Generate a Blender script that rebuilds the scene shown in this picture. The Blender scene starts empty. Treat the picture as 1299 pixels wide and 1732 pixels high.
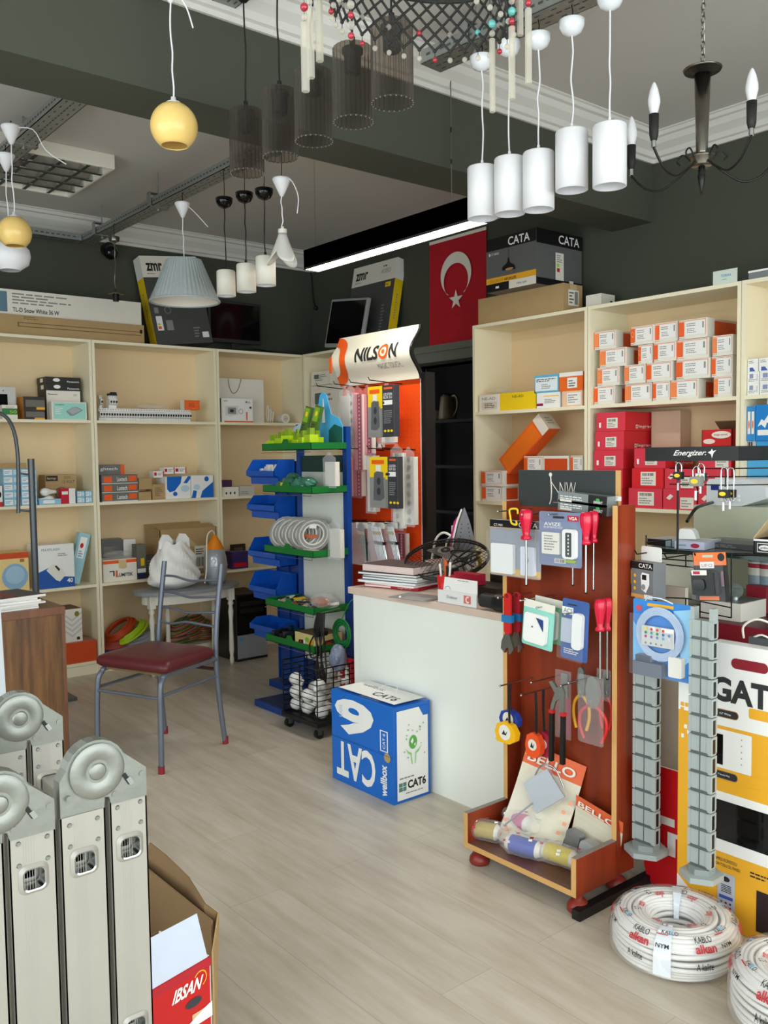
import bpy, bmesh, math, random
from mathutils import Vector, Matrix
# ------------------------------------------------------------------ camera, light, exposure
SC = bpy.context.scene
COL = SC.collection
PI = math.pi
FPX, PITCH, ROLL, YAW = 1513.4, math.radians(3.668), math.radians(-0.745), math.radians(-50.60)
CAM = Vector((0, 0, 1.4))
_cp, _sp, _cr, _sr, _cy, _sy = (math.cos(PITCH), math.sin(PITCH), math.cos(ROLL), math.sin(ROLL), math.cos(YAW), math.sin(YAW))
FWD = Vector((_sy*_cp, _cy*_cp, -_sp))
_rt = Vector((_cy, -_sy, 0))
_up = _rt.cross(FWD)
RT = _cr*_rt + _sr*_up
UP = -_sr*_rt + _cr*_up
cd = bpy.data.cameras.new('camera')
cam = bpy.data.objects.new('camera', cd)
COL.objects.link(cam)
m = Matrix(((RT.x, UP.x, -FWD.x, CAM.x), (RT.y, UP.y, -FWD.y, CAM.y), (RT.z, UP.z, -FWD.z, CAM.z), (0, 0, 0, 1)))
cam.matrix_world = m
cd.sensor_fit = 'VERTICAL'; cd.sensor_height = 36; cd.sensor_width = 36
cd.lens = FPX/1732*36
cd.clip_start = 0.02
SC.camera = cam
SC.view_settings.view_transform = 'Standard'
SC.view_settings.look = 'None'
SC.view_settings.gamma = 1
SC.view_settings.use_curve_mapping = False
SC.view_settings.exposure = 0.28
SC.cycles.transparent_max_bounces = 24

W = bpy.data.worlds.new('daylight'); SC.world = W; W.use_nodes = True
bg = W.node_tree.nodes['Background']
bg.inputs[0].default_value = (0.88, 0.93, 1.0, 1); bg.inputs[1].default_value = 2.0
def area(name, loc, rot, sx, sy, power, color):
    l = bpy.data.lights.new(name, 'AREA'); l.shape = 'RECTANGLE'; l.size = sx; l.size_y = sy
    l.energy = power; l.color = color
    o = bpy.data.objects.new(name, l); COL.objects.link(o); o.location = loc; o.rotation_euler = rot
    return o
# daylight through the shop front (the street side, behind and to the left of the camera)
area('daylight_street_side', (-1.5, -1.40, 1.55), (math.radians(90), 0, 0), 4.8, 2.3, 62, (0.97, 0.98, 1.0))
area('daylight_entrance_side', (1.80, 1.2, 1.55), (math.radians(90), 0, math.radians(90)), 4.6, 2.3, 90, (0.95, 0.97, 1.0))

def at_z(px, py, z):
    d = RT*((px-649.5)/FPX) - UP*((py-866)/FPX) + FWD
    return CAM + d*((z-CAM.z)/d.z)
def at_x(px, py, x):
    d = RT*((px-649.5)/FPX) - UP*((py-866)/FPX) + FWD
    return CAM + d*(x/d.x)
def at_y(px, py, y):
    d = RT*((px-649.5)/FPX) - UP*((py-866)/FPX) + FWD
    return CAM + d*(y/d.y)
def at_d(px, py, D):
    return CAM + (RT*((px-649.5)/FPX) - UP*((py-866)/FPX) + FWD)*D
def z_at(px, py, x, y):
    # height on the vertical line through (x,y) seen at row py
    lo, hi = -1.0, 5.0
    for _ in range(40):
        mid = (lo+hi)/2; v = Vector((x, y, mid))-CAM
        if 866-FPX*(UP.dot(v))/(FWD.dot(v)) > py: lo = mid
        else: hi = mid
    return (lo+hi)/2

# ------------------------------------------------------------------ materials
def lin(c):
    if isinstance(c, str):
        c = c.lstrip('#'); c = [int(c[i:i+2], 16)/255 for i in (0, 2, 4)]
    return tuple((x/12.92 if x <= 0.04045 else ((x+0.055)/1.055)**2.4) for x in c)+(1,)
MATS = {}
def mat(name, col, rough=0.5, metal=0.0, var=0.06, vs=9.0, alpha=None, trans=0.0, ior=1.45, emit=None, es=0, coat=0, spec=0.5, bump=0.0, bs=60.0):
    m = bpy.data.materials.new(name); m.use_nodes = True
    nt = m.node_tree; b = nt.nodes['Principled BSDF']
    c = lin(col)
    b.inputs['Base Color'].default_value = c
    b.inputs['Roughness'].default_value = rough
    b.inputs['Metallic'].default_value = metal
    b.inputs['IOR'].default_value = ior
    b.inputs['Specular IOR Level'].default_value = spec
    if coat: b.inputs['Coat Weight'].default_value = coat
    if trans: b.inputs['Transmission Weight'].default_value = trans
    if alpha is not None: b.inputs['Alpha'].default_value = alpha
    if emit: b.inputs['Emission Color'].default_value = lin(emit); b.inputs['Emission Strength'].default_value = es
    if var or bump:
        tc = nt.nodes.new('ShaderNodeTexCoord')
        nz = nt.nodes.new('ShaderNodeTexNoise'); nz.inputs['Scale'].default_value = vs; nz.inputs['Detail'].default_value = 3
        nt.links.new(tc.outputs['Object'], nz.inputs['Vector'])
        if var:
            rp = nt.nodes.new('ShaderNodeMixRGB'); rp.blend_type = 'MIX'
            rp.inputs[1].default_value = tuple(x*(1-var) for x in c[:3])+(1,)
            rp.inputs[2].default_value = tuple(min(1, x*(1+var)) for x in c[:3])+(1,)
            nt.links.new(nz.outputs['Fac'], rp.inputs[0]); nt.links.new(rp.outputs[0], b.inputs['Base Color'])
        if bump:
            n2 = nt.nodes.new('ShaderNodeTexNoise'); n2.inputs['Scale'].default_value = bs; n2.inputs['Detail'].default_value = 4
            nt.links.new(tc.outputs['Object'], n2.inputs['Vector'])
            bp = nt.nodes.new('ShaderNodeBump'); bp.inputs['Strength'].default_value = bump; bp.inputs['Distance'].default_value = 0.01
            nt.links.new(n2.outputs['Fac'], bp.inputs['Height']); nt.links.new(bp.outputs[0], b.inputs['Normal'])
    MATS[name] = m
    return m
def C(col, rough=0.45):
    """plain printed / moulded colour by hex"""
    k = 'colour_%s_%d' % (col.lstrip('#'), int(rough*100))
    if k not in MATS: mat(k, col, rough, var=0.04, vs=25)
    return k
def wood(name, c1, c2, scale=(1, 1, 1), rough=0.4, wave=6.0, dist=6.0):
    m = bpy.data.materials.new(name); m.use_nodes = True
    nt = m.node_tree; b = nt.nodes['Principled BSDF']
    tc = nt.nodes.new('ShaderNodeTexCoord'); mp = nt.nodes.new('ShaderNodeMapping')
    mp.inputs['Scale'].default_value = scale
    nt.links.new(tc.outputs['Object'], mp.inputs['Vector'])
    nz = nt.nodes.new('ShaderNodeTexNoise'); nz.inputs['Scale'].default_value = wave; nz.inputs['Detail'].default_value = dist
    nz.inputs['Roughness'].default_value = 0.65
    nt.links.new(mp.outputs[0], nz.inputs['Vector'])
    cr = nt.nodes.new('ShaderNodeValToRGB')
    cr.color_ramp.elements[0].position = 0.35; cr.color_ramp.elements[0].color = lin(c1)
    cr.color_ramp.elements[1].position = 0.68; cr.color_ramp.elements[1].color = lin(c2)
    nt.links.new(nz.outputs['Fac'], cr.inputs[0]); nt.links.new(cr.outputs[0], b.inputs['Base Color'])
    b.inputs['Roughness'].default_value = rough
    MATS[name] = m
    return m
def clearmat(name, col, alpha, rough=0.08):
    """thin film / clear plastic: glossy over transparent"""
    m = bpy.data.materials.new(name); m.use_nodes = True
    nt = m.node_tree; nt.nodes.clear()
    out = nt.nodes.new('ShaderNodeOutputMaterial'); mx = nt.nodes.new('ShaderNodeMixShader')
    tr = nt.nodes.new('ShaderNodeBsdfTransparent'); tr.inputs[0].default_value = lin(col)
    pr = nt.nodes.new('ShaderNodeBsdfPrincipled'); pr.inputs['Base Color'].default_value = lin(col); pr.inputs['Roughness'].default_value = rough
    fr = nt.nodes.new('ShaderNodeLayerWeight'); fr.inputs[0].default_value = 0.35
    ad = nt.nodes.new('ShaderNodeMath'); ad.operation = 'ADD'; ad.use_clamp = True; ad.inputs[1].default_value = alpha
    mu = nt.nodes.new('ShaderNodeMath'); mu.operation = 'MULTIPLY'; mu.inputs[1].default_value = 0.22
    nt.links.new(fr.outputs['Facing'], mu.inputs[0]); nt.links.new(mu.outputs[0], ad.inputs[0])
    nt.links.new(ad.outputs[0], mx.inputs[0]); nt.links.new(tr.outputs[0], mx.inputs[1]); nt.links.new(pr.outputs[0], mx.inputs[2])
    nt.links.new(mx.outputs[0], out.inputs[0])
    MATS[name] = m
    return m

# ------------------------------------------------------------------ mesh builder
_txt = {}
def text_data(s, bold=0.0):
    k = (s, bold)
    if k in _txt: return _txt[k]
    cu = bpy.data.curves.new('t', 'FONT'); cu.body = s; cu.size = 1; cu.offset = bold; cu.resolution_u = 3; cu.fill_mode = 'FRONT'
    o = bpy.data.objects.new('t', cu); COL.objects.link(o)
    dg = bpy.context.evaluated_depsgraph_get(); dg.update()
    me = bpy.data.meshes.new_from_object(o.evaluated_get(dg))
    vs = [v.co.copy() for v in me.vertices]; fs = [tuple(p.vertices) for p in me.polygons]
    bpy.data.objects.remove(o); bpy.data.curves.remove(cu); bpy.data.meshes.remove(me)
    if vs:
        x0 = min(v.x for v in vs); x1 = max(v.x for v in vs); y0 = min(v.y for v in vs); y1 = max(v.y for v in vs)
    else: x0 = y0 = 0; x1 = y1 = 1
    r = ([((v.x-x0)/max(1e-6, x1-x0), (v.y-y0)/max(1e-6, y1-y0)) for v in vs], fs)
    _txt[k] = r
    return r

def text_cut(s, bold, nu=1, nv=8):
    """lettering cut into strips so that it can follow a curved surface"""
    k = (s, bold, nu, nv)
    if k in _txt: return _txt[k]
    v_, f_ = text_data(s, bold)
    bm = bmesh.new(); vs = [bm.verts.new((x, y, 0)) for x, y in v_]
    for f in f_:
        try: bm.faces.new([vs[i] for i in f])
        except ValueError: pass
    for n, ax in ((nv, 1), (nu, 0)):
        for i in range(1, n):
            co = [0, 0, 0]; no = [0, 0, 0]; co[ax] = i/n; no[ax] = 1
            bmesh.ops.bisect_plane(bm, geom=bm.verts[:]+bm.edges[:]+bm.faces[:], plane_co=co, plane_no=no, dist=1e-5)
    bm.verts.index_update()
    r = ([(v.co.x, v.co.y) for v in bm.verts], [tuple(v.index for v in f.verts) for f in bm.faces]); bm.free()
    _txt[k] = r
    return r
def ordinal(i):
    return ['first', 'second', 'third', 'fourth', 'fifth', 'sixth', 'seventh', 'eighth', 'ninth', 'tenth', 'eleventh', 'twelfth', 'thirteenth', 'fourteenth', 'fifteenth', 'sixteenth', 'seventeenth', 'eighteenth', 'nineteenth', 'twentieth', 'twenty-first', 'twenty-second', 'twenty-third', 'twenty-fourth', 'twenty-fifth', 'twenty-sixth', 'twenty-seventh', 'twenty-eighth', 'twenty-ninth', 'thirtieth', 'thirty-first', 'thirty-second', 'thirty-third', 'thirty-fourth'][i]

class Fr:
    """a flat frame: origin, unit U, unit V (and normal)"""
    def __init__(s, o, u, v, n=None):
        s.o = Vector(o); s.u = Vector(u).normalized(); s.v = Vector(v).normalized()
        s.n = Vector(n).normalized() if n is not None else s.u.cross(s.v).normalized()
    def p(s, a, b, h=0): return s.o + s.u*a + s.v*b + s.n*h

class MB:
    def __init__(s): s.v = []; s.f = []; s.m = []; s.sm = []; s.mats = []; s.T = None
    def mi(s, m):
        if m not in s.mats: s.mats.append(m)
        return s.mats.index(m)
    def add(s, vs, fs, m, smooth=False):
        b = len(s.v)
        for p in vs:
            p = Vector(p)
            s.v.append(s.T @ p if s.T is not None else p)
        k = s.mi(m)
        for f in fs: s.f.append(tuple(b+i for i in f)); s.m.append(k); s.sm.append(smooth)
        return s
    def box(s, a, b, m, bev=0.0):
        x0, y0, z0 = (min(a[i], b[i]) for i in range(3)); x1, y1, z1 = (max(a[i], b[i]) for i in range(3))
        return s.add([(x0, y0, z0), (x1, y0, z0), (x1, y1, z0), (x0, y1, z0), (x0, y0, z1), (x1, y0, z1), (x1, y1, z1), (x0, y1, z1)],
              [(0, 3, 2, 1), (4, 5, 6, 7), (0, 1, 5, 4), (1, 2, 6, 5), (2, 3, 7, 6), (3, 0, 4, 7)], m)
    def obox(s, o, u, v, w, m):
        """box from a corner and three edge vectors"""
        o, u, v, w = map(Vector, (o, u, v, w))
        return s.add([o, o+u, o+u+v, o+v, o+w, o+u+w, o+u+v+w, o+v+w],
              [(0, 3, 2, 1), (4, 5, 6, 7), (0, 1, 5, 4), (1, 2, 6, 5), (2, 3, 7, 6), (3, 0, 4, 7)], m)
    def cyl(s, p0, p1, r0, m, r1=None, n=20, caps=True, smooth=True):
        p0, p1 = Vector(p0), Vector(p1); r1 = r0 if r1 is None else r1
        d = (p1-p0).normalized(); a = d.orthogonal().normalized(); b = d.cross(a)
        vs = []
        for i in range(n):
            t = 2*PI*i/n; q = a*math.cos(t)+b*math.sin(t); vs += [p0+q*r0, p1+q*r1]
        s.add(vs, [(2*i, (2*i+2) % (2*n), (2*i+3) % (2*n), 2*i+1) for i in range(n)], m, smooth)
        if caps:
            s.add([vs[2*i] for i in range(n)], [tuple(reversed(range(n)))], m); s.add([vs[2*i+1] for i in range(n)], [tuple(range(n))], m)
        return s
    def lathe(s, prof, c, m, n=28, axis=(0, 0, 1), smooth=True, wav=0.0, nw=0, a0=0.0, a1=2*PI):
        ax = Vector(axis).normalized(); a = ax.orthogonal().normalized() if abs(ax.z) < .99 else Vector((1, 0, 0)); b = ax.cross(a); c = Vector(c)
        full = abs(a1-a0-2*PI) < 1e-6; nn = n if full else n+1
        vs = []
        for i in range(nn):
            t = a0+(a1-a0)*i/n; k = 1+wav*math.cos(nw*t) if nw else 1
            q = a*math.cos(t)+b*math.sin(t)
            for (r, z) in prof: vs.append(c+q*(r*k)+ax*z)
        P = len(prof); fs = []
        for i in range(n if full else n):
            j = (i+1) % nn
            for k in range(P-1): fs.append((i*P+k, j*P+k, j*P+k+1, i*P+k+1))
        return s.add(vs, fs, m, smooth)
    def tube(s, pts, r, m, n=8, closed=False, smooth=True, sub=0):
        P = [Vector(p) for p in pts]
        if sub: P = spline(P, sub, closed)
        N = len(P); vs = []; prev = None
        for i in range(N):
            if closed: d = (P[(i+1) % N]-P[i-1])
            else: d = P[min(i+1, N-1)]-P[max(i-1, 0)]
            if d.length < 1e-9: d = Vector((0, 0, 1))
            d.normalize()
            if prev is None: a = d.orthogonal().normalized()
            else:
                a = prev - d*prev.dot(d)
                a = a.normalized() if a.length > 1e-6 else d.orthogonal().normalized()
            prev = a; b = d.cross(a); rr = r[i] if isinstance(r, (list, tuple)) else r
            for k in range(n): t = 2*PI*k/n; vs.append(P[i]+(a*math.cos(t)+b*math.sin(t))*rr)
        fs = [(i*n+k, i*n+(k+1) % n, ((i+1) % N)*n+(k+1) % n, ((i+1) % N)*n+k) for i in range(N if closed else N-1) for k in range(n)]
        s.add(vs, fs, m, smooth)
        if not closed:
            s.add(vs[:n], [tuple(reversed(range(n)))], m); s.add(vs[-n:], [tuple(range(n))], m)
        return s
    def prism(s, fr, pts, h0, h1, m, me=None, smooth=False):
        """outline pts in frame fr, extruded from h0 to h1 along the normal"""
        n = len(pts); a = [fr.p(x, y, h0) for x, y in pts]; b = [fr.p(x, y, h1) for x, y in pts]
        s.add(a, [tuple(reversed(range(n)))], m); s.add(b, [tuple(range(n))], m)
        s.add(a+b, [(i, (i+1) % n, n+(i+1) % n, n+i) for i in range(n)], me or m, smooth)
        return s
    def rect(s, fr, a0, b0, a1, b1, m, h=0.0006):
        return s.add([fr.p(a0, b0, h), fr.p(a1, b0, h), fr.p(a1, b1, h), fr.p(a0, b1, h)], [(0, 1, 2, 3)], m)
    def poly(s, fr, pts, m, h=0.0006):
        return s.add([fr.p(x, y, h) for x, y in pts], [tuple(range(len(pts)))], m)
    def disc(s, fr, a, b, r, m, h=0.0008, n=20, rb=None, t0=0, t1=2*PI):
        rb = rb or r
        return s.poly(fr, [(a+r*math.cos(t0+(t1-t0)*i/n), b+rb*math.sin(t0+(t1-t0)*i/n)) for i in range(n)], m, h)
    def ring(s, fr, a, b, r0, r1, m, h=0.0008, n=24, t0=0, t1=2*PI):
        vs = []
        for i in range(n+1):
            t = t0+(t1-t0)*i/n
            vs += [fr.p(a+r0*math.cos(t), b+r0*math.sin(t), h), fr.p(a+r1*math.cos(t), b+r1*math.sin(t), h)]
        return s.add(vs, [(2*i, 2*i+1, 2*i+3, 2*i+2) for i in range(n)], m)
    def text(s, fr, a0, b0, a1, b1, txt, m, bold=0.0, h=0.0012, rot=0, slant=0):
        vs, fs = text_data(txt, bold)
        out = []
        for x, y in vs:
            x = x + slant*(y)
            if rot == 90: x, y = 1-y, x        # reads bottom-to-top
            elif rot == -90: x, y = y, 1-x
            elif rot == 180: x, y = 1-x, 1-y
            out.append(fr.p(a0+(a1-a0)*x, b0+(b1-b0)*y, h))
        return s.add(out, fs, m)
    def lines(s, fr, a0, b0, a1, b1, n, m, h=0.001, seed=1, fill=0.45):
        """a block of fine print too small to read: short bars"""
        rnd = random.Random(seed); dh = (b1-b0)/n
        for i in range(n):
            y0 = b0+dh*i+dh*(1-fill)/2; x = a0; e = a0+(a1-a0)*(0.55+0.45*rnd.random())
            while x < e:
                w = (a1-a0)*(0.08+0.14*rnd.random()); s.rect(fr, x, y0, min(x+w, e), y0+dh*fill, m, h); x += w+(a1-a0)*0.03
        return s
    def bars(s, fr, a0, b0, a1, b1, m, n=14, h=0.001, seed=3):
        rnd = random.Random(seed); x = a0; st = (a1-a0)/n
        for i in range(n):
            w = st*(0.3+0.5*rnd.random()); s.rect(fr, x, b0, x+w, b1, m, h); x += st
        return s
    def rrect(s, fr, a0, b0, a1, b1, r, h0, h1, m, n=4, me=None):
        pts = []
        for (cx, cy, t0) in ((a1-r, b1-r, 0), (a0+r, b1-r, PI/2), (a0+r, b0+r, PI), (a1-r, b0+r, 1.5*PI)):
            for i in range(n+1): t = t0+PI/2*i/n; pts.append((cx+r*math.cos(t), cy+r*math.sin(t)))
        if h0 is None: return s.poly(fr, pts, m, h1)
        return s.prism(fr, pts, h0, h1, m, me)
    def sphere(s, c, r, m, n=16, k=10, sx=1, sy=1, sz=1):
        c = Vector(c); vs = []; fs = []
        for j in range(k+1):
            ph = PI*j/k
            for i in range(n): t = 2*PI*i/n; vs.append(c+Vector((r*sx*math.sin(ph)*math.cos(t), r*sy*math.sin(ph)*math.sin(t), r*sz*math.cos(ph))))
        for j in range(k):
            for i in range(n): fs.append((j*n+i, (j+1)*n+i, (j+1)*n+(i+1) % n, j*n+(i+1) % n))
        return s.add(vs, fs, m, True)
    def build(s, name, parent=None, loc=None, rz=0, rot=None, bevel=0, subsurf=0, solid=0, smooth_all=False):
        me = bpy.data.meshes.new(name)
        me.from_pydata([tuple(v) for v in s.v], [], s.f)
        for mm in s.mats: me.materials.append(MATS[mm])
        me.polygons.foreach_set('material_index', s.m); me.polygons.foreach_set('use_smooth', s.sm)
        me.update()
        o = bpy.data.objects.new(name, me); COL.objects.link(o)
        if parent is not None: o.parent = parent
        if loc is not None: o.location = loc
        if rot is not None: o.rotation_euler = rot
        elif rz: o.rotation_euler = (0, 0, rz)
        if bevel:
            b = o.modifiers.new('bevel', 'BEVEL'); b.width = bevel; b.segments = 2; b.limit_method = 'ANGLE'; b.angle_limit = math.radians(50)
        if solid:
            b = o.modifiers.new('thickness', 'SOLIDIFY'); b.thickness = solid
        return o
def spline(P, sub, closed=False):
    out = []; N = len(P)
    rng = range(N if closed else N-1)
    for i in rng:
        p0 = P[(i-1) % N] if closed or i > 0 else P[0]; p1 = P[i]; p2 = P[(i+1) % N]; p3 = P[(i+2) % N] if closed or i+2 < N else P[-1]
        for k in range(sub):
            t = k/sub
            out.append(0.5*((2*p1)+(p2-p0)*t+(2*p0-5*p1+4*p2-p3)*t*t+(3*p1-p0-3*p2+p3)*t**3))
    if not closed: out.append(P[-1])
    return out
def tag(o, label=None, cat=None, group=None, kind=None):
    if label: o['label'] = label
    if cat: o['category'] = cat
    if group: o['group'] = group
    if kind: o['kind'] = kind
    return o
def empty(name, loc, label, cat, group=None, rz=0, rot=None):
    o = bpy.data.objects.new(name, None); COL.objects.link(o); o.location = loc
    o.rotation_euler = rot if rot is not None else (0, 0, rz); o.empty_display_size = 0.05
    return tag(o, label, cat, group)
def struct(o): o['kind'] = 'structure'; return o
def copy_tree(o, parent=None):
    c = o.copy(); COL.objects.link(c)
    if parent is not None: c.parent = parent
    for ch in list(o.children): copy_tree(ch, c)
    return c

# faces of a carton, local axes: x along the front, y inwards, z up
def faces(w, d, h):
    return {'F': (Fr((0, 0, 0), (1, 0, 0), (0, 0, 1)), w, h), 'R': (Fr((w, 0, 0), (0, 1, 0), (0, 0, 1)), d, h),
            'L': (Fr((0, d, 0), (0, -1, 0), (0, 0, 1)), d, h), 'T': (Fr((0, 0, h), (1, 0, 0), (0, 1, 0)), w, d)}
def decorate(b, w, d, h, deco):
    F = faces(w, d, h)
    for i, e in enumerate(deco):
        fr, fw, fh = F[e[0]]; k = e[1]; hh = 0.0006+0.00025*i
        a0, b0, a1, b1 = e[2]*fw, e[3]*fh, e[4]*fw, e[5]*fh
        if k == 'r': b.rect(fr, a0, b0, a1, b1, e[6], hh)
        elif k == 't': b.text(fr, a0, b0, a1, b1, e[6], e[7], e[8] if len(e) > 8 else 0, hh, e[9] if len(e) > 9 else 0, e[10] if len(e) > 10 else 0)
        elif k == 'l': b.lines(fr, a0, b0, a1, b1, e[6], e[7], hh, seed=i+3)
        elif k == 'b': b.bars(fr, a0, b0, a1, b1, e[6], h=hh, n=e[7] if len(e) > 7 else 14)
        elif k == 'd': b.disc(fr, (a0+a1)/2, (b0+b1)/2, abs(a1-a0)/2, e[6], hh, rb=abs(b1-b0)/2)
        elif k == 'o': b.ring(fr, (a0+a1)/2, (b0+b1)/2, abs(a1-a0)/2*e[7], abs(a1-a0)/2, e[6], hh)
        elif k == 'p': b.poly(fr, [(x*fw, y*fh) for x, y in e[7]], e[6], hh)
def carton(name, label, cat, o, w, d, h, base, deco=(), rz=0, group=None, rot=None, side=None, top=None):
    b = MB()
    b.box((0, 0, 0), (w, d, h), base)
    F = faces(w, d, h)
    if side: b.rect(F['R'][0], 0, 0, d, h, side, 0.0003); b.rect(F['L'][0], 0, 0, d, h, side, 0.0003)
    if top: b.rect(F['T'][0], 0, 0, w, d, top, 0.0003)
    decorate(b, w, d, h, deco)
    ob = b.build(name, loc=o, rz=rz, rot=rot)
    return tag(ob, label, cat, group)
XL, YR, XW, YW = -5.645, 3.836, -5.945, 4.17
LV = [0.085, 0.585, 1.115, 1.645, 2.158]       # top surfaces of the shelf boards
BAYS = {'L': ((1.378, 2.213), (2.254, 3.108), (3.149, 3.856)), 'R': ((-3.799, -2.994), (-2.953, -2.140), (-2.099, -1.269))}
def span(side, pxl, pxr, py, inset, py2=None, clamp=True):
    """where a front face seen from pxl to pxr starts and how wide it is, kept inside its shelf bay"""
    a, w = span0(side, pxl, pxr, py, inset, py2)
    i = 1 if side == 'L' else 0; lo = a[i]; hi = lo+w
    if clamp:
        b0, b1 = min(BAYS[side], key=lambda q: abs((q[0]+q[1]-lo-hi)/2)); 
        if abs((b0+b1-lo-hi)/2) < .55: lo = max(lo, b0+.002); hi = min(hi, b1-.002)
    a[i] = lo
    return a, hi-lo
def span0(side, pxl, pxr, py, inset, py2=None):
    if side == 'L':
        a = at_x(pxl, py, XL-inset); c = at_x(pxr, py2 or py, XL-inset); return a, (c.y-a.y)
    a = at_y(pxl, py, YR+inset); c = at_y(pxr, py2 or py, YR+inset); return a, (c.x-a.x)
def put(sd, lvl, pxl, pxr, pyt, pyb, name, label, cat, base, deco=(), depth=0.2, inset=0.02, group=None, z0=None, h=None, **k):
    """a carton standing on shelf level lvl (or on z0) whose front fills pxl..pxr, top at pyt"""
    z = (LV[lvl] if z0 is None else z0)+0.0005
    if not pyb:                      # the row its base is seen at
        pyb = 850
        for _ in range(4):
            v = span0(sd, pxl, pxr, pyb, inset)[0]; v.z = z; v = v-CAM; pyb = 866-FPX*UP.dot(v)/FWD.dot(v)
    a, w = span(sd, pxl, pxr, pyb, inset, None, lvl < 4)
    hh = h if h is not None else z_at(pxl+(pxr-pxl)*.5, pyt, a.x+(w/2 if sd == 'R' else 0), a.y+(w/2 if sd == 'L' else 0))-z
    ob = carton(name, label, cat, (a.x, a.y, z), w, depth, hh, base, deco, rz=(PI/2 if sd == 'L' else 0), group=group, **k)
    return ob, z+hh
# ------------------------------------------------------------------ materials of the place
mat('wall_dark', '#45483d', 0.75, var=0.04, vs=2)
mat('ceil_white', '#c9c5bf', 0.85, var=0.02, vs=2)
mat('cornice', '#d6d4ce', 0.7, var=0.02)
mat('cream', '#f1e8cb', 0.42, var=0.015, vs=3)
mat('beige', '#e6cca2', 0.6, var=0.04, vs=2.5)
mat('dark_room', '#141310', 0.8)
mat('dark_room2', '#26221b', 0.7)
mat('casing', '#6c7169', 0.45, var=0.03)
mat('white', '#f1f0ec', 0.4, var=0.02); mat('paper', '#f4f3ef', 0.6, var=0.02); mat('white_gloss', '#eef2f6', 0.12, coat=0.5, var=0.01)
mat('warm_white', '#eae5d8', 0.5, var=0.03)
mat('black', '#141414', 0.4, var=0.1); mat('black_gloss', '#0b0b0c', 0.08, var=0); mat('black_metal', '#1b1b1c', 0.35, metal=0.6, var=0.1)
mat('black_matte', '#272725', 0.6)
mat('ink', '#2a2a2c', 0.6, var=0); mat('grey_ink', '#8d8b88', 0.6, var=0)
mat('galv', '#a2a6a3', 0.42, metal=0.75, var=0.15, vs=40); mat('steel', '#b9bcbd', 0.25, metal=1.0, var=0.05); mat('chrome', '#d5d6d8', 0.12, metal=1.0, var=0)
mat('cast', '#8d8f88', 0.42, metal=0.8, var=0.10, vs=18, bump=0.06, bs=60)
mat('nickel', '#8f8a80', 0.28, metal=1.0, var=0.08)
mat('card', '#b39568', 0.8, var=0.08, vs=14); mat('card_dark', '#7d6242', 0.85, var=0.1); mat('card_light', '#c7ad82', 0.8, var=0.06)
mat('red', '#c81f1f', 0.4); mat('crimson', '#c3102c', 0.5, var=0.05); mat('legrand', '#dd3a4c', 0.45, var=0.04); mat('legrand_dark', '#d0222b', 0.45, var=0.04)
mat('orange', '#ee5f1c', 0.45, var=0.08, vs=30); mat('orange_dark', '#d04a17', 0.5, var=0.12, vs=60)
mat('yellow', '#f2cf1c', 0.4); mat('amber', '#eeae2a', 0.4, var=0.03)
mat('blue', '#1469c8', 0.35, var=0.03); mat('blue_bin', '#0c58c0', 0.35, var=0.04); mat('blue_post', '#0a4190', 0.35, var=0.05)
mat('green', '#10742f', 0.4, var=0.06); mat('teal', '#7cd0c0', 0.45, var=0.05); mat('cyan', '#3c9cd6', 0.4, var=0.05)
mat('lime', '#b5d821', 0.3, var=0.1, vs=30)
mat('seat', '#5c2024', 0.38, var=0.08, vs=12, bump=0.1, bs=150)
mat('chair_grey', '#6e7480', 0.35, metal=0.35, var=0.06); mat('foot_red', '#8a2630', 0.5)
mat('table_grey', '#8f9396', 0.45, var=0.05)
mat('counter_side', '#f0f2ea', 0.35, var=0.012, vs=2); mat('counter_top', '#d9c2b2', 0.35, var=0.07, vs=5)
mat('alu', '#aaa69d', 0.45, metal=0.45, var=0.05, vs=12)
mat('edge_band', '#d8a868', 0.5, var=0.06)
mat('edge_grey', '#8c857c', 0.6, var=0.1)
mat('rubber_red', '#8e3026', 0.35, var=0.08)
mat('handle_red', '#d6123a', 0.25, coat=0.3, var=0.05)
mat('yellow_glass', '#f4cf7c', 0.3, var=0.02, coat=0.2)
mat('shade_white', '#efeff2', 0.45, var=0.015)
mat('shade_inner', '#dcdce0', 0.5, var=0.015)
mat('pleat', '#a9b4b4', 0.75, var=0.08, vs=20)
mat('led', '#ffffff', 0.5, var=0, emit='#fff4e4', es=9)
mat('trunk_grey', '#a3aba9', 0.4, var=0.03); mat('trunk_dark', '#565c5b', 0.5, var=0.05)
mat('coil_white', '#eceae4', 0.25, coat=0.4, var=0.03)
mat('glass_edge', '#1c332c', 0.15, var=0)
mat('sky_blue', '#4fb0e4', 0.3, var=0.08)
wood('desk_wood', '#54371f', '#8a6034', (9, 9, 0.7), 0.4, 3.0, 5)
wood('desk_top', '#6e4630', '#83563b', (3, 3, 1), 0.4)
wood('cherry', '#7e2d15', '#9a3c1d', (7, 7, 0.6), 0.33, 2.2, 5)
wood('base_board', '#5d3a34', '#74493f', (2, 6, 2), 0.35)
clearmat('smoke', '#c2bab2', 0.02, 0.05); clearmat('smoke_rib', '#a49d96', 0.10, 0.1)
clearmat('film', '#fbfbfc', 0.10, 0.08); clearmat('blister', '#fafbfd', 0.03, 0.06)
clearmat('clear_glass', '#dfe8e4', 0.10, 0.03); clearmat('pink_film', '#fae0e6', 0.07, 0.10); clearmat('crystal', '#eae6dc', 0.28, 0.05)

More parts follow.
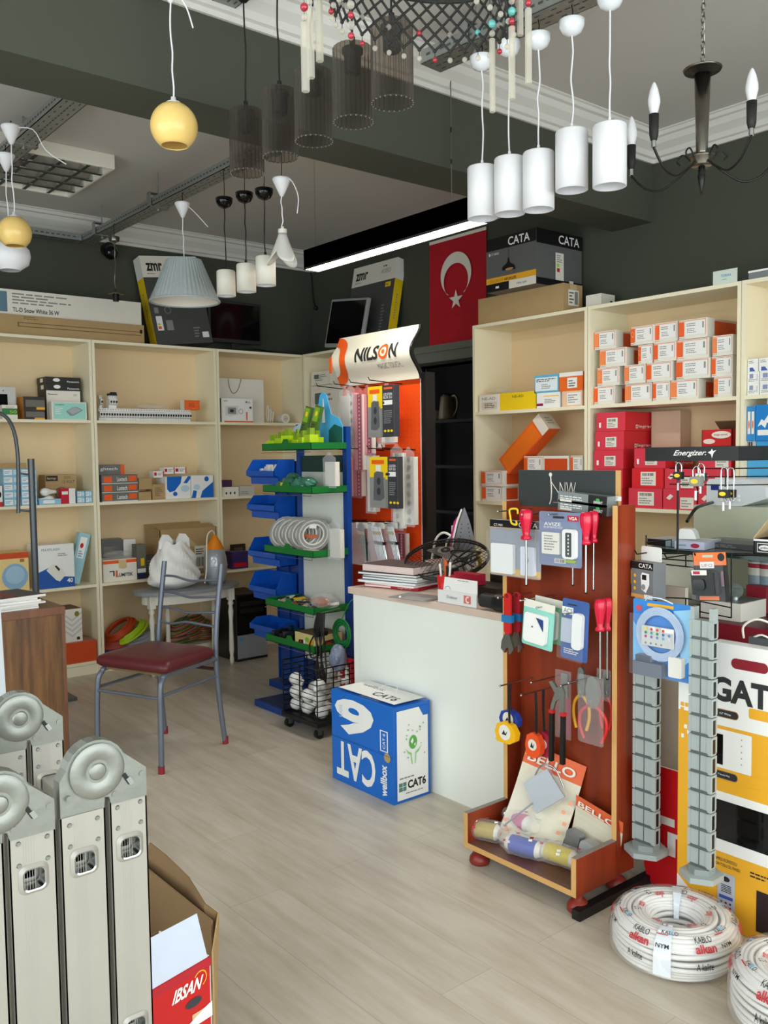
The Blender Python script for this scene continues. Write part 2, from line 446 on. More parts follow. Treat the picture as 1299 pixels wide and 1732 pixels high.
# laminate floor: long planks running with the right-hand wall
def floor_material():
    m = bpy.data.materials.new('laminate'); m.use_nodes = True; nt = m.node_tree; b = nt.nodes['Principled BSDF']
    tc = nt.nodes.new('ShaderNodeTexCoord')
    br = nt.nodes.new('ShaderNodeTexBrick'); br.inputs['Scale'].default_value = 1; br.offset = 0.37; br.inputs['Brick Width'].default_value = 1.2
    br.inputs['Row Height'].default_value = 0.19; br.inputs['Mortar Size'].default_value = 0.0012
    br.inputs['Color1'].default_value = lin('#d0c6b7'); br.inputs['Color2'].default_value = lin('#c6bbab'); br.inputs['Mortar'].default_value = lin('#b1a797')
    nt.links.new(tc.outputs['Object'], br.inputs['Vector'])
    mp = nt.nodes.new('ShaderNodeMapping'); mp.inputs['Scale'].default_value = (1.3, 9, 1); nt.links.new(tc.outputs['Object'], mp.inputs['Vector'])
    nz = nt.nodes.new('ShaderNodeTexNoise'); nz.inputs['Scale'].default_value = 2.2; nz.inputs['Detail'].default_value = 7; nz.inputs['Roughness'].default_value = 0.6
    nt.links.new(mp.outputs[0], nz.inputs['Vector'])
    cr = nt.nodes.new('ShaderNodeValToRGB'); cr.color_ramp.elements[0].position = 0.33; cr.color_ramp.elements[0].color = lin('#e0dad1')
    cr.color_ramp.elements[1].position = 0.62; cr.color_ramp.elements[1].color = (1, 1, 1, 1)
    nt.links.new(nz.outputs['Fac'], cr.inputs[0])
    mx = nt.nodes.new('ShaderNodeMixRGB'); mx.blend_type = 'MULTIPLY'; mx.inputs[0].default_value = 0.75
    nt.links.new(br.outputs['Color'], mx.inputs[1]); nt.links.new(cr.outputs[0], mx.inputs[2]); nt.links.new(mx.outputs[0], b.inputs['Base Color'])
    b.inputs['Roughness'].default_value = 0.33
    MATS['laminate'] = m
floor_material()

# ------------------------------------------------------------------ setting
X1, Y0 = 1.9, -1.5            # shop front planes
CN, CF = 3.03, 2.99           # ceiling heights each side of the beam
BX0, BX1, BZ = -3.06, -2.81, 2.607
struct(MB().box((XW-.1, Y0-.1, -.08), (X1+.1, YW+.1, 0), 'laminate').build('floor'))
struct(MB().box((BX1, Y0, CN), (X1+.1, YW, CN+.1), 'ceil_white').box((XW, Y0, CF), (BX0, YW, CF+.1), 'ceil_white').build('ceiling'))
struct(MB().box((XW-.12, Y0-.1, 0), (XW, YW+.12, 3.15), 'wall_dark').build('wall_left'))
DX0, DX1, DZ = -4.74, -3.84, 2.0
struct(MB().box((XW, YW, 0), (DX0, YW+.12, 3.15), 'wall_dark').box((DX1, YW, 0), (X1+.1, YW+.12, 3.15), 'wall_dark').box((DX0, YW, DZ), (DX1, YW+.12, 3.15), 'wall_dark').build('wall_right'))
# shop front: low sill walls, piers and lintel around the big panes
mat('frame_white', '#e8eaea', 0.35, var=0.01)
b = MB().box((XW, Y0-.12, 0), (-4.1, Y0, 3.15), 'wall_dark').box((-4.1, Y0-.12, 2.75), (X1, Y0, 3.15), 'wall_dark').box((-4.1, Y0-.12, 0), (X1, Y0, 0.12), 'wall_dark')
struct(b.build('wall_front'))
b = MB().box((X1, Y0-.12, 2.75), (X1+.12, YW, 3.15), 'wall_dark').box((X1, Y0, 0), (X1+.12, YW, 0.12), 'wall_dark').box((X1, 3.6, .12), (X1+.12, YW, 2.75), 'wall_dark')
struct(b.build('wall_back'))
def window(nm, axis, c, a0, a1, n):
    b = MB()
    w = 0.05
    for i in range(n+1):
        p = a0+(a1-a0)*i/n
        if axis == 'y': b.box((p-w/2, c-.08, .12), (p+w/2, c-.02, 2.75), 'frame_white')
        else: b.box((c+.02, p-w/2, .12), (c+.08, p+w/2, 2.75), 'frame_white')
    for z in (.14, 2.73):
        if axis == 'y': b.box((a0, c-.08, z-.02), (a1, c-.02, z+.02), 'frame_white')
        else: b.box((c+.02, a0, z-.02), (c+.08, a1, z+.02), 'frame_white')
    if axis == 'y': b.box((a0, c-.052, .16), (a1, c-.046, 2.71), 'clear_glass')
    else: b.box((c+.046, a0, .16), (c+.052, a1, 2.71), 'clear_glass')
    struct(b.build(nm))
window('window_1', 'y', Y0, -4.08, X1-.04, 4); window('window_2', 'x', X1, Y0+.04, 3.57, 3)
# the beam across the ceiling
struct(MB().box((BX0, Y0, BZ), (BX1, YW, 3.12), 'wall_dark').build('trim_1'))
# stepped plaster cornices
def cornice(nm, p0, p1, inward, zt, drop):
    """profile swept from p0 to p1 along a wall, inward = unit vector into the room"""
    prof = [(0, 0), (0, -drop), (.012, -drop), (.014, -drop+.018), (.030, -drop+.022), (.040, -drop+.045), (.075, -.055), (.088, -.030), (.104, -.026), (.106, -.008), (.118, -.006), (.118, 0)]
    b = MB(); p0 = Vector(p0); p1 = Vector(p1); iw = Vector(inward)
    vs = [Vector((p.x, p.y, zt))+iw*q[0]+Vector((0, 0, q[1])) for p in (p0, p1) for q in prof]; n = len(prof)
    b.add(vs, [(i, (i+1) % n, n+(i+1) % n, n+i) for i in range(n)]+[tuple(range(n)), tuple(range(n, 2*n))], 'cornice')
    struct(b.build(nm))
cornice('trim_2', (XW, Y0, 0), (XW, YW, 0), (1, 0, 0), CF, .135)
cornice('trim_3', (XW, YW, 0), (BX0, YW, 0), (0, -1, 0), CF, .135)
cornice('trim_4', (BX1, YW, 0), (X1, YW, 0), (0, -1, 0), CN, .125)
cornice('trim_5', (BX1, Y0, 0), (BX1, YW, 0), (1, 0, 0), CN, .125)
cornice('trim_6', (BX0, Y0, 0), (BX0, YW, 0), (-1, 0, 0), CF, .06)
# doorway to the dark back room
b = MB()
b.box((DX0-.06, YW-.03, 0), (DX0, YW+.13, DZ+.13), 'casing').box((DX1, YW-.03, 0), (DX1+.02, YW+.13, DZ+.13), 'casing')
b.box((DX0-.06, YW-.03, DZ), (DX1+.02, YW+.13, DZ+.13), 'casing').box((DX0-.06, YW-.045, DZ+.085), (DX1+.02, YW-.03, DZ+.13), 'casing').box((DX0, YW-.04, DZ), (DX1, YW-.03, DZ+.018), 'black')
struct(b.build('door_1'))
b = MB()
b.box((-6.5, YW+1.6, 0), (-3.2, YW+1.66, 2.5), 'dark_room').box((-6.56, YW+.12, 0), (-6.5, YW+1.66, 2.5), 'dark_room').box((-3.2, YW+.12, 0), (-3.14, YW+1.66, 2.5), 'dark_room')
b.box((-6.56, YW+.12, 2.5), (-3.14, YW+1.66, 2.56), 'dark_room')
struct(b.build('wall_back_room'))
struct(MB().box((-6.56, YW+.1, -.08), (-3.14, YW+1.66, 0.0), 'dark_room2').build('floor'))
struct(MB().box((XW, 0.2, 0), (XW+.012, 1.2, .09), 'white').build('baseboard_left'))

# things in the dark back room
bk = empty('bookcase', (-5.45, YW+1.0, 0), 'dark shelving in the unlit back room beyond the doorway', 'shelf')
for z in (.45, .9, 1.28, 1.66): MB().box((-.75, 0, z), (.75, .28, z+.025), 'dark_room2').build('shelf', bk)
for x in (-.77, .75): MB().box((x, 0, 0), (x+.02, .28, 2.0), 'dark_room2').build('side_panel', bk)
def kettle():
    p = at_y(757, 704, YW+1.10)
    e = empty('kettle', (p.x, p.y, 1.686), 'pale electric kettle on a shelf in the dark doorway', 'kettle')
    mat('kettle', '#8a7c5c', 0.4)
    MB().lathe([(0, 0), (.075, 0), (.078, .02), (.068, .12), (.058, .19), (.05, .205), (0, .21)], (0, 0, 0), 'kettle').build('body', e)
    MB().tube([(.05, 0, .195), (.10, 0, .2), (.125, 0, .15), (.115, 0, .08), (.07, 0, .03)], .011, 'kettle', sub=5).build('handle', e)
    MB().lathe([(0, 0), (.05, 0), (.045, .015), (0, .018)], (0, 0, .206), 'black').build('lid', e)
kettle()
p = at_y(738, 704, YW+1.08)
tag(MB().lathe([(0, 0), (.03, 0), (.036, .01), (.036, .08), (.033, .085), (.033, .01), (0, .01)], (0, 0, 0), 'kettle').build('mug', loc=(p.x, p.y, 1.686)), 'dim mug beside the kettle in the back room', 'mug')

# ------------------------------------------------------------------ shelving units
def unit(label, o, rz, w, levels, depth=.3, h=2.158, group=None, name='shelving_unit'):
    e = empty(name, o, label, 'shelf', group, rz=rz)
    t = .018
    MB().box((0, 0, 0), (t, depth, h), 'cream').build('side_panel', e)
    MB().box((w-t, 0, 0), (w, depth, h), 'cream').build('side_panel', e)
    MB().box((t, 0.0, h-t), (w-t, depth, h), 'cream').build('top_panel', e)
    MB().box((t, depth-.008, .07), (w-t, depth, h-t), 'beige').build('back_panel', e)
    MB().box((t, .012, 0), (w-t, .03, LV[0]-t), 'cream').build('plinth', e)
    for z in levels: MB().box((t, 0.002, z-t), (w-t, depth-.008, z), 'cream').build('shelf', e)
    return e
yb = [1.36, 2.235, 3.13, 3.875]
gl = 'cream shelving units along the walls'
unit('cream open shelving unit at the left edge, behind the wooden desk', (XL, yb[0], 0), PI/2, yb[1]-yb[0]-.003, LV[:4], group=gl)
unit('cream open shelving unit with the row of circuit breakers, behind the red chair', (XL, yb[1], 0), PI/2, yb[2]-yb[1]-.003, LV[:4], group=gl)
unit('cream open shelving unit holding the white thermostat box, next to the corner', (XL, yb[2], 0), PI/2, yb[3]-yb[2], LV[:4], group=gl)
unit('cream shelving unit in the corner, half hidden by the orange pegboard', (-5.625, YR+.012, 0), 0, .86, LV[:4], depth=.31, group=gl)
xr = [-3.818, -2.972, -2.118, -1.25]
unit('cream shelving unit just right of the dark doorway, under the black pendant carton', (xr[0], YR, 0), 0, xr[1]-xr[0]-.003, LV[:4], depth=.33, group=gl)
unit('cream shelving unit packed with orange and white cartons and pink-red cartons', (xr[1], YR, 0), 0, xr[2]-xr[1]-.003, LV[:4], depth=.33, group=gl)
unit('cream shelving unit at the right edge of the room with small white and blue packs', (xr[2], YR, 0), 0, xr[3]-xr[2], [LV[0], LV[1], LV[2], 1.40, LV[3]], depth=.33, group=gl)
# ------------------------------------------------------------------ hanging things
mat('tray_slot', '#4c4e4c', 0.6)
def tray(name, label, p0, p1, w=.09, h=.045, z=2.8, rods=(), zc=CF, group=None):
    """slotted metal cable tray from p0 to p1 (xy), lips up"""
    p0, p1 = Vector((p0[0], p0[1], 0)), Vector((p1[0], p1[1], 0)); d = (p1-p0); L = d.length; ang = math.atan2(d.y, d.x)
    e = empty(name, (p0.x, p0.y, z), label, 'cable tray', group, rz=ang)
    b = MB(); t = .003
    b.box((0, -w/2, 0), (L, w/2, t), 'galv').box((0, -w/2, 0), (L, -w/2+t, h), 'galv').box((0, w/2-t, 0), (L, w/2, h), 'galv')
    b.box((0, -w/2+t, h-.006), (L, -w/2+.014, h-.003), 'galv').box((0, w/2-.014, h-.006), (L, w/2-t, h-.003), 'galv')
    fb = Fr((0, w/2, 0), (1, 0, 0), (0, -1, 0), (0, 0, -1)); fs = Fr((0, -w/2, 0), (1, 0, 0), (0, 0, 1), (0, -1, 0)); fs2 = Fr((0, w/2, 0), (1, 0, 0), (0, 0, 1), (0, 1, 0))
    x = .03; k = 0
    while x < L-.04:
        for yy in (w*.22, w*.5, w*.78):
            if k % 2 == 0 or yy == w*.5: b.rect(fb, x, yy-.003, x+.022, yy+.003, 'tray_slot', .0008)
        b.rect(fs, x, h*.42, x+.02, h*.6, 'tray_slot', .0008); b.rect(fs2, x, h*.42, x+.02, h*.6, 'tray_slot', .0008)
        x += .034; k += 1
    b.build('channel', e)
    for r in rods:
        q = MB().cyl((r, 0, -.02), (r, 0, zc-z), .0045, 'galv', n=8).box((r-.022, -w/2-.012, -.004), (r+.022, w/2+.012, -.0005), 'galv').box((r-.02, -w/2-.012, -.004), (r+.02, -w/2-.007, h+.03), 'galv').box((r-.02, w/2+.007, -.004), (r+.02, w/2+.012, h+.03), 'galv').box((r-.02, -w/2-.012, h+.026), (r+.02, w/2+.012, h+.03), 'galv')
        q.cyl((r, 0, -.02), (r, 0, -.012), .009, 'galv', n=6)
        q.build('hanger', e)
    return e
ZA = 2.80; YA = 2.27
tray('cable_tray', 'galvanised slotted cable tray running from the back wall towards the beam, carrying pendant lamps', (-5.80, YA+.02), (BX0-.0, YA+.02), rods=(.25, 1.05, 2.2), z=ZA)
tray('cable_tray', 'slotted metal cable tray running along the wall above the long white carton', (-5.80, 1.2), (-5.80, YA-.03), w=.07, rods=(.4,), z=ZA)
pc = at_z(35, 190, 2.86)
tray('cable_tray', 'wide metal cable tray at the top left corner beside the louvred light', (-4.85, 1.43), (BX0, 1.43), w=.10, rods=(.5, 1.5), z=2.86)
YD = 2.33; ZD = 2.86
tray('cable_tray', 'galvanised cable tray above the row of white cylinder pendants', (-2.575, 2.372), (0.6, 2.62), w=.11, h=.05, rods=(.22, 1.4, 2.6), z=ZD, zc=CN)
tray('cable_tray', 'cable tray high above the smoked glass pendants', (-2.78, 1.60), (0.3, 1.60), w=.09, rods=(.3, 1.5, 2.6), z=2.94, zc=CN)

def cable(b, p0, p1, r, m, sway=.004, seed=0):
    rnd = random.Random(seed); p0, p1 = Vector(p0), Vector(p1); pts = []
    for i in range(7):
        t = i/6; k = 0 if i in (0, 6) else sway
        pts.append(p0.lerp(p1, t)+Vector((rnd.uniform(-k, k), rnd.uniform(-k, k), 0)))
    return b.tube(pts, r, m, n=6, sub=3)
def hook(b, z0, z1, m='black_metal', r=.0018):
    b.tube([(0, 0, z0), (.004, 0, (z0+z1)/2), (0, 0, z1-.01), (.006, 0, z1), (.012, 0, z1-.006)], r, m, n=6, sub=3)
def pendant(name, label, x, y, parts, group=None):
    """parts: dict with cap ('cone'|'dome', z, material), cable (z0,z1,material), tail"""
    e = empty(name, (x, y, 0), label, 'pendant lamp', group)
    kind, zc, cm, ztop = parts['cap']
    if kind == 'cone':
        MB().lathe([(0, 0), (.008, 0), (.040, .068), (.041, .075), (.038, .078), (0, .078)], (0, 0, zc), cm).build('ceiling_cup', e)
        top = zc+.078
    elif kind == 'dome':
        MB().lathe([(0, 0), (.012, .001), (.030, .010), (.040, .028), (.043, .048), (.040, .05), (0, .05)], (0, 0, zc), cm).build('ceiling_cup', e)
        top = zc+.05
    else:
        MB().lathe([(0, 0), (.012, 0), (.022, .012), (.030, .016), (.030, .022), (.022, .028), (0, .03)], (0, 0, zc), cm).build('ceiling_cup', e)
        top = zc+.03
    b = MB(); hook(b, top-.004, ztop); b.build('hook', e)
    z0, cb = parts['cable']
    b = MB(); cable(b, (0, 0, zc+.002), (0, 0, z0), .0028, cb, seed=int(abs(x)*100)); b.build('cable', e)
    if parts.get('tail'):
        MB().tube([(0, 0, top-.01)]+[Vector(q) + Vector((0, 0, top)) for q in parts['tail']], .0025, cb, n=6, sub=4).build('loose_wire', e)
    return e
# -- five white cylinders under the right-hand tray
pos = []
for i, (px, pt, pb, cpy) in enumerate(((816, 283, 370, 108), (862, 268, 362, 84), (911, 258, 355, 72), (967, 222, 322, 48), (1031, 212, 316, 4))):
    p = at_y(px, pb, 2.375+.013*i); pos.append((p.x, p.y, z_at(px, pt, p.x, p.y), z_at(px, pb, p.x, p.y), z_at(px, cpy, p.x, p.y)))
words = ['leftmost of the five white cylinder pendants, in front of the black linear lamp', 'second from the left of the five large white cylinder pendants', 'middle one of the five large white cylinder pendants', 'fourth from the left of the five large white cylinder pendants', 'rightmost of the five large white cylinder pendants, beside the candle chandelier']
for i, (x, y, zt, zb, zc) in enumerate(pos):
    e = pendant('pendant_lamp', words[i], x, y, dict(cap=('dome', zc-.025, 'white_gloss', ZD+.01), cable=(zt+.02, 'shade_white')), 'white cylinder pendants in a row')
    H = zt-zb; R = .0535
    b = MB().lathe([(R-.004, 0), (R, 0), (R, H-.004), (R-.003, H), (.008, H), (0, H)], (0, 0, zb), 'shade_white', n=36)
    b.lathe([(R-.004, 0), (R-.004, H-.006), (0, H-.006)], (0, 0, zb), 'shade_inner', n=36); b.build('shade', e)
    MB().cyl((0, 0, zt), (0, 0, zt+.012), .009, 'shade_white').cyl((0, 0, zt+.012), (0, 0, zt+.024), .005, 'shade_white').build('cable_grip', e)
    MB().cyl((0, 0, zt-.008), (0, 0, zt-.05), .016, 'white').build('socket', e)
# -- five smoked ribbed glass cylinders
words = ['leftmost of the five smoked ribbed glass pendants', 'second from left of the five smoked ribbed glass pendants', 'middle one of the five smoked ribbed glass pendants, behind hanging glass rods', 'fourth from left of the smoked ribbed glass pendants, below a bead string', 'rightmost and highest-looking of the five smoked ribbed glass pendants, under the black bead lattice']
for i, (px, pt, pb) in enumerate(((418, 165, 280), (475, 148, 270), (531, 112, 238), (598, 78, 215), (664, 35, 180))):
    p = at_y(px, pb, 1.6); zb = 2.345; zt = zb+.205; x = p.x
    e = pendant('pendant_lamp', words[i], x, 1.6, dict(cap=('cyl', 2.90, 'black', 2.935), cable=(zt+.03, 'black')), 'smoked glass pendants in a row')
    R = .056
    b = MB().lathe([(R, 0), (R, .2), (R-.006, .205), (.02, .205)], (0, 0, zb), 'smoke', n=72, wav=.022, nw=24)
    b.tube([(R*math.cos(t*PI/16), R*math.sin(t*PI/16), zb) for t in range(32)], .0022, 'smoke_rib', closed=True, n=6)
    for t in range(24): b.cyl((R*math.cos(t*PI/12), R*math.sin(t*PI/12), zb), (R*math.cos(t*PI/12), R*math.sin(t*PI/12), zb+.2), .0009, 'smoke_rib', n=5, caps=False).sphere((R*math.cos(t*PI/12), R*math.sin(t*PI/12), zb-.001), .0022, 'crystal', n=6, k=4)
    b.build('glass_shade', e)
    MB().lathe([(0, 0), (.021, 0), (.024, .004), (.024, .05), (.03, .055), (.03, .068), (.008, .074), (.008, .1), (0, .1)], (0, 0, zt-.072), 'black_matte').build('socket', e)
# -- yellow globes
def globe(name, label, px, pt, pb, D, cup_py, r, ztop, glass='yellow_glass', tail=None, tray_z=None):
    p = at_d(px, (pt+pb)/2, D); x, y, z = p.x, p.y, p.z
    zc = z_at(px, cup_py, x, y)
    e = pendant(name, label, x, y, dict(cap=('cone', zc-.04, 'shade_white', ztop), cable=(z+r*.95, 'shade_white'), tail=tail), 'globe pendants')
    pr = [(r*math.sin(t), -r*math.cos(t)) for t in [0.62+(PI-.62-.30)*k/14 for k in range(15)]]
    b = MB().lathe([(a-.003, c) for a, c in pr][::-1]+pr+[(.012, r*.97)], (0, 0, z), glass, n=36); b.build('globe_shade', e)
    MB().lathe([(r*.32, r*.93), (r*.30, r*1.0), (r*.12, r*1.06), (r*.10, r*1.22), (0, r*1.24)], (0, 0, z), 'shade_white').build('shade_cap', e)
    MB().cyl((0, 0, z+r*.9), (0, 0, z+r*.35), .017, 'white').build('socket', e)
    return e
globe('pendant_lamp', 'yellow globe pendant hanging alone before the dark beam', 294.5, 176, 252, 2.85, -18, .0745, 2.93, tail=[(.03, .0, -.05), (.045, .03, -.10), (.03, .06, -.15)])
globe('pendant_lamp', 'smaller yellow globe pendant at the left edge, above the shelf cartons', 25, 368, 419, 3.9, 228, .071, 2.86, tail=[(.07, .07, -.02), (.08, .12, -.10), (.10, .20, -.15)])
# white opal glass behind it
p = at_d(16, 430, 4.2); zc = z_at(10, 275, p.x, p.y)
e = pendant('pendant_lamp', 'white opal glass pendant half hidden behind the yellow globe at the left edge', p.x, p.y, dict(cap=('cone', zc-.04, 'shade_white', 2.86), cable=(p.z+.06, 'shade_white')), 'globe pendants')
MB().lathe([(.045, -.075), (.05, -.07), (.085, -.045), (.094, -.01), (.090, .02), (.06, .055), (.012, .065)], (0, 0, p.z), 'shade_white', n=36).build('glass_shade', e)
# -- pleated grey-blue shade
p = at_y(313, 515, YA); x = p.x; zb = p.z+.012; zt = z_at(313, 440, x, YA); R = .183
e = pendant('pendant_lamp', 'large pleated grey-blue fabric shade still in its plastic film', x, YA, dict(cap=('cone', z_at(308, 365, x, YA)-.01, 'shade_white', ZA), cable=(zt, 'shade_white'), tail=[(.04, .02, -.03), (.07, .06, -.08), (.09, .10, -.13)]))
MB().lathe([(R, 0), (.092, zt-zb)], (0, 0, zb), 'pleat', n=180, wav=.018, nw=45).build('pleated_shade', e)
MB().lathe([(R-.004, 0.002), (.088, zt-zb-.002), (0.02, zt-zb-.002)], (0, 0, zb), 'warm_white', n=60).tube([(R*math.cos(t*PI/24), R*math.sin(t*PI/24), zb+.004) for t in range(48)], .006, 'pleat', closed=True, n=6).build('lining', e)
MB().lathe([(R+.006, -.004), (R-.01, .04), (R-.05, .10)], (0, 0, zb), 'film', n=40, wav=.02, nw=9, a0=-2.2, a1=1.0).build('plastic_film', e)
# -- three small white cylinders with black cups
for i, (px, pt, pb, cpy, wd) in enumerate(((383, 458, 501, 342, 'leftmost of the three small white cylinders on black cups'), (417, 447, 494, 333, 'middle of the three small white cylinders on black cups'), (450, 434, 483, 327, 'rightmost of the three small white cylinders on black cups, beside the frosted flower lamp'))):
    y = YA-.02; p = at_y(px, pb, y); x = p.x; zb = p.z; zt = z_at(px, pt, x, y); zc = z_at(px-3, cpy, x, y)
    e = pendant('pendant_lamp', wd, x, y, dict(cap=('dome', zc-.03, 'black_gloss', ZA), cable=(zt+.02, 'black')), 'small white cylinder pendants')
    R = .046; H = zt-zb
    MB().lathe([(R-.004, .002), (R, 0), (R, H-.005), (R-.004, H), (0, H)], (0, 0, zb), 'warm_white', n=30).lathe([(R-.004, .002), (R-.004, H-.006), (0, H-.006)], (0, 0, zb), 'shade_inner', n=30).build('shade', e)
    MB().cyl((0, 0, zt), (0, 0, zt+.02), .006, 'black').build('cable_grip', e)
# -- frosted flower glass
mat('frost', '#d9d7cf', 0.55, var=.02)
y = YA-.03; p = at_y(479, 448, y); x = p.x; zb = p.z; zt = z_at(476, 395, x, y)
e = pendant('pendant_lamp', 'frosted flower-shaped glass shade with pointed petals under a white cone cup', x, y, dict(cap=('cone', z_at(474, 328, x, y)-.01, 'shade_white', ZA), cable=(zt, 'shade_white'), tail=[(.04, .02, -.01), (.055, .05, -.08), (.03, .06, -.15)]))
b = MB(); N = 48; vs = []; K = 8
for i in range(N):
    t = 2*PI*i/N; pet = abs(math.cos(1.5*t+.4)); zlow = (1-pet)*.055
    for k in range(K+1):
        s_ = k/K; z = zlow+(zt-zb-zlow)*s_; f = (z)/(zt-zb); r = .018+.048*(1-f)**1.1+.008*pet*(1-f)
        vs.append((r*math.cos(t), r*math.sin(t), zb+z))
b.add(vs, [(i*(K+1)+k, ((i+1) % N)*(K+1)+k, ((i+1) % N)*(K+1)+k+1, i*(K+1)+k+1) for i in range(N) for k in range(K)], 'frost', True)
b.build('flower_shade', e, solid=.003)
MB().cyl((0, 0, zt), (0, 0, zt+.018), .02, 'warm_white').cyl((0, 0, zt+.018), (0, 0, zt+.03), .007, 'warm_white').build('shade_cap', e)
# -- small nickel pendant without a shade
y = YA-.04; p = at_y(196, 500, y); x = p.x; ztp = z_at(196, 408, x, y); zdk = z_at(196, 497, x, y)
e = pendant('pendant_lamp', 'nickel pendant with a bare black socket and thin disc, in front of the wall camera', x, y, dict(cap=('cyl', ztp-.01, 'nickel', ZA), cable=(zdk+.03, 'nickel')))
MB().lathe([(.045, -.004), (.046, -.002), (.02, .006), (.008, .010), (.006, .03), (0, .03)], (0, 0, zdk), 'nickel').build('disc', e)
MB().cyl((0, 0, zdk), (0, 0, zdk-.045), .018, 'black').build('socket', e)
MB().lathe([(.028, 0), (.034, .02), (.03, .026), (.01, .03), (0, .03)], (0, 0, ztp), 'nickel').build('canopy', e)
# -- louvred fluorescent light on the ceiling
e = empty('ceiling_light', (-4.93, 1.38, CF), 'surface-mounted ceiling light with a mirrored louvre grid at the top left', 'ceiling light')
hx, hy, hz = .33, .60, .075
MB().box((-hx, -hy, -hz), (-hx+.02, hy, 0), 'warm_white').box((hx-.02, -hy, -hz), (hx, hy, 0), 'warm_white').box((-hx+.02, -hy, -hz), (hx-.02, -hy+.02, 0), 'warm_white').box((-hx+.02, hy-.02, -hz), (hx-.02, hy, 0), 'warm_white').box((-hx+.02, -hy+.02, -.012), (hx-.02, hy-.02, 0), 'warm_white').build('housing', e, bevel=.004)
b = MB()
for k in range(1, 5):
    x = -hx+2*hx*k/5
    b.prism(Fr((x, -hy+.02, -hz), (0, 1, 0), (1, 0, 0)), [(0, -.014), (2*hy-.04, -.014), (2*hy-.04, .014), (0, .014)], 0, 0.002, 'chrome')
    b.add([(x-.016, -hy+.02, -hz+.001), (x-.016, hy-.02, -hz+.001), (x, hy-.02, -.02), (x, -hy+.02, -.02), (x+.016, -hy+.02, -hz+.001), (x+.016, hy-.02, -hz+.001)], [(0, 1, 2, 3), (4, 3, 2, 5)], 'chrome')
for k in range(1, 9):
    y = -hy+2*hy*k/9
    b.add([(-hx+.02, y-.01, -hz), (hx-.02, y-.01, -hz), (hx-.02, y, -.03), (-hx+.02, y, -.03), (-hx+.02, y+.01, -hz), (hx-.02, y+.01, -hz)], [(0, 1, 2, 3), (4, 3, 2, 5), (0, 4, 5, 1)], 'chrome')
b.build('louvre_grid', e)
for k in range(4):
    x = -hx+2*hx*(k+.5)/5+.06
    MB().cyl((x, -hy+.05, -.035), (x, hy-.05, -.035), .012, 'warm_white').build('fluorescent_tube', e)
# -- linear LED lamp
YL = 2.63
pa = at_y(514, 456, YL); pb_ = at_y(801, 374, YL)
z0 = (pa.z+pb_.z)/2
e = empty('linear_lamp', (pa.x, YL, z0), 'long black linear LED lamp glowing white along its underside', 'lamp')
L = pb_.x-pa.x
MB().box((0, 0, .002), (L, .003, .1), 'black_matte').box((0, .092, .002), (L, .095, .1), 'black_matte').box((0, 0, .012), (L, .095, .1), 'black_matte').box((0, .003, 0.0), (.003, .092, .1), 'black_matte').box((L-.003, .003, 0), (L, .092, .1), 'black_matte').build('housing', e)
MB().box((.004, .004, .004), (L-.004, .091, .0115), 'led').build('diffuser', e)
_l = area('linear_lamp_light', (pa.x+L/2, YL+.047, z0-.004), (0, 0, 0), L-.02, .08, 7, (1.0, .95, .86))
xa = at_y(763, 250, YL+.035).x-pa.x
MB().cyl((xa, .035, .1), (xa, .035, CN-z0), .0022, 'nickel', n=6).cyl((xa, .035, .27), (xa, .035, .29), .004, 'black', n=8).cyl((xa, .035, .40), (xa, .035, .42), .004, 'black', n=8).build('suspension_wire', e)
xb = at_y(534, 430, YL+.035).x-pa.x
MB().cyl((xb, .035, .1), (xb, .035, CF-z0), .0008, 'nickel', n=6).build('suspension_wire', e)
# -- security camera
pcm = at_x(181, 428, XW)
e = empty('security_camera', (XW, pcm.y, pcm.z), 'black dome security camera high on the wall under the cable tray', 'camera')
MB().cyl((0, 0, .02), (.045, 0, .02), .045, 'black').build('mount', e)
MB().sphere((.06, 0, -.005), .05, 'black_gloss').cyl((.10, 0, -.015), (.112, 0, -.02), .02, 'black').build('dome', e)
# -- candle chandelier
p = at_d(1187, 262, 3.05); x, y, zb = p.x, p.y, p.z; zt = z_at(1183, 125, x, y)
e = empty('chandelier', (x, y, 0), 'nickel and black chandelier with candle bulbs at the top right', 'chandelier')
MB().lathe([(0, 0), (.018, 0), (.019, .01), (.027, zt-zb), (.0, zt-zb)], (0, 0, zb), 'nickel').build('column', e)
MB().lathe([(0, 0), (.03, 0), (.062, .012), (.064, .016), (.05, .02), (.01, .024), (.008, .04), (0, .04)], (0, 0, zt), 'nickel').lathe([(.028, -.002), (.06, .008)], (0, 0, zt), 'black').build('top_dish', e)
b = MB(); z = zt+.04; k = 0
while z < CN:
    pts = [(.007*math.cos(t*PI/4), 0, z+.013+.013*math.sin(t*PI/4)) if k % 2 == 0 else (0, .007*math.cos(t*PI/4), z+.013+.013*math.sin(t*PI/4)) for t in range(8)]
    b.tube(pts, .002, 'nickel', closed=True, n=5); z += .021; k += 1
cable(b, (.004, .004, zt+.04), (.004, .004, CN), .0015, 'warm_white', .006, 3)
b.build('chain', e)
MB().lathe([(0, -.03), (.03, -.03), (.036, -.025), (.036, -.002), (.043, .001), (.043, .006), (.02, .008), (0, .01)], (0, 0, zb-.01), 'nickel').build('hub', e)
MB().lathe([(0, -.085), (.003, -.08), (.011, -.05), (.013, -.03), (.008, -.015), (.012, 0), (0, 0)], (0, 0, zb-.04), 'black').build('finial', e)
NB = 5
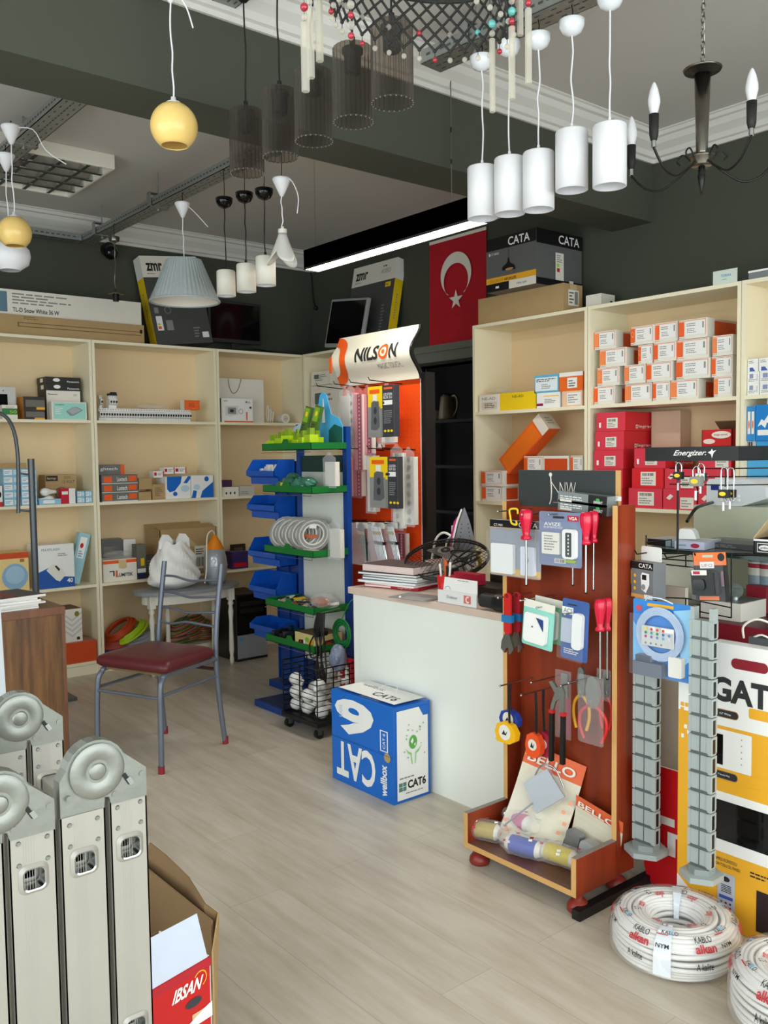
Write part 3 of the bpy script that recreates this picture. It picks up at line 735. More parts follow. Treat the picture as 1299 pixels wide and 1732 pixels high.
for k in range(NB):
    t = 2*PI*k/NB+math.radians(121); c, s_ = math.cos(t), math.sin(t); R = .25
    pts = [(0.035*c, .035*s_, zb-.028), (.08*c, .08*s_, zb-.062), (.14*c, .14*s_, zb-.092), (.20*c, .20*s_, zb-.075), (R*c, R*s_, zb-.02)]
    MB().tube(pts, .0042, 'black', n=8, sub=5).tube([(.04*c, .04*s_, zb-.012), (.065*c, .065*s_, zb+.012), (.085*c, .085*s_, zb-.005), (.075*c, .075*s_, zb-.02)], .003, 'black', n=6, sub=4).build('arm', e)
    cd_ = MB().cyl((R*c, R*s_, zb-.02), (R*c, R*s_, zb+.002), .008, 'steel').lathe([(0, 0), (.010, .002), (.0145, .02), (.016, .085), (0, .085)], (R*c, R*s_, zb+.0), 'black_matte', n=20).build('candle_holder', e)
    MB().lathe([(.010, -.005), (.014, .01), (.0195, .035), (.019, .05), (.013, .078), (.006, .096), (0, .103)], (R*c, R*s_, zb+.085), 'shade_white', n=20).build('candle_bulb', cd_)
# -- black lattice chandelier with beads and glass rods
cx = at_d(714, 20, 1.72); cx_, cy_ = cx.x, cx.y
zl = at_d(714, 10, 1.72).z
e = empty('crystal_chandelier', (cx_, cy_, 0), 'black lattice chandelier with coloured beads and hanging glass rods at the top centre', 'chandelier')
mat('bead_red', '#a3182c', .1, coat=.6); mat('bead_teal', '#5cb3ad', .12, coat=.6)
R = .175
b = MB(); N = 34; cell = 2*PI/N; hh = .0165; rows = 5
zl -= .004
ux = RT.copy(); ux.z = 0; ux.normalize(); uy = Vector((-ux.y, ux.x, 0))
def lp(i, j): t = cell*i; return ux*(R*math.cos(t))+uy*(R*.8*math.sin(t))+Vector((0, 0, zl+j*hh-.024*math.cos(t)))
for j in range(-1, rows):
    for i in range(2*N):
        if (i+j) % 2: continue
        a = lp(i/2, j)
        for s_ in (-1, 1): b.tube([a, (a+lp((i+s_)/2, j+1))/2, lp((i+s_)/2, j+1)], .0027, 'black_matte', n=5)
        b.sphere(a, .0042, 'black_matte', n=8, k=5)
b.tube([lp(i/2, rows) for i in range(2*N)], .004, 'black_matte', closed=True, n=6)
b.cyl((0, 0, zl+rows*hh), (0, 0, CN), .006, 'black_matte', n=8)
for k in range(4):
    b.tube([lp(k*N/4, rows), (0, 0, zl+rows*hh+.02)], .003, 'black_matte', n=5)
b.build('lattice', e)
rnd = random.Random(5)
for i in range(0, 2*N):
    if (i-1) % 2: continue
    a = lp(i/2, -1)
    bb = MB().cyl(a, a-Vector((0, 0, .012)), .0007, 'black', n=4).sphere(a-Vector((0, 0, .018)), .0055, 'crystal' if i % 5 else ('bead_red' if i % 10 else 'bead_teal'), n=10, k=6)
    bb.build('bead', e)
for i in range(0, N, 2):
    a = lp(i+.5, 1)+Vector((0, 0, .0)); 
    MB().sphere(a, .006, ['crystal', 'crystal', 'bead_teal', 'crystal', 'bead_red', 'crystal'][(i//2) % 6], n=10, k=6).build('bead', e)
def strand(px, py_end, D, beads, rod=True, L=.12, wr=.0075):
    q = at_d(px, py_end, D)-Vector((cx_, cy_, 0)); q.z = at_d(px, py_end, D).z
    ztop = zl+.03
    if rod:
        st = MB().cyl((q.x, q.y, q.z), (q.x, q.y, q.z+L), wr, 'crystal', n=6, smooth=False).build('glass_rod', e)
        zz = q.z+L
    else: zz = q.z; st = e
    b = MB().cyl((q.x, q.y, zz), (q.x, q.y, max(ztop, zz+.02)), .0006, 'nickel', n=4)
    for k, m_ in enumerate(beads): b.sphere((q.x, q.y, zz+.010+k*.018), .0075 if k % 2 else .006, m_, n=10, k=6)
    b.build('bead_string', e)
strand(517, 155, 1.62, ['crystal', 'bead_red']); strand(526, 132, 1.7, ['crystal', 'bead_teal'], L=.13); strand(541, 104, 1.75, ['bead_red', 'crystal'], L=.12)
strand(833, 190, 1.7, ['crystal', 'bead_teal'], L=.135, wr=.0055); strand(866, 168, 1.66, ['bead_red', 'bead_teal', 'crystal'], L=.13, wr=.006); strand(894, 142, 1.6, ['bead_red', 'crystal', 'bead_teal'], L=.13, wr=.006)
strand(594, 70, 1.62, ['bead_red', 'crystal', 'bead_red', 'crystal', 'bead_teal'], rod=False); strand(880, 60, 1.72, ['crystal', 'bead_red'], L=.1, wr=.006)
# ------------------------------------------------------------------ on top of the shelving
def dR(x, px, py, y0): return at_x(px, py, x).y-y0            # depth of a right-wall carton whose side ends at px
b0, zt_brown = put('L', 4, -90, 244, 537, 571, 'long_carton', 'long brown cardboard carton lying on top of the left shelving, under the white one', 'carton', 'card',
    [('F', 'r', .33, .60, .985, .64, 'card_dark'), ('F', 'r', .33, .42, .985, .46, 'card_dark'), ('F', 'r', .33, .42, .337, .64, 'card_dark'), ('F', 'r', .975, .55, .99, .75, 'black'), ('F', 'l', .36, .78, .46, .95, 2, 'card_dark')], depth=.2, inset=.03)
put('L', 4, -90, 239, 496, 536, 'long_carton', 'long white tube-lamp carton with small print lying on the brown carton', 'carton', 'warm_white',
    [('F', 'r', .0, .1, .285, .9, C('#5d7f8e')), ('F', 'l', .31, .42, .62, .9, 4, 'grey_ink'), ('F', 't', .31, .12, .545, .30, 'TL-D Snow White 36 W', 'ink', .02)], depth=.17, inset=.05, z0=zt_brown)
# leaning carton with a yellow spine
p = at_x(268, 579, XL-.06)
def zmr(name, label, loc, rot, w, d, h, yside):
    fr, fw, fh = faces(w, d, h)['F']
    b = MB().box((0, 0, 0), (w, d, h*.76), C('#4a4b4a')).box((0, 0, h*.76), (w, d, h), 'warm_white')
    F = faces(w, d, h)
    b.rect(F[yside][0], 0, 0, d, h*.76, 'yellow', .0005); b.rect(F[yside][0], 0, h*.76, d, h, 'white', .0005)
    b.lines(F[yside][0], d*.4, h*.3, d*.6, h*.6, 10, 'grey_ink')
    b.text(fr, w*.08, h*.83, w*.36, h*.92, 'zmr', 'black', .03)
    b.lines(fr, w*.08, h*.79, w*.3, h*.81, 1, 'grey_ink')
    return b, fr
b, fr = zmr('carton', '', None, None, .43, .10, .62, 'L')
b.rect(fr, .03, .10, .075, .20, 'white'); b.rect(fr, .036, .11, .06, .13, 'orange', .001); b.rect(fr, .036, .135, .055, .15, 'lime', .001); b.rect(fr, .10, .10, .15, .17, 'grey_ink')
b.rect(fr, .36, .04, .41, .08, 'white'); b.lines(fr, .30, .04, .35, .12, 4, 'grey_ink'); b.rect(fr, .03, .22, .06, .26, 'grey_ink'); b.ring(fr, .13, .24, .02, .024, 'grey_ink')
o = b.build('flat_carton', loc=(p.x, p.y, 2.162), rot=(math.radians(-8), 0, PI/2))
o.rotation_euler = Matrix.Rotation(math.radians(-6), 4, 'X').to_3x3().to_4x4().to_euler()
o.matrix_world = Matrix.Translation((p.x-.02, p.y, 2.163)) @ Matrix.Rotation(math.radians(6.5), 4, 'X') @ Matrix.Rotation(math.radians(-9), 4, 'Y') @ Matrix.Rotation(PI/2, 4, 'Z')
tag(o, 'flat carton with yellow spine leaning on the left wall behind the pleated lamp', 'carton', 'flat cartons leaning on the walls')
b, fr = zmr('carton', '', None, None, .50, .075, .62, 'R')
b.rect(fr, .40, .42, .46, .455, 'yellow'); b.lines(fr, .41, .43, .45, .445, 1, 'ink', h=.001); b.text(fr, .33, .525, .44, .56, '4080', 'grey_ink', -.012); b.rect(fr, .35, .575, .362, .585, 'ink'); b.rect(fr, .37, .575, .39, .585, 'ink'); b.lines(fr, .39, .1, .43, .30, 9, 'grey_ink')
p = at_y(582, 500, 4.02)
o = b.build('flat_carton')
o.matrix_world = Matrix.Translation((p.x, 4.0, 2.166)) @ Matrix.Rotation(math.radians(-11), 4, 'X')
tag(o, 'flat carton with white top and yellow spine leaning on the wall behind the silver monitor', 'carton', 'flat cartons leaning on the walls')
# monitors
def monitor(label, M4, w, h, frame, stand=True):
    e = empty('monitor', (0, 0, 0), label, 'monitor'); e.matrix_world = M4
    MB().box((0, .0, 0), (w, .03, h), frame).box((w*.2, .03, h*.2), (w*.8, .055, h*.8), 'black').build('casing', e, bevel=.006)
    MB().box((.018, -.002, .028), (w-.018, .001, h-.018), 'black_gloss').build('screen', e)
    if stand: MB().box((w*.45, .03, -.05), (w*.55, .045, h*.3), frame).lathe([(0, -.06), (.10, -.06), (.10, -.052), (0, -.045)], (w/2, .03, 0), frame).build('stand', e)
p = at_x(352, 510, XL-.13)
monitor('black flat monitor standing on the shelving between the leaning carton and the corner', Matrix.Translation((p.x, p.y, 2.225)) @ Matrix.Rotation(PI/2, 4, 'Z'), .44, .30, 'black_matte')
p = at_y(548, 580, 3.87)
mat('silver_plastic', '#9a9c9a', .4)
monitor('silver-framed flat monitor leaning in the corner on top of the shelving', Matrix.Translation((p.x, p.y, 2.19)) @ Matrix.Rotation(math.radians(-8), 4, 'X') @ Matrix.Rotation(math.radians(6), 4, 'Y'), .44, .35, 'silver_plastic', False)
tag(MB().tube([(XW+.004, at_x(300, 1, XW).y, 2.86)]*1+[at_x(510, 455, XW+.01), at_x(525, 462, XW+.01), at_y(528, 480, YW-.01), at_y(530, 505, YW-.01), at_y(533, 518, YW-.02)], .004, 'black', sub=5).sphere(at_y(534, 521, YW-.02), .018, 'black', n=8, k=6).build('cable'), 'thin black cable dangling in the corner above the shelving', 'cable')
p = at_x(440, 590, XL-.08)
tag(MB().box((0, 0, 0), (.16, .5, .012), 'black').tube([(.02, .0, .02), (.1, .1, .03), (.06, .3, .025), (.12, .45, .02)], .006, 'black', sub=4).build('tray', loc=(p.x-.12, p.y-.15, 2.159)), 'low dark tray with leads on the shelving in the corner', 'tray')

# Turkish flag on the wall
def flag():
    tl = at_y(725, 411, YW-.02); tr = at_y(821, 386, YW-.02); bl = at_y(729, 585, YW-.02)
    w = tr.x-tl.x; zt = (tl.z+tr.z)/2; h = zt-bl.z
    mat('flag_red', '#b50f22', .7, var=.05, vs=6)
    b = MB(); nx = 20; nz = 6; vs = []; 
    for j in range(nz+1):
        for i in range(nx+1): vs.append((tl.x+w*i/nx, YW-.012-.004*math.sin(i*.9+j*.3)*(j/nz)-.001*j, zt-h*j/nz))
    b.add(vs, [(j*(nx+1)+i, (j+1)*(nx+1)+i, (j+1)*(nx+1)+i+1, j*(nx+1)+i+1) for j in range(nz) for i in range(nx)], 'flag_red', True)
    b.box((tl.x, YW-.014, zt-.012), (tl.x+w, YW-.010, zt+.008), 'warm_white')
    fr = Fr((tl.x, YW-.026, zt-h), (1, 0, 0), (0, 0, 1))
    # crescent (opening downwards) and star
    R1 = w*.27; cx, cz = w*.5, h*.64; R2 = R1*.80; off = R1*.30
    out = [(cx+R1*math.cos(t), cz+R1*math.sin(t)) for t in [math.radians(-62+(304)*k/40) for k in range(41)]]
    A = math.radians(-62)
    inn = []
    for k in range(41):
        t = math.radians(-45+270*k/40); inn.append((cx+R2*math.cos(t), cz-off+R2*math.sin(t)))
    n = 41
    b.add([fr.p(x, y, 0) for x, y in out]+[fr.p(x, y, 0) for x, y in inn], [(i, i+1, n+i+1, n+i) for i in range(n-1)], 'warm_white')
    sx, sz, sr = w*.5, h*.40, w*.125
    pts = []
    for k in range(10): t = PI/2+k*PI/5; r = sr if k % 2 == 0 else sr*.382; pts.append((sx+r*math.cos(t), sz+r*math.sin(t)))
    b.add([fr.p(sx, sz, 0)]+[fr.p(x, y, 0) for x, y in pts], [(0, 1+k, 1+(k+1) % 10) for k in range(10)], 'warm_white')
    tag(b.build('flag'), 'red flag with a white crescent and star hanging on the dark wall above the doorway', 'flag')
flag()

# right-hand top: brown carton, pendant carton, small white box, sign, light batten
ax = at_y(953, 520, YR+.03).x
o, zb = put('R', 4, 809, 953, 493, 530, 'carton', 'plain brown cardboard carton under the black pendant-lamp carton', 'carton', 'card', [('R', 'r', .25, .25, .8, .8, 'warm_white'), ('R', 'l', .3, .3, .55, .75, 4, 'ink'), ('R', 'b', .58, .3, .75, .75, 'ink'), ('R', 'r', .35, .8, .7, 1, 'card_light')], depth=dR(ax, 985, 487, YR+.03), inset=.03)
put('R', 4, 823, 907, 396, 493, 'carton', 'black and grey pendant-lamp carton with an orange stripe, on the brown carton', 'carton', C('#636462'),
    [('F', 'r', 0, .77, 1, 1, 'black'), ('F', 't', .45, .80, .88, .955, 'CATA', 'white', .015), ('F', 'r', 0, .15, 1, .26, 'amber'), ('F', 't', .07, .17, .36, .22, 'DEKORATIF', C('#b87a20')), ('F', 't', .37, .17, .62, .22, 'APLIKLER', 'ink', .02), ('F', 'r', 0, 0, .47, .15, 'black'), ('F', 'r', .47, 0, 1, .15, 'warm_white'), ('F', 't', .62, .05, .82, .09, 'YENI SERI', 'ink'), ('F', 't', .1, .68, .27, .72, 'CT-8002', 'white'), ('F', 'd', .06, .67, .09, .73, 'white'),
     ('F', 'r', .463, .52, .468, .80, 'black'), ('F', 'p', 0, 0, 0, 0, 'black', [(.455, .58), (.475, .58), (.485, .50), (.52, .46), (.58, .43), (.60, .39), (.60, .34), (.335, .36), (.335, .41), (.36, .44), (.42, .47), (.445, .51)]), ('F', 'd', .40, .345, .56, .39, C('#c98b52')), ('F', 'r', .2, .05, .27, .09, 'white'),
     ('R', 'r', 0, .74, 1, 1, 'black'), ('R', 't', .47, .79, .93, .95, 'CATA', 'white', .01), ('R', 'r', .40, .12, .58, .62, 'warm_white'), ('R', 'l', .43, .44, .55, .59, 4, 'grey_ink'), ('R', 'r', .43, .36, .48, .42, 'lime'), ('R', 'r', .43, .27, .49, .34, 'red'), ('R', 'r', 0, 0, 1, .12, 'black'), ('R', 'r', .70, .05, .79, .14, 'warm_white'), ('R', 'l', .84, .08, .94, .12, 2, 'black')],
    depth=4.150-3.762, inset=-.074, z0=zb)
put('R', 4, 962, 988, 484, 520, 'carton', 'small off-white box beside the brown carton on top of the right shelving', 'box', 'warm_white', [('R', 'r', .7, .35, .85, .6, 'ink')], depth=.16, inset=.14, z0=2.16) if False else carton('carton', 'small off-white box beside the brown carton on top of the right shelving', 'box', (-3.10, YR+.15, 2.159), .10, .12, .088, 'warm_white', [('R', 'r', .66, .35, .84, .62, 'ink')])
p = at_y(1207, 480, YR+.01)
tag(MB().box((0, 0, 0), (.118, .004, .062), C('#d5dfd2')).text(Fr((0, 0, 0), (1, 0, 0), (0, 0, 1)), .04, .030, .09, .042, 'TORAA', 'cyan').lines(Fr((0, 0, 0), (1, 0, 0), (0, 0, 1)), .045, .016, .085, .022, 1, 'cyan').build('card_sign', loc=(p.x, YR+.004, 2.159)), 'pale green card sign with blue writing standing on the right shelving edge', 'sign')
e = empty('light_batten', (-2.10, YR+.02, 2.159), 'grey fluorescent light batten lying on the shelving at the right edge', 'light')
MB().box((0, 0, .0), (1.1, .09, .03), C('#7c7f82')).build('body', e, bevel=.003); MB().box((0, 0, .031), (1.1, .09, .040), 'white').build('cover', e)

# ------------------------------------------------------------------ left shelves, upper level
V = C('#7f7c78')
put('L', 3, -22, 28, 654, 710, 'video_intercom', 'grey intercom screen unit standing on the shelf at the left edge', 'intercom', C('#c9c9c4'), [('F', 'r', 0, .18, .72, .78, 'black_gloss'), ('F', 'd', .56, .86, .60, .90, 'ink')], depth=.04, inset=.12)
put('L', 3, 4, 30, 685, 711, 'battery_pack_carton', 'small green and white carton in front of the grey intercom', 'box', 'warm_white', [('F', 'r', 0, .32, 1, .76, C('#1d7a3c')), ('F', 't', .5, .42, .95, .62, '50', 'lime'), ('F', 'l', .25, .82, .9, .9, 1, 'grey_ink')], depth=.06, inset=.03)
_, z = put('L', 3, 41, 76, 693, 711, 'carton', 'black and amber lamp carton, lower of the pair beside the printer boxes', 'box', C('#2a211a'), [('F', 'r', .1, .25, 1, .8, C('#6b665e')), ('F', 'r', .5, 0, 1, .2, 'amber')], depth=.12, inset=.04, side=C('#c07a2c'), group='black and amber lamp cartons')
put('L', 3, 40, 76, 671, 693, 'carton', 'black and amber lamp carton, upper of the pair beside the printer boxes', 'box', C('#2a211a'), [('F', 'r', .1, .22, 1, .75, C('#6b665e')), ('F', 'r', .6, 0, 1, .2, 'amber')], depth=.12, inset=.04, z0=z, side=C('#c07a2c'), group='black and amber lamp cartons')
_, z = put('L', 3, 80, 137, 661, 711, 'carton', 'white phone carton at the bottom of the stack behind the turquoise box', 'box', 'warm_white', [('F', 't', .05, .85, .33, .9, 'Panasonic', 'ink', .02), ('F', 'l', .8, .82, .92, .9, 2, 'grey_ink')], depth=.16, inset=.10, side='black')
for i, yy in enumerate((649, 638)):
    _, z = put('L', 3, 79-i, 137, yy, 660, 'carton', ['black flat carton with white oval logo, just above the white phone carton', 'black flat carton with white oval logo, topmost of the stack on the left shelf'][i], 'box', 'black', [('F', 'd', .2, .25, .4, .8, 'white'), ('F', 't', .6, .2, .95, .45, 'Panasonic', 'white', .01), ('R', 'r', .1, .2, .4, .8, 'white'), ('L', 'r', .4, .2, .7, .8, 'white')], depth=.17, inset=.09, z0=z, group='black flat phone cartons')
put('L', 3, 88, 147, 680, 711, 'router_box', 'turquoise and white modem box in front of the black carton stack', 'box', 'warm_white', [('F', 'r', .05, .05, .97, .95, C('#9fdccf')), ('F', 't', .1, .8, .35, .9, 'modem', 'ink'), ('F', 'p', 0, 0, 0, 0, C('#8b9799'), [(.40, .48), (.60, .72), (.72, .74), (.90, .55), (.62, .24), (.52, .22)]), ('F', 'p', 0, 0, 0, 0, C('#a9b4b6'), [(.44, .50), (.62, .70), (.70, .70), (.85, .55), (.60, .32)]), ('F', 'l', .1, .3, .35, .7, 4, 'white')], depth=.05, inset=.02)
# circuit breakers in a long row
mat('breaker', '#eeeeea', .4, var=.03)
def breaker(poles):
    w = .0178*poles; b = MB()
    b.prism(Fr((0, .07, 0), (0, -1, 0), (0, 0, 1), (1, 0, 0)), [(0, 0), (.045, 0), (.045, .018), (.065, .022), (.065, .058), (.045, .062), (.045, .082), (0, .082)], .0004, w-.0004, 'breaker')
    f = Fr((0, .0045, 0), (1, 0, 0), (0, 0, 1)); g = Fr((0, .0245, 0), (1, 0, 0), (0, 0, 1))
    for k in range(poles):
        x = .0178*(k+.5); b.box((x-.0035, -.006, .033), (x+.0035, .006, .048), 'black'); b.disc(g, x, .073, .003, 'ink'); b.rect(f, x-.006, .023, x+.006, .027, 'grey_ink')
    return b
x0 = at_x(170, 715, XL-.035); x1 = at_x(331, 716, XL-.035); protos = {}
y = x0.y; seq = [2, 3, 4, 3, 1, 1, 2, 1, 2, 1, 1, 1]+[1]*14; i = 0
while y < x1.y-.02 and i < len(seq):
    n = seq[i]
    if n not in protos: o = breaker(n).build('circuit_breaker'); protos[n] = o
    else: o = protos[n].copy(); COL.objects.link(o)
    o.location = (XL-.035, y, LV[3]+.0006+(.0 if i != 4 else 0)); o.rotation_euler = (0, 0, PI/2)
    tag(o, '%s circuit breaker from the left in the long row on the upper shelf' % ordinal(i).capitalize(), 'circuit breaker', 'circuit breakers in a row on the left shelf'); y += .0178*n+.0006; i += 1
p = at_x(193, 693, XL-.05)
b = breaker(3); b.box((.0, .01, .082), (.054, .05, .096), 'black').box((.01, -.004, .096), (.045, .02, .104), 'black')
tag(b.build('contactor', loc=(XL-.04, p.y-.03, LV[3]+.0835), rz=PI/2), 'black and white contactor sitting on top of the circuit breaker row', 'contactor')
p = at_x(172, 693, XL-.05); tag(breaker(1).build('contactor', loc=(XL-.06, p.y, LV[3]+.0835), rz=PI/2), 'single grey module on top of the left end of the breaker row', 'circuit breaker')
put('L', 3, 312, 338, 677, 693, 'orange_box', 'small orange box lying on the right end of the breaker row', 'box', C('#f26a2a'), [('F', 't', .3, .3, .65, .7, 'EG', C('#c9430f'), .02)], depth=.06, inset=.05, z0=LV[3]+.083, side='warm_white')
def crumple(name, label, cat, c, r, m, sx=1, sy=1, sz=1, seed=0, amp=.18, n=26, k=16, parts=None, group=None, prints=None):
    """a crumpled bag: uneven closed surface"""
    rnd = random.Random(seed); ph = [(rnd.uniform(0, 6), rnd.randint(2, 7), rnd.randint(1, 5), rnd.uniform(.4, 1)) for _ in range(9)]
    vs = []; fs = []
    for j in range(k+1):
        p_ = PI*j/k
        for i in range(n):
            t = 2*PI*i/n; d = 1+amp*sum(a_*math.sin(m1*t+q+m2*p_) for q, m1, m2, a_ in ph)/4*math.sin(p_)
            v = Vector((sx*math.sin(p_)*math.cos(t), sy*math.sin(p_)*math.sin(t), sz*math.cos(p_)))*r*d
            vs.append(v+Vector((0, 0, sz*r)))
    for v in vs:
        if v.z < 0: v.z = 0
    for j in range(k):
        for i in range(n): fs.append((j*n+i, (j+1)*n+i, (j+1)*n+(i+1) % n, j*n+(i+1) % n))
    b = MB().add(vs, fs, m, False)
    if prints:
        for f_i in range(0, len(fs), prints[1]):
            f = fs[f_i]; q = [vs[i] for i in f]; cc = sum(q, Vector())/4; nn = (cc-Vector((0, 0, sz*r))).normalized()
            b.add([cc+(v-cc)*.55+nn*.0015 for v in q], [(0, 1, 2, 3)], prints[0])
    o = b.build(name, loc=c); return tag(o, label, cat, group)
p = at_x(256, 692, XL-.07)
crumple('plastic_bag', 'clear crumpled plastic bag lying on the breaker row', 'bag', (p.x, p.y, LV[3]+.083), .05, 'film', sx=.7, sy=2.0, sz=.35, seed=4)
# paper bag, thermostat box, spool
o, z = put('L', 3, 371, 447, 641, 717, 'paper_bag', 'large white paper carrier bag with a dark cord handle on the shelf near the corner', 'bag', 'warm_white', [('F', 'l', .1, .02, .3, .06, 1, 'warm_white')], depth=.09, inset=.13)
a, w = span('L', 371, 447, 717, .13)
pts = [at_x(386, 641, XL-.126), at_x(388, 655, XL-.126), at_x(394, 665, XL-.126), at_x(402, 660, XL-.126), at_x(408, 641, XL-.126)]
tag(MB().tube(pts, .0022, C('#5a4638'), n=6, sub=5).build('cord_handle', parent=None), None); h_ = bpy.data.objects['cord_handle']; h_.parent = o; bpy.context.view_layer.update(); h_.matrix_parent_inverse = (Matrix.Translation(o.location) @ Matrix.Rotation(PI/2, 4, 'Z')).inverted()
put('L', 3, 375, 428, 674, 716, 'thermostat_box', 'white box with a thermostat picture and orange base line in front of the paper bag', 'box', 'white', [('F', 'r', 0.08, 0, 1, .06, 'orange'), ('F', 'p', 0, 0, 0, 0, C('#d9d9d4'), [(.12, .28), (.12, .68), (.52, .70), (.54, .34), (.30, .26)]), ('F', 'r', .2, .35, .46, .62, C('#8e9490')), ('F', 'r', .27, .42, .38, .54, 'ink'), ('F', 'o', .54, .38, .68, .54, 'grey_ink', .8), ('F', 't', .08, .86, .2, .92, 'smart', 'ink'), ('F', 'r', .78, .10, .82, .44, 'orange'), ('F', 'd', .88, .58, .96, .68, C('#3d5a44')), ('F', 'r', .77, .82, .81, .9, 'ink'), ('F', 'l', .83, .8, .95, .9, 2, 'grey_ink')], depth=.07, inset=.03, side=V)
p = at_x(457, 717, XL-.08)
b = MB()
for k in range(3): b.tube([(0, -.02+.02*k, .005), (.03, -.03+.02*k, .07), (0, -.02+.025*k, .13-.02*k), (-.03, -.01+.02*k, .07)], .004, 'warm_white', closed=True, sub=5, n=6)
tag(b.build('cable_bundle', loc=(p.x, p.y, LV[3]+.004)), 'loop of pale cable standing beside the paper bag', 'cable')
p = at_x(481, 719, XL-.08)
MBs = MB().cyl((.02, 0, .036), (-.06, 0, .036), .036, 'warm_white', n=28); f = Fr((.0205, 0, .036), (0, 1, 0), (0, 0, 1))
MBs.ring(f, 0, 0, .012, .016, C('#c07050')).ring(f, 0, 0, .022, .026, C('#c9c2b4')).disc(f, 0, 0, .006, 'grey_ink')
tag(MBs.build('cable_spool', loc=(p.x, p.y, LV[3]+.001)), 'round white spool with concentric rings on the shelf near the corner', 'spool')
# ------------------------------------------------------------------ left shelves, middle level
CY = C('#8fc3de')
cyd = [('F', 'r', .06, .15, .55, .85, 'white'), ('F', 'l', .1, .3, .45, .7, 2, 'cyan'), ('F', 'r', .62, .2, .94, .8, C('#c9e2ef'))]
k = 0; pos_w = ['bottom', 'second', 'third', 'fourth', 'top']
for (a_, c_, nm, yt) in ((7, 36, 'left column', 791), (37, 64, 'right column', 791)):
    z = LV[2]
    for j in range(5):
        zt = LV[2]+(z_at(30, 793, at_x(a_, 858, XL-.03).x, at_x(a_, 858, XL-.03).y)-LV[2])*(j+1)/5-.0006
        put('L', 2, a_, c_-.5, 0, 858, 'lamp_box', 'light blue lamp box, %s of the %s behind the grey post' % (pos_w[j], nm), 'box', CY, cyd, depth=.11, inset=.03, z0=z, h=zt-z, group='light blue lamp boxes on the left shelf'); z = zt+.0005
put('L', 2, -12, 5, 822, 859, 'small_box', 'small black, white and red box at the very left of the middle shelf', 'box', 'white', [('F', 'd', .3, .4, .9, .75, 'black'), ('F', 'r', 0, 0, 1, .22, 'red')], depth=.08, inset=.02)
put('L', 2, -20, 45, 776, 0, 'carton', 'worn brown carton lying across the light blue boxes at the left edge', 'carton', 'card', depth=.12, inset=.04, z0=zt+.001, h=.035)
a_ = at_x(77, 845, XL-.12)
o, z = put('L', 2, 78, 130, 803, 849, 'carton', 'brown kraft lamp carton with a black band and lamp drawing on the middle left shelf', 'carton', 'card', [('F', 'r', .02, .78, .4, .97, 'ink'), ('F', 't', .06, .82, .34, .92, 'lamp', 'card_light', .02), ('F', 't', .55, .70, .95, .80, '12 VOLT', 'ink'), ('F', 'o', .3, .1, .7, .6, 'black', .92), ('F', 'l', .6, .85, .95, .95, 2, 'card_dark')], depth=.12, inset=.13)
p = at_x(80, 845, XL-.06)
mat('bulb_white', '#eeeeea', .3)
def bulb(px, py, z, i, lab, dirx=(0, 1, 0), x=XL-.06):
    p = at_x(px, py, x); d = Vector(dirx)
    b = MB().lathe([(0, 0), (.011, .002), (.012, .02), (.016, .04), (.024, .058), (.027, .075), (.02, .095), (.0, .105)], (0, 0, 0), 'bulb_white', n=16, axis=d)
    tag(b.build('light_bulb', loc=(p.x, p.y, z+.027)), lab, 'light bulb', 'loose bulbs on the middle left shelf')
bulb(64, 848, LV[2]+.001, 0, 'loose white bulb lying on the shelf before the brown lamp carton, pointing left', (0, .9, .0)); bulb(96, 848, LV[2]+.05, 1, 'white bulb lying on the light blue box', (0, -1, .0), XL-.075)
put('L', 2, 67, 110, 844, 858, 'lamp_box', 'flat light blue lamp box below the loose bulbs', 'box', CY, [('F', 'r', .15, .2, .6, .8, 'white')], depth=.09, inset=.02)
put('L', 2, 104, 117, 826, 856, 'lamp_box', 'small red upright lamp box', 'box', 'crimson', [('F', 'r', .1, .6, .9, .8, 'white')], depth=.045, inset=.015)
put('L', 2, 117.5, 128, 826, 856, 'lamp_box', 'small white upright lamp box right of the red one', 'box', 'white', depth=.045, inset=.015)
for j, (a_, c_) in enumerate(((131, 144), (145, 158))):
    z = LV[2]
    for q in range(2):
        _, z = put('L', 2, a_, c_, 0, 855, 'lamp_box', 'tiny light blue box, %s of the %s pair beside the shelf divider' % (('lower', 'upper')[q], ('left', 'right')[j]), 'box', CY, cyd, depth=.06, inset=.02, z0=z, h=.038, group='tiny light blue boxes')
LT = C('#6f6d69')
z = LV[2]
for j in range(3):
    _, z = put('L', 2, 173, 234, 0, 851, 'light_box', 'dark grey and orange light box, %s of the stack of three on the middle shelf' % ['bottom', 'middle', 'top'][j], 'box', LT, [('F', 'r', .06, .15, .28, .8, 'orange'), ('F', 'r', .74, .25, .96, .85, 'orange'), ('F', 't', .42, .25, .7, .75, 'Luxtech', 'white', .01), ('F', 'r', 0, 0, 1, .06, 'white')], depth=.14, inset=.02, z0=z, h=.058, group='dark grey and orange light boxes')
put('L', 2, 168, 211, 786, 812, 'light_box', 'grey box with orange end, on top of the grey and orange boxes', 'box', LT, [('F', 't', .05, .35, .72, .75, 'ghtech', 'white', .0), ('F', 'r', .85, 0, 1, 1, 'orange')], depth=.14, inset=.05, z0=z)
put('L', 2, 235, 256, 832, 849, 'carton', 'small brown carton at the bottom beside the grey light boxes', 'carton', 'card', depth=.1, inset=.02)
put('L', 2, 235, 257, 811, 0, 'carton', 'small brown carton lying on another beside the grey light boxes', 'carton', 'card', depth=.1, inset=.03, z0=LV[2]+.072, h=.075)
put('L', 2, 258, 280, 819, 848, 'carton', 'brown carton with faint drawings left of the white and blue boxes', 'carton', 'card', [('F', 'l', .2, .2, .8, .8, 5, 'card_dark')], depth=.1, inset=.03)
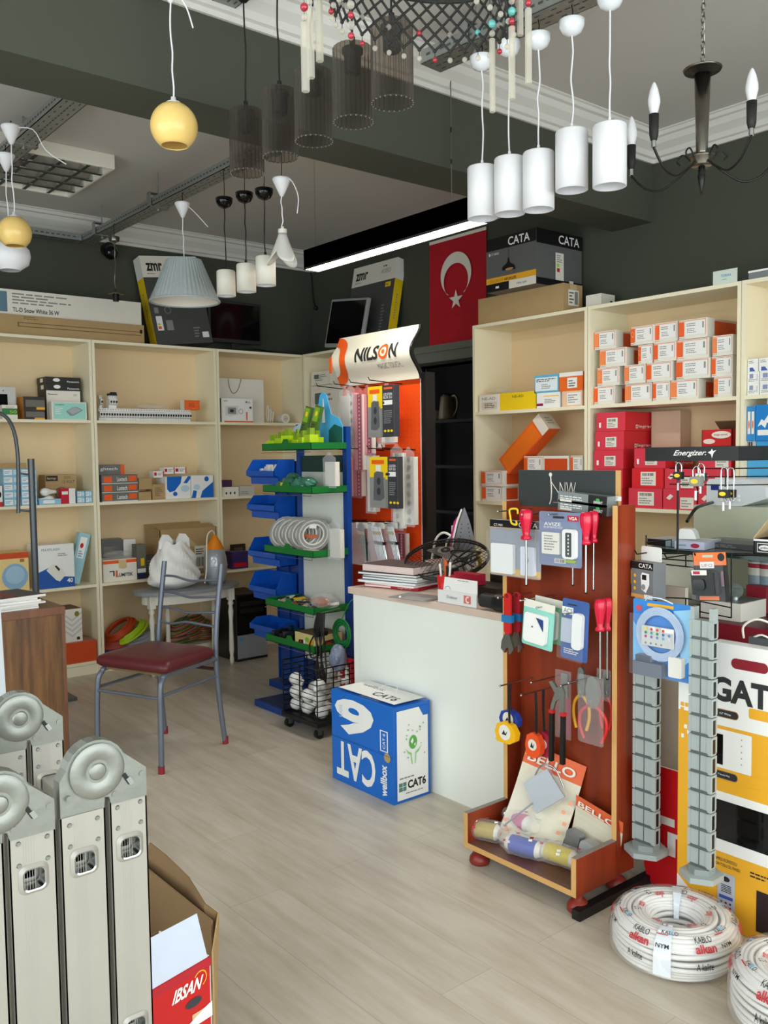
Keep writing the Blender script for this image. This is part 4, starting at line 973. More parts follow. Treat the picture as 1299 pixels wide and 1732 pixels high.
bw = [('F', 'p', 0, 0, 0, 0, 'blue', [(.05, 1), (.05, .45), (.15, .3), (.35, .35), (.6, .7), (.65, 1)]), ('F', 'd', .28, .12, .46, .32, 'blue'), ('F', 'd', .6, .3, .95, .6, C('#b9dbe8')), ('F', 'p', 0, 0, 0, 0, 'blue', [(.7, .7), (.85, .68), (1, .9), (1, 1), (.9, 1)])]
put('L', 2, 281, 323, 806, 847, 'light_fitting_box', 'white box with blue curves, left of the two on the middle shelf', 'box', 'white', bw, depth=.14, inset=.02, group='white boxes with blue curves')
put('L', 2, 324, 361, 804, 845, 'light_fitting_box', 'white box with blue curves, right of the two, against the shelf divider', 'box', 'white', [('F', 'p', 0, 0, 0, 0, 'blue', [(.0, 0), (.1, .35), (.25, .3), (.2, 0)]), ('F', 'p', 0, 0, 0, 0, 'blue', [(.4, 0), (.5, .3), (1, .7), (1, 0)]), ('F', 'd', .1, .35, .4, .6, C('#b9dbe8')), ('F', 'd', .6, .72, .8, .95, 'blue')], depth=.14, inset=.02, group='white boxes with blue curves')
for j, (a_, c_) in enumerate(((260, 277), (278, 295), (296, 315))):
    put('L', 2, a_, c_, 792, 0, 'lamp_box', '%s small red and white lamp box of three lying behind the white and blue boxes' % ['leftmost', 'middle', 'rightmost'][j], 'box', 'white', [('F', 'r', .05, .3, .3, .8, 'crimson'), ('F', 'l', .4, .3, .9, .8, 2, 'grey_ink'), ('F', 'r', .92, 0, 1, 1, 'crimson')], depth=.07, inset=.05+.03, z0=LV[2]+(.075+.072+.0 if a_ < 270 else .171), h=.045, group='small red and white lamp boxes')
put('L', 2, 373, 393, 812, 843, 'box', 'small purple and brown box at the left of the corner shelf', 'box', C('#4e3257'), depth=.08, inset=.10)
put('L', 2, 376, 404, 824, 842, 'junction_box', 'white moulded junction box with holes on the corner shelf', 'junction box', 'warm_white', [('F', 'd', .2, .2, .3, .5, 'ink'), ('F', 'd', .45, .2, .55, .5, 'ink'), ('F', 'd', .7, .2, .8, .5, 'ink')], depth=.09, inset=.02)
put('L', 2, 405, 430, 822, 841, 'junction_box', 'grey-white junction box beside the blue bins', 'junction box', C('#c8c7c0'), [('F', 'l', .1, .1, .9, .5, 2, 'grey_ink')], depth=.09, inset=.03)
# ------------------------------------------------------------------ left shelves, lower level
put('L', 1, -25, 50, 936, 997, 'bowl_lamp_box', 'yellow and orange box with a pale blue bowl picture at the left edge', 'box', C('#f0d28c'), [('F', 'r', 0, .85, 1, 1, 'orange_dark'), ('F', 'd', .38, .05, .98, .72, C('#8fb4d4')), ('F', 'd', .46, .2, .9, .66, C('#a9c8e0')), ('F', 'r', .8, .75, .9, .83, C('#b4792c'))], depth=.2, inset=.04)
put('L', 1, 66, 127, 921, 997, 'camera_box', 'white and blue box showing a white device beside the grey post', 'box', 'white', [('F', 'p', 0, 0, 0, 0, C('#1d56a8'), [(0, 0), (0, .38), (.3, .48), (.7, .25), (1, .22), (1, 0)]), ('F', 'p', 0, 0, 0, 0, 'warm_white', [(.22, .42), (.40, .56), (.68, .42), (.75, .28), (.58, .14), (.48, .18)]), ('F', 'p', 0, 0, 0, 0, 'ink', [(.45, .5), (.5, .52), (.6, .42), (.56, .38)]), ('F', 't', .1, .86, .6, .92, 'MAXFLASH', 'grey_ink'), ('F', 'l', .55, .72, .92, .8, 2, 'grey_ink'), ('F', 't', .78, .1, .95, .2, '40', 'white', .03)], depth=.2, inset=.02, side='white')
a_ = at_x(127, 990, XL-.05)
o = carton('panel_light_box', 'slim turquoise and white box leaning against the shelf divider', 'box', (0, 0, 0), .075, .05, .33, C('#9cc9d4'), [('F', 'r', .2, .5, .8, .92, 'white'), ('F', 'd', .3, .7, .6, .8, 'crimson'), ('F', 'l', .3, .52, .7, .66, 3, 'cyan')])
o.matrix_world = Matrix.Translation((XL-.06, a_.y-.04, LV[1]+.022)) @ Matrix.Rotation(math.radians(-15), 4, 'X') @ Matrix.Rotation(PI/2, 4, 'Z')
put('L', 1, 40, 125, 911, 0, 'catalogue', 'grey folder lying across the white and blue camera box', 'folder', C('#8f9296'), depth=.17, inset=.04, z0=LV[1]+.345, h=.02) if False else None
_, z = put('L', 1, 175, 232, 946, 981, 'carton', 'white carton with an orange band and two-word logo on the lower shelf', 'carton', 'warm_white', [('F', 'r', 0, .82, 1, .97, 'orange'), ('F', 't', .40, .2, .88, .36, 'LUMITEK', 'ink', .03), ('F', 'p', 0, 0, 0, 0, 'ink', [(.18, .5), (.33, .5), (.33, .25), (.29, .25), (.29, .45), (.18, .45)]), ('F', 'r', .36, .2, .42, .5, 'orange'), ('F', 'p', 0, 0, 0, 0, C('#d8bd8e'), [(.46, .97), (.46, .6), (.6, .55), (.7, .6), (.68, .97)])], depth=.16, inset=.03)
p = at_x(200, 940, XL-.1)
crumple('foil_pack', 'silvery plastic-wrapped pack on the white carton with orange band', 'pack', (p.x+.0, p.y, z+.001), .055, 'film', sx=.9, sy=1.9, sz=.45, seed=2, amp=.15)
crumple('foil_pack', 'dark wrapped pack lying behind the silvery one on the lower shelf', 'pack', (XL-.19, p.y-.02, z+.0), .06, C('#8b8e90', .2), sx=.5, sy=1.7, sz=.75, seed=3, amp=.15) if False else None
put('L', 1, 174, 208, 911, 0, 'foil_pack', 'grey flat foil packs piled behind the white carton', 'pack', C('#6e7072', .25), [('F', 'r', .1, .6, .8, .8, 'steel')], depth=.06, inset=.215, z0=LV[1]+.003, h=.265)
put('L', 1, 211, 231, 912, 980, 'carton', 'tall white carton standing behind the orange-banded carton', 'carton', 'white', depth=.07, inset=.21)
put('L', 1, 233, 248, 921, 979, 'slim_box', 'slim dark grey upright box with a yellow window beside the orange-banded carton', 'box', C('#6b6a63'), [('F', 'r', .4, .38, .8, .6, 'yellow'), ('F', 'r', 0, 0, .95, .18, C('#1f2f55')), ('F', 'r', 0, .18, .95, .3, 'white')], depth=.08, inset=.03)
for k in range(3):
    p = at_x(258+k*3, 978, XL-.04-.03*k)
    o = carton('adapter_pack', ['front', 'middle', 'rear'][k]+' one of three dark flat packs leaning beside the cardboard box', 'pack', (0, 0, 0), .075, .02, .15, C('#4e4844'), [('F', 'l', .1, .2, .9, .8, 5, 'grey_ink')], group='dark flat packs')
    o.matrix_world = Matrix.Translation((XL-.05-.03*k, p.y-.03, LV[1]+.002)) @ Matrix.Rotation(PI/2, 4, 'Z') @ Matrix.Rotation(math.radians(-10), 4, 'X')
# open cardboard box
a_ = at_x(271, 965, XL-.03); c_ = at_x(371, 955, XL-.03)
zc = z_at(300, 897, XL-.03, a_.y)-LV[1]; w = 3.105-a_.y
e = empty('cardboard_box', (XL-.02, a_.y, LV[1]+.001), 'open brown cardboard box with torn flaps behind the white carrier bag', 'cardboard box', rz=PI/2)
b = MB(); t = .004
b.box((0, 0, 0), (w, t, zc), 'card').box((0, .22, 0), (w, .22+t, zc*1.02), 'card').box((0, 0, 0), (t, .22, zc), 'card').box((w-t, 0, 0), (w, .22, zc), 'card').box((0, 0, 0), (w, .22, t), 'card')
f = Fr((0, 0, 0), (1, 0, 0), (0, 0, 1)); b.poly(f, [(.17*w/.4, zc*.6), (.17*w/.4, zc*.9), (.26*w/.4, zc*.6)], 'card_light'); b.rect(f, w*.6, zc*.1, w*.85, zc*.6, 'warm_white').bars(f, w*.62, zc*.15, w*.83, zc*.35, 'ink', h=.001).lines(f, w*.62, zc*.4, w*.8, zc*.55, 3, 'ink', h=.001)
b.build('body', e)
MB().obox((0, 0, zc), (w*.95, 0, 0), (.0, .003, 0), (0, .06, .025), 'card').build('flap', e); MB().obox((0, .22, zc*1.02), (w, 0, .0), (0, .003, 0), (0, .03, .02), 'card').build('flap', e)
put('L', 1, 393, 420, 933, 962, 'box', 'small purple box with red print on the low corner shelf', 'box', C('#3b2a66'), [('F', 'r', .1, .1, .9, .35, 'crimson')], depth=.1, inset=.03)
put('L', 1, 392, 416, 910, 0, 'picture_frame', 'dark framed panel standing at the back of the low corner shelf', 'frame', C('#2d231d'), [('F', 'r', .2, .25, .8, .85, C('#5c4a38'))], depth=.02, inset=.2, z0=LV[1], h=.16)
# ------------------------------------------------------------------ left shelves, bottom
o, z = put('L', 0, 108, 164, 1086, 1124, 'shoebox', 'low orange box with a pinkish lid on the bottom left shelf', 'box', 'orange_dark', depth=.22, inset=.015, top=C('#b9796a'))
put('L', 0, 108, 163, 0, 0, 'box_lid', 'loose pinkish lid resting on the orange box', 'lid', C('#b9796a'), depth=.22, inset=.012, z0=z+.006, h=.008, rot=None) if False else None
put('L', 0, 95, 140, 1032, 0, 'chevron_box', 'white open box with grey chevrons standing on the orange box', 'box', 'warm_white', [('F', 'p', 0, 0, 0, 0, C('#c9cacb'), [(.3, .9-.16*k), (.62, .62-.16*k+.06), (1, .9-.16*k), (1, .84-.16*k), (.62, .56-.16*k+.06), (.3, .84-.16*k)]) for k in range(4)]+[('F', 'd', .72, .76, .9, .92, C('#8c7a2c')), ('F', 'r', .78, .05, .9, .14, 'ink')], depth=.2, inset=.05, z0=z+.0, h=z_at(125, 1032, XL-.05, at_x(110, 1085, XL-.05).y)-z, top='card_dark')
def coilbag(px, py, R, rad, m, z, seed, label, tilt=.5, cat='cable', name='cable_coil', n=5, x=XL-.13, group=None, cover=None):
    rnd = random.Random(seed); p = at_x(px, py, x); b = MB()
    for k in range(n):
        r = R*(1-.06*k); o_ = Vector((rnd.uniform(-.006, .006), rnd.uniform(-.006, .006), .008*k))
        b.tube([Vector((r*.75*math.cos(t), r*math.sin(t), 0))+o_ for t in [2*PI*q/14 for q in range(14)]], rad, m if isinstance(m, str) else m[k % len(m)], closed=True, n=6, sub=2)
    if cover: b.lathe([(R*.2, -rad*2.4), (R*1.1, -rad*2.0), (R*1.2, rad), (R*1.05, .045), (R*.2, .05)], (0, 0, 0), cover, n=18, wav=.04, nw=5)
    o = b.build(name, loc=(x, p.y, z), rot=(tilt, .0, rnd.uniform(0, .3))); return tag(o, label, cat, group)
coilbag(204, 1070, .12, .009, C('#c4461d'), LV[0]+.15, 1, 'coil of orange cable in a bag at the top left of the bottom shelf pile', tilt=.55)
coilbag(222, 1068, .12, .009, 'lime', LV[0]+.13, 2, 'coil of lime green cable in the bottom shelf pile', tilt=.55, x=XL-.10)
coilbag(240, 1078, .12, .008, C('#8e9499'), LV[0]+.085, 3, 'coil of grey cable in clear film in the bottom shelf pile', tilt=.3, cover='film', x=XL-.09)
coilbag(200, 1098, .11, .009, C('#b0493a'), LV[0]+.055, 4, 'coil of dull red cable low in the bottom shelf pile', tilt=.1, x=XL-.14)
coilbag(238, 1096, .11, .009, C('#2d6ea8'), LV[0]+.045, 5, 'coil of blue cable low in the bottom shelf pile', tilt=.05, x=XL-.13)
coilbag(205, 1108, .13, .009, C('#3a6295'), LV[0]+.012, 6, 'coil of dark blue cable lying at the bottom of the pile', tilt=.0)
mix = [C('#7e8a3a'), C('#3d6d3c'), C('#c0622a'), C('#8d8f90'), C('#b52f2f')]
for k, (px, zz, tl) in enumerate(((300, .02, .1), (325, .03, .2), (345, .02, 0), (310, .09, .35), (330, .10, .2))):
    coilbag(px, 1085, .115, .0045, mix[k:]+mix[:k], LV[0]+zz+.008, 20+k, ['coil of mixed coloured wire, left end of the tangle under the small table', 'coil of mixed wire in the middle of the tangle under the small table', 'coil of mixed wire, right end of the tangle under the small table', 'upper left coil of green wire in the tangle', 'upper right coil of coloured wire in the tangle'][k], tilt=tl, n=9, group='tangled wire coils')
p = at_x(322, 1050, XL-.1)
tag(MB().tube([(0, -.09, 0), (.02, -.06, .09), (0, .04, .11), (-.02, .12, .03), (0, .10, -.02)], .003, 'ink', n=6, sub=6).build('wire', loc=(p.x, p.y, p.z-.06)), 'single dark wire looping up from the tangle', 'wire')
# corner unit
for (a_, c_, yt, yb_, inset, lab) in ((528, 560, 621, 645, .05, 'white appliance box on the upper corner shelf, top of the stack'), (527, 572, 646, 722, .04, 'large white box at the bottom of the upper corner shelf stack')):
    za = LV[3] if yt > 640 else LV[3]+.275
    put('R', 3, a_, c_, yt, 718, 'carton', lab, 'box', 'warm_white', [('F', 'l', .2, .3, .8, .8, 4, 'grey_ink'), ('F', 'r', .15, .5, .4, .8, C('#5d6a66'))], depth=.15, inset=inset, z0=za, h=(.10 if yt < 640 else .27))
# ------------------------------------------------------------------ right shelving, first unit
put('R', 3, 811, 906, 665, 700, 'carton', 'long carton with a cream end and bright yellow side on the right shelf', 'carton', 'yellow', [('F', 'r', 0, 0, .38, 1, 'warm_white'), ('F', 't', .05, .68, .30, .84, 'NE-AD', 'grey_ink', .01), ('F', 'r', .05, .12, .33, .56, C('#d9d0bf')), ('F', 'l', .1, .2, .3, .5, 3, 'ink'), ('F', 't', .6, .7, .8, .85, 'NE-AD', C('#8c7d1c'), .01)], depth=.14, inset=.02)
p = at_y(836, 664, YR+.07); zz = z_at(836, 665, p.x, YR+.02)
crumple('plastic_pack', 'clear plastic pack with yellow print lying on the yellow carton', 'pack', (p.x, YR+.09, zz+.001), .05, 'film', sx=2.0, sy=.8, sz=.32, seed=8, prints=('yellow', 19))
OS = [('F', 'r', 0, 0, .02, 1, 'orange'), ('F', 'r', .0, .14, .20, .9, 'orange'), ('F', 'r', .24, .2, .93, .9, 'white'), ('F', 'l', .28, .62, .62, .82, 2, 'grey_ink'), ('F', 'l', .30, .28, .75, .55, 3, 'grey_ink'), ('F', 'r', .83, .5, .88, .82, 'grey_ink'), ('F', 'l', .03, .04, .3, .1, 1, 'grey_ink'), ('F', 'r', .0, .93, .95, .95, 'orange'), ('F', 'r', .94, .14, .95, .95, 'orange'), ('R', 'r', .22, .12, .92, .86, 'orange_dark'), ('R', 'r', .22, .9, 1, .93, C('#e9a088'))]
o, z1 = put('R', 3, 908, 947, 664, 692, 'carton', 'white carton with a purple bar and yellow line under the light blue one', 'box', 'white', [('F', 'r', 0, .15, .28, .32, C('#8a1c56')), ('F', 'r', .3, .74, .95, .8, 'yellow'), ('F', 'l', .35, .3, .85, .6, 3, 'grey_ink')], depth=.12, inset=.02)
put('R', 3, 904, 945, 634, 0, 'carton', 'light blue bordered carton on top of the white and purple carton', 'box', C('#5fb2d2'), [('F', 'r', .04, .1, .95, .86, C('#e4eef0')), ('F', 'l', .08, .6, .9, .8, 2, 'ink'), ('F', 'l', .3, .2, .7, .5, 3, 'grey_ink')], depth=.12, inset=.02, z0=z1, h=.098)
o, z1 = put('R', 3, 951, 985, 661, 690, 'carton', 'cream and white label carton below the orange carton', 'box', C('#efc6a4'), [('F', 'r', .25, .1, .93, .88, 'white'), ('F', 'l', .3, .2, .8, .8, 4, 'grey_ink')], depth=.12, inset=.02)
put('R', 3, 946, 986, 631, 0, 'carton', 'orange carton with white top band and white label', 'box', C('#e86a1e'), [('F', 'r', 0, .78, 1, 1, 'white'), ('F', 'r', .35, .15, .76, .7, 'white'), ('F', 'l', .4, .2, .7, .6, 3, 'ink')], depth=.13, inset=.02, z0=z1, h=.10)
o, z1 = put('R', 2, 815, 850, 822, 849, 'carton', 'white and orange carton, lower left of the right shelf beside the doorway', 'box', 'warm_white', OS, depth=.14, inset=.03)
o, z2 = put('R', 2, 814, 850, 795, 0, 'carton', 'white and orange carton, upper one of the pair beside the doorway', 'box', 'warm_white', OS, depth=.15, inset=.02, z0=z1, h=z1-LV[2]-.001)
for k, (a_, c_) in enumerate(((886, 918), (919, 962), (965, 986))):
    o, zb = put('R', 2, a_-2, c_, 0, 850, 'carton', ['left', 'middle', 'right'][k]+' bottom carton behind the black wooden-stand sign', 'box', 'warm_white', OS, depth=.16, inset=.04, h=.165, group='cartons hidden behind the stand sign')
    put('R', 2, a_, c_, 768, 0, 'carton', ['white carton with grey label under the leaning orange carton', 'white carton with a big dark orange end panel under the leaning carton', 'cream and white carton next to the shelf divider'][k], 'box', 'warm_white', OS if k != 1 else [('F', 'r', .05, .15, .95, .85, 'orange_dark')], depth=.14, inset=.04, z0=zb, h=.10)
p = at_y(872, 790, YR+.10)
o = carton('carton', 'orange carton leaning diagonally across the others on the right shelf', 'box', (0, 0, 0), .40, .10, .115, 'orange', [('F', 'r', .03, .08, .82, .92, C('#f0761c')), ('T', 'r', .0, .0, 1, 1, 'warm_white'), ('R', 'r', 0, 0, 1, 1, C('#d9cdb9')), ('R', 'l', .2, .3, .8, .8, 3, 'grey_ink'), ('F', 'r', .85, 0, 1, 1, C('#e4dccb'))])
o.matrix_world = Matrix.Translation((p.x-.02, YR+.06, LV[2]+.16)) @ Matrix.Rotation(math.radians(-40), 4, 'Y')
# ------------------------------------------------------------------ the wall of orange and white cartons
rows = [  # (front left, front right, row top)
 [(1001, 1040), (1057, 1103), (1104, 1133), (1134, 1182), (1207, 1239)],
 [(1010, 1048), (1056, 1092), (1093, 1137), (1143, 1201), (1203, 1239)],
 [(1014, 1060), (1079, 1104), (1105, 1143), (1144, 1199), (1204, 1239)],
 [(1002, 1042), (1066, 1106), (1107, 1146), (1147, 1196)]]
rn = ['bottom row', 'second row from the bottom', 'third row from the bottom', 'top row']; cn = ['first', 'second', 'third', 'fourth', 'last']
hr = .0945
for j, r in enumerate(rows):
    for i, (a_, c_) in enumerate(r):
        rnd = random.Random(j*7+i)
        d = list(OS)
        if rnd.random() < .35: d[1] = ('F', 'r', .0, .14, .24, .9, C('#f4894f')); 
        if rnd.random() < .3: d.append(('F', 't', .04, .4, .16, .75, 'Q', C('#f7a36d'), .01))
        a0, w = span('R', a_, c_, 676, .02+.012*rnd.random())
        nxt = r[i+1][0] if i+1 < len(r) else (1262 if j == 3 else 1239)
        dep_ = .27 if (j == 3 and i == 3) or (nxt-c_) > 8 else .22
        o = carton('carton', 'orange and white switch carton, %s in the %s' % (cn[i], rn[j]), 'box', (a0.x, a0.y, LV[3]+.001+hr*j+.0005*j), w-.002, min(dep_, 4.15-a0.y), hr-.001-(.003*rnd.random() if j == 3 else 0), 'warm_white', d, group='orange and white switch cartons')
# ------------------------------------------------------------------ pink-red cartons
LG = [('F', 'r', .36, .16, .74, .70, 'warm_white'), ('F', 'b', .41, .5, .68, .64, 'ink'), ('F', 'l', .40, .2, .68, .45, 3, 'grey_ink'), ('F', 'r', .09, .2, .16, .46, 'white')]
LG2 = [('F', 'r', .28, .14, .76, .82, 'warm_white'), ('F', 'b', .33, .62, .7, .76, 'ink'), ('F', 'l', .32, .2, .7, .55, 3, 'grey_ink')]
LG3 = [('F', 'r', .52, .05, .92, .6, 'warm_white'), ('F', 'l', .56, .1, .86, .5, 3, 'grey_ink'), ('F', 'p', 0, 0, 0, 0, 'warm_white', [(.10, .55), (.22, .75), (.32, .65), (.2, .45)])]
SD = [('R', 't', .42, .12, .96, .32, 'legrand', 'warm_white', .01), ('R', 'r', .33, .12, .39, .32, 'warm_white'), ('R', 'r', .345, .16, .375, .28, 'legrand_dark')]
lv = LV[2]; hb = .0975
for j in range(5):
    a_, c_ = ((1009, 1057), (1007, 1055), (1005, 1054), (1004, 1053), (1003, 1052))[4-j]
    a0, w = span('R', a_, c_, 830, .012)
    e_ = carton('carton', 'pink-red carton with barcode label, %s of the left stack of five' % ['bottom', 'fourth from top', 'middle', 'second from top', 'topmost'][j], 'box', (a0.x, a0.y, lv+.001+hb*j), w, .27, hb-.001, 'legrand', LG+SD, side='legrand_dark', group='pink-red cartons')
a0, w = span('R', 1101, 1121, 720, .22)
carton('carton', 'plain beige carton behind the topmost pink-red carton', 'box', (a0.x+.0, 4.06, lv+.30), .17, .09, .19, C('#cdb59a'), [])
carton('carton', 'plain beige carton behind the pink-red stack, under another beige one', 'box', (a0.x+.0, 4.055, lv+.001), .14, .095, .298, C('#c6ae93'), [])
for j, (a_, c_, dd) in enumerate(((1063.5, 1120, LG2), (1069, 1122, LG2), (1072.5, 1125, LG))):
    a0, w = span('R', a_, c_, 845, .012)
    b0 = 'legrand' if j != 1 else C('#e0222c')
    carton('carton', ['pink-red carton at the bottom, middle of the lower shelf', 'brighter red carton with a large white label, second in the middle stack', 'pink-red carton on top of the middle stack, left of the black rack header'][j], 'box', (a0.x, a0.y, lv+.001+.1*j), w, .25, .099, b0, dd+SD, side='legrand_dark', group='pink-red cartons')
for j, (a_, c_) in enumerate(((1121.5, 1178), (1124, 1177))):
    a0, w = span('R', a_, c_, 850, .012)
    carton('carton', ['pink-red carton with two labels at the bottom behind the padlocks', 'pink-red carton behind the padlocks, second from the shelf'][j], 'box', (a0.x, a0.y, lv+.001+.1*j), w, .25, .099, 'legrand', LG3+SD, side='legrand_dark', group='pink-red cartons')
a0, w = span('R', 1181, 1236, 850, .012)
for j in range(3): carton('carton', ['pink-red carton behind the grey card machine, lowest', 'pink-red carton behind the grey card machine, second', 'pink-red carton behind the grey card machine, third'][j], 'box', (a0.x, a0.y, lv+.001+.1*j), w, .25, .099, 'legrand', LG3, side='legrand_dark', group='pink-red cartons')
a0, w = span('R', 1187, 1238, 750, .03)
e = empty('open_carton', (a0.x, a0.y, lv+.302), 'open bright red carton with white oval patches on top of the pink-red cartons', 'box')
w = min(w, -2.14-a0.x)
b = MB().box((0, 0, 0), (w, .003, .08), 'red').box((0, .16, 0), (w, .163, .08), 'red').box((0, 0, 0), (.003, .16, .08), 'red').box((w-.003, 0, 0), (w, .16, .08), 'red').box((0, 0, 0), (w, .16, .003), 'card_dark')
f = Fr((0, 0, 0), (1, 0, 0), (0, 0, 1)); b.disc(f, w*.65, .055, w*.32, 'warm_white', .001, rb=.017).disc(f, w*.25, .025, w*.2, C('#f0d9cc'), .001, rb=.012).text(f, w*.42, .05, w*.85, .06, 'legrand', 'red', .01, .002)
b.build('body', e); MB().obox((0, .163, .08), (w, 0, 0), (0, .0, .003), (0, .0, .0) if False else (0, -.05, .04), 'card_dark').build('flap', e)
# ------------------------------------------------------------------ unit at the right edge
WP = [('F', 'r', .18, .45, .5, .85, C('#8b96b8')), ('F', 'l', .1, .15, .85, .4, 2, 'grey_ink'), ('F', 'r', .8, .2, .88, .8, C('#c9c9c9'))]
WP2 = [('F', 'l', .12, .65, .85, .9, 2, 'grey_ink'), ('F', 'p', 0, 0, 0, 0, C('#3b5fa8'), [(.2, .05), (.2, .35), (.5, .35), (.75, .05)])]
for i, (a_, c_) in enumerate(((1254, 1284), (1285, 1312))):
    zz = LV[3]
    for j in range(3):
        aa, cc = (a_, c_) if j < 2 else ((1263, 1282) if i == 0 else (1283, 1304))
        o, zz = put('R', 3, aa, cc-.5, 0, 668, 'small_pack', 'small white pack, %s of the %s stack at the right edge' % (['bottom', 'middle', 'top'][j], ['left', 'right'][i]), 'box', 'white', WP if j < 2 else WP2, depth=.1, inset=.02, z0=zz, h=.051 if j < 2 else .058, group='small white packs')
e = empty('light_batten', (-2.03, YR+.05, 1.56), 'white batten light fixed under the shelf above the blue packs', 'light')
MB().box((0, 0, 0), (.7, .05, .035), 'white').build('body', e, bevel=.004); MB().box((-.03, .01, .008), (0, .04, .03), 'steel').build('end_cap', e); MB().box((0.0, .02, .035), (.7, .03, LV[3]-.018-1.56), 'white').build('bracket', e)
BP = [('F', 'r', .1, .2, .42, .85, 'warm_white'), ('F', 'd', .18, .35, .34, .6, 'orange'), ('F', 'r', .56, .2, .88, .85, 'warm_white'), ('F', 'd', .64, .35, .8, .6, 'orange')]
put('R', 2, 1250.5, 1277, 704, 0, 'blue_pack', 'shiny blue pack with two white windows, left of two at the right edge', 'pack', C('#3e8fd0', .15), BP, depth=.12, inset=.02, z0=1.44, h=.155, group='shiny blue packs')
put('R', 2, 1278, 1310, 702, 0, 'blue_pack', 'shiny blue pack with white splash print, right of two at the right edge', 'pack', C('#2f86cf', .15), [('F', 'p', 0, 0, 0, 0, 'white', [(.1, .4), (.3, .6), (.45, .55), (.7, .75), (.95, .6), (.8, .45), (.6, .5), (.5, .35), (.3, .45)]), ('F', 'r', .1, .15, .8, .3, 'white')], depth=.12, inset=.02, z0=1.44, h=.16, group='shiny blue packs')
put('R', 2, 1250, 1278, 0, 0, 'small_pack', 'small grey and white pack under the left blue pack', 'box', C('#b8bcbd'), [('F', 'r', .1, .1, .3, .9, 'ink'), ('F', 'r', .4, .1, .6, .9, 'ink')], depth=.1, inset=.03, z0=1.40, h=.039)
put('R', 2, 1279, 1312, 0, 0, 'small_pack', 'blue pack under the right blue pack', 'box', 'cyan', depth=.1, inset=.03, z0=1.40, h=.039)
put('R', 2, 1258, 1310, 772, 0, 'fixture_box', 'white bar-shaped carton on the lower shelf at the right edge', 'box', 'white', depth=.1, inset=.0+.03, z0=1.29, h=.04) if False else None
put('R', 2, 1263, 1310, 0, 0, 'blue_pack', 'light blue carton with white base just below the rack header at the right edge', 'pack', C('#5aaee0', .2), [('F', 'r', 0, 0, 1, .16, 'white')], depth=.12, inset=.03, z0=LV[2], h=.265)
# ------------------------------------------------------------------ the red chair
def chair():
    A, B_, Cc = Vector((-3.65, 1.69, 0)), Vector((-3.81, 2.12, 0)), Vector((-4.16, 1.97, 0)); D_ = A+Cc-B_
    o = (A+Cc)/2; X = (B_-Cc).normalized(); ang = math.atan2(X.y, X.x)
    e = empty('chair', (o.x, o.y, 0), 'chair with dark red padded seat and grey tube frame on the open floor', 'chair', rz=ang)
    w, d, r = .19, .23, .0125     # half sizes at the feet; local +y is the back
    zs = .445
    for s in (-1, 1):
        # front leg curves into the seat rail
        MB().tube([(s*w, -d, .0), (s*w, -d+.004, .20), (s*(w-.004), -d+.012, zs-.075), (s*(w-.008), -d+.035, zs-.03), (s*(w-.01), -d+.085, zs-.016), (s*(w-.01), d-.04, zs-.016)], r, 'chair_grey', n=12, sub=6).build('leg', e)
        MB().cyl((s*w, -d, 0), (s*w, -d, .035), r+.0022, 'foot_red').build('foot_cap', e)
        MB().tube([(s*w, d, 0), (s*(w-.006), d-.03, .22), (s*(w-.01), d-.045, zs-.02), (s*(w-.012), d-.028, .62), (s*(w-.012), d+.018, .88)], r, 'chair_grey', n=12, sub=6).build('rear_upright', e)
        MB().cyl((s*w, d, 0), (s*w, d, .035), r+.0022, 'foot_red').build('foot_cap', e)
        MB().tube([(s*w, -d+.006, .345), (s*(w-.008), d-.035, .345)], .008, 'chair_grey', n=8).build('stretcher', e)
    MB().tube([(-w, -d+.006, .335), (w, -d+.006, .335)], .008, 'chair_grey', n=8).build('stretcher', e)
    MB().tube([(-w+.008, d-.035, .375), (w-.008, d-.035, .375)], .009, C('#40252b'), n=8).build('stretcher', e)
    for k, z in enumerate((.805, .725, .65, .582)):
        yb = d-.028+(z-.62)*.17
        s_ = (1, 1, 1, -1)[k]
        MB().tube([(-w+.014, yb, z+.004), (-w*.5, yb-.006, z+.004*s_), (0, yb-.008, z-.012*s_), (w*.5, yb-.006, z-.006*s_), (w-.014, yb, z)], .0062, 'chair_grey', n=8, sub=6).build('back_slat', e)
    # padded seat
    b = MB(); n = 28; prof = []
    def outline(k, y_, inset):
        out = []
        for (cx, cy, t0) in ((.205, .165, 0), (-.205, .165, PI/2), (-.215, -.215, PI), (.215, -.215, 1.5*PI)):
            for i in range(6):
                t = t0+PI/2*i/5; q = .035; out.append(((cx-math.copysign(q+inset, cx)+q*math.cos(t)), cy-math.copysign(q+inset, cy)+q*math.sin(t)))
        return out
    lv_ = [(0.012, zs-.008), (0, zs+.004), (0, zs+.022), (.008, zs+.036), (.03, zs+.046), (.09, zs+.052)]
    N = 24
    vs = [(x, y, z+.008*math.cos(y*4)) for ins, z in lv_ for x, y in outline(0, 0, ins)]
    fs = [(k*N+i, k*N+(i+1) % N, (k+1)*N+(i+1) % N, (k+1)*N+i) for k in range(len(lv_)-1) for i in range(N)]+[tuple(reversed(range(N))), tuple(range((len(lv_)-1)*N, len(lv_)*N))]
    b.add(vs, fs, 'seat', True); b.box((-.19, -.18, zs-.02), (.19, .14, zs-.006), 'card_dark'); b.build('seat', e)
chair()
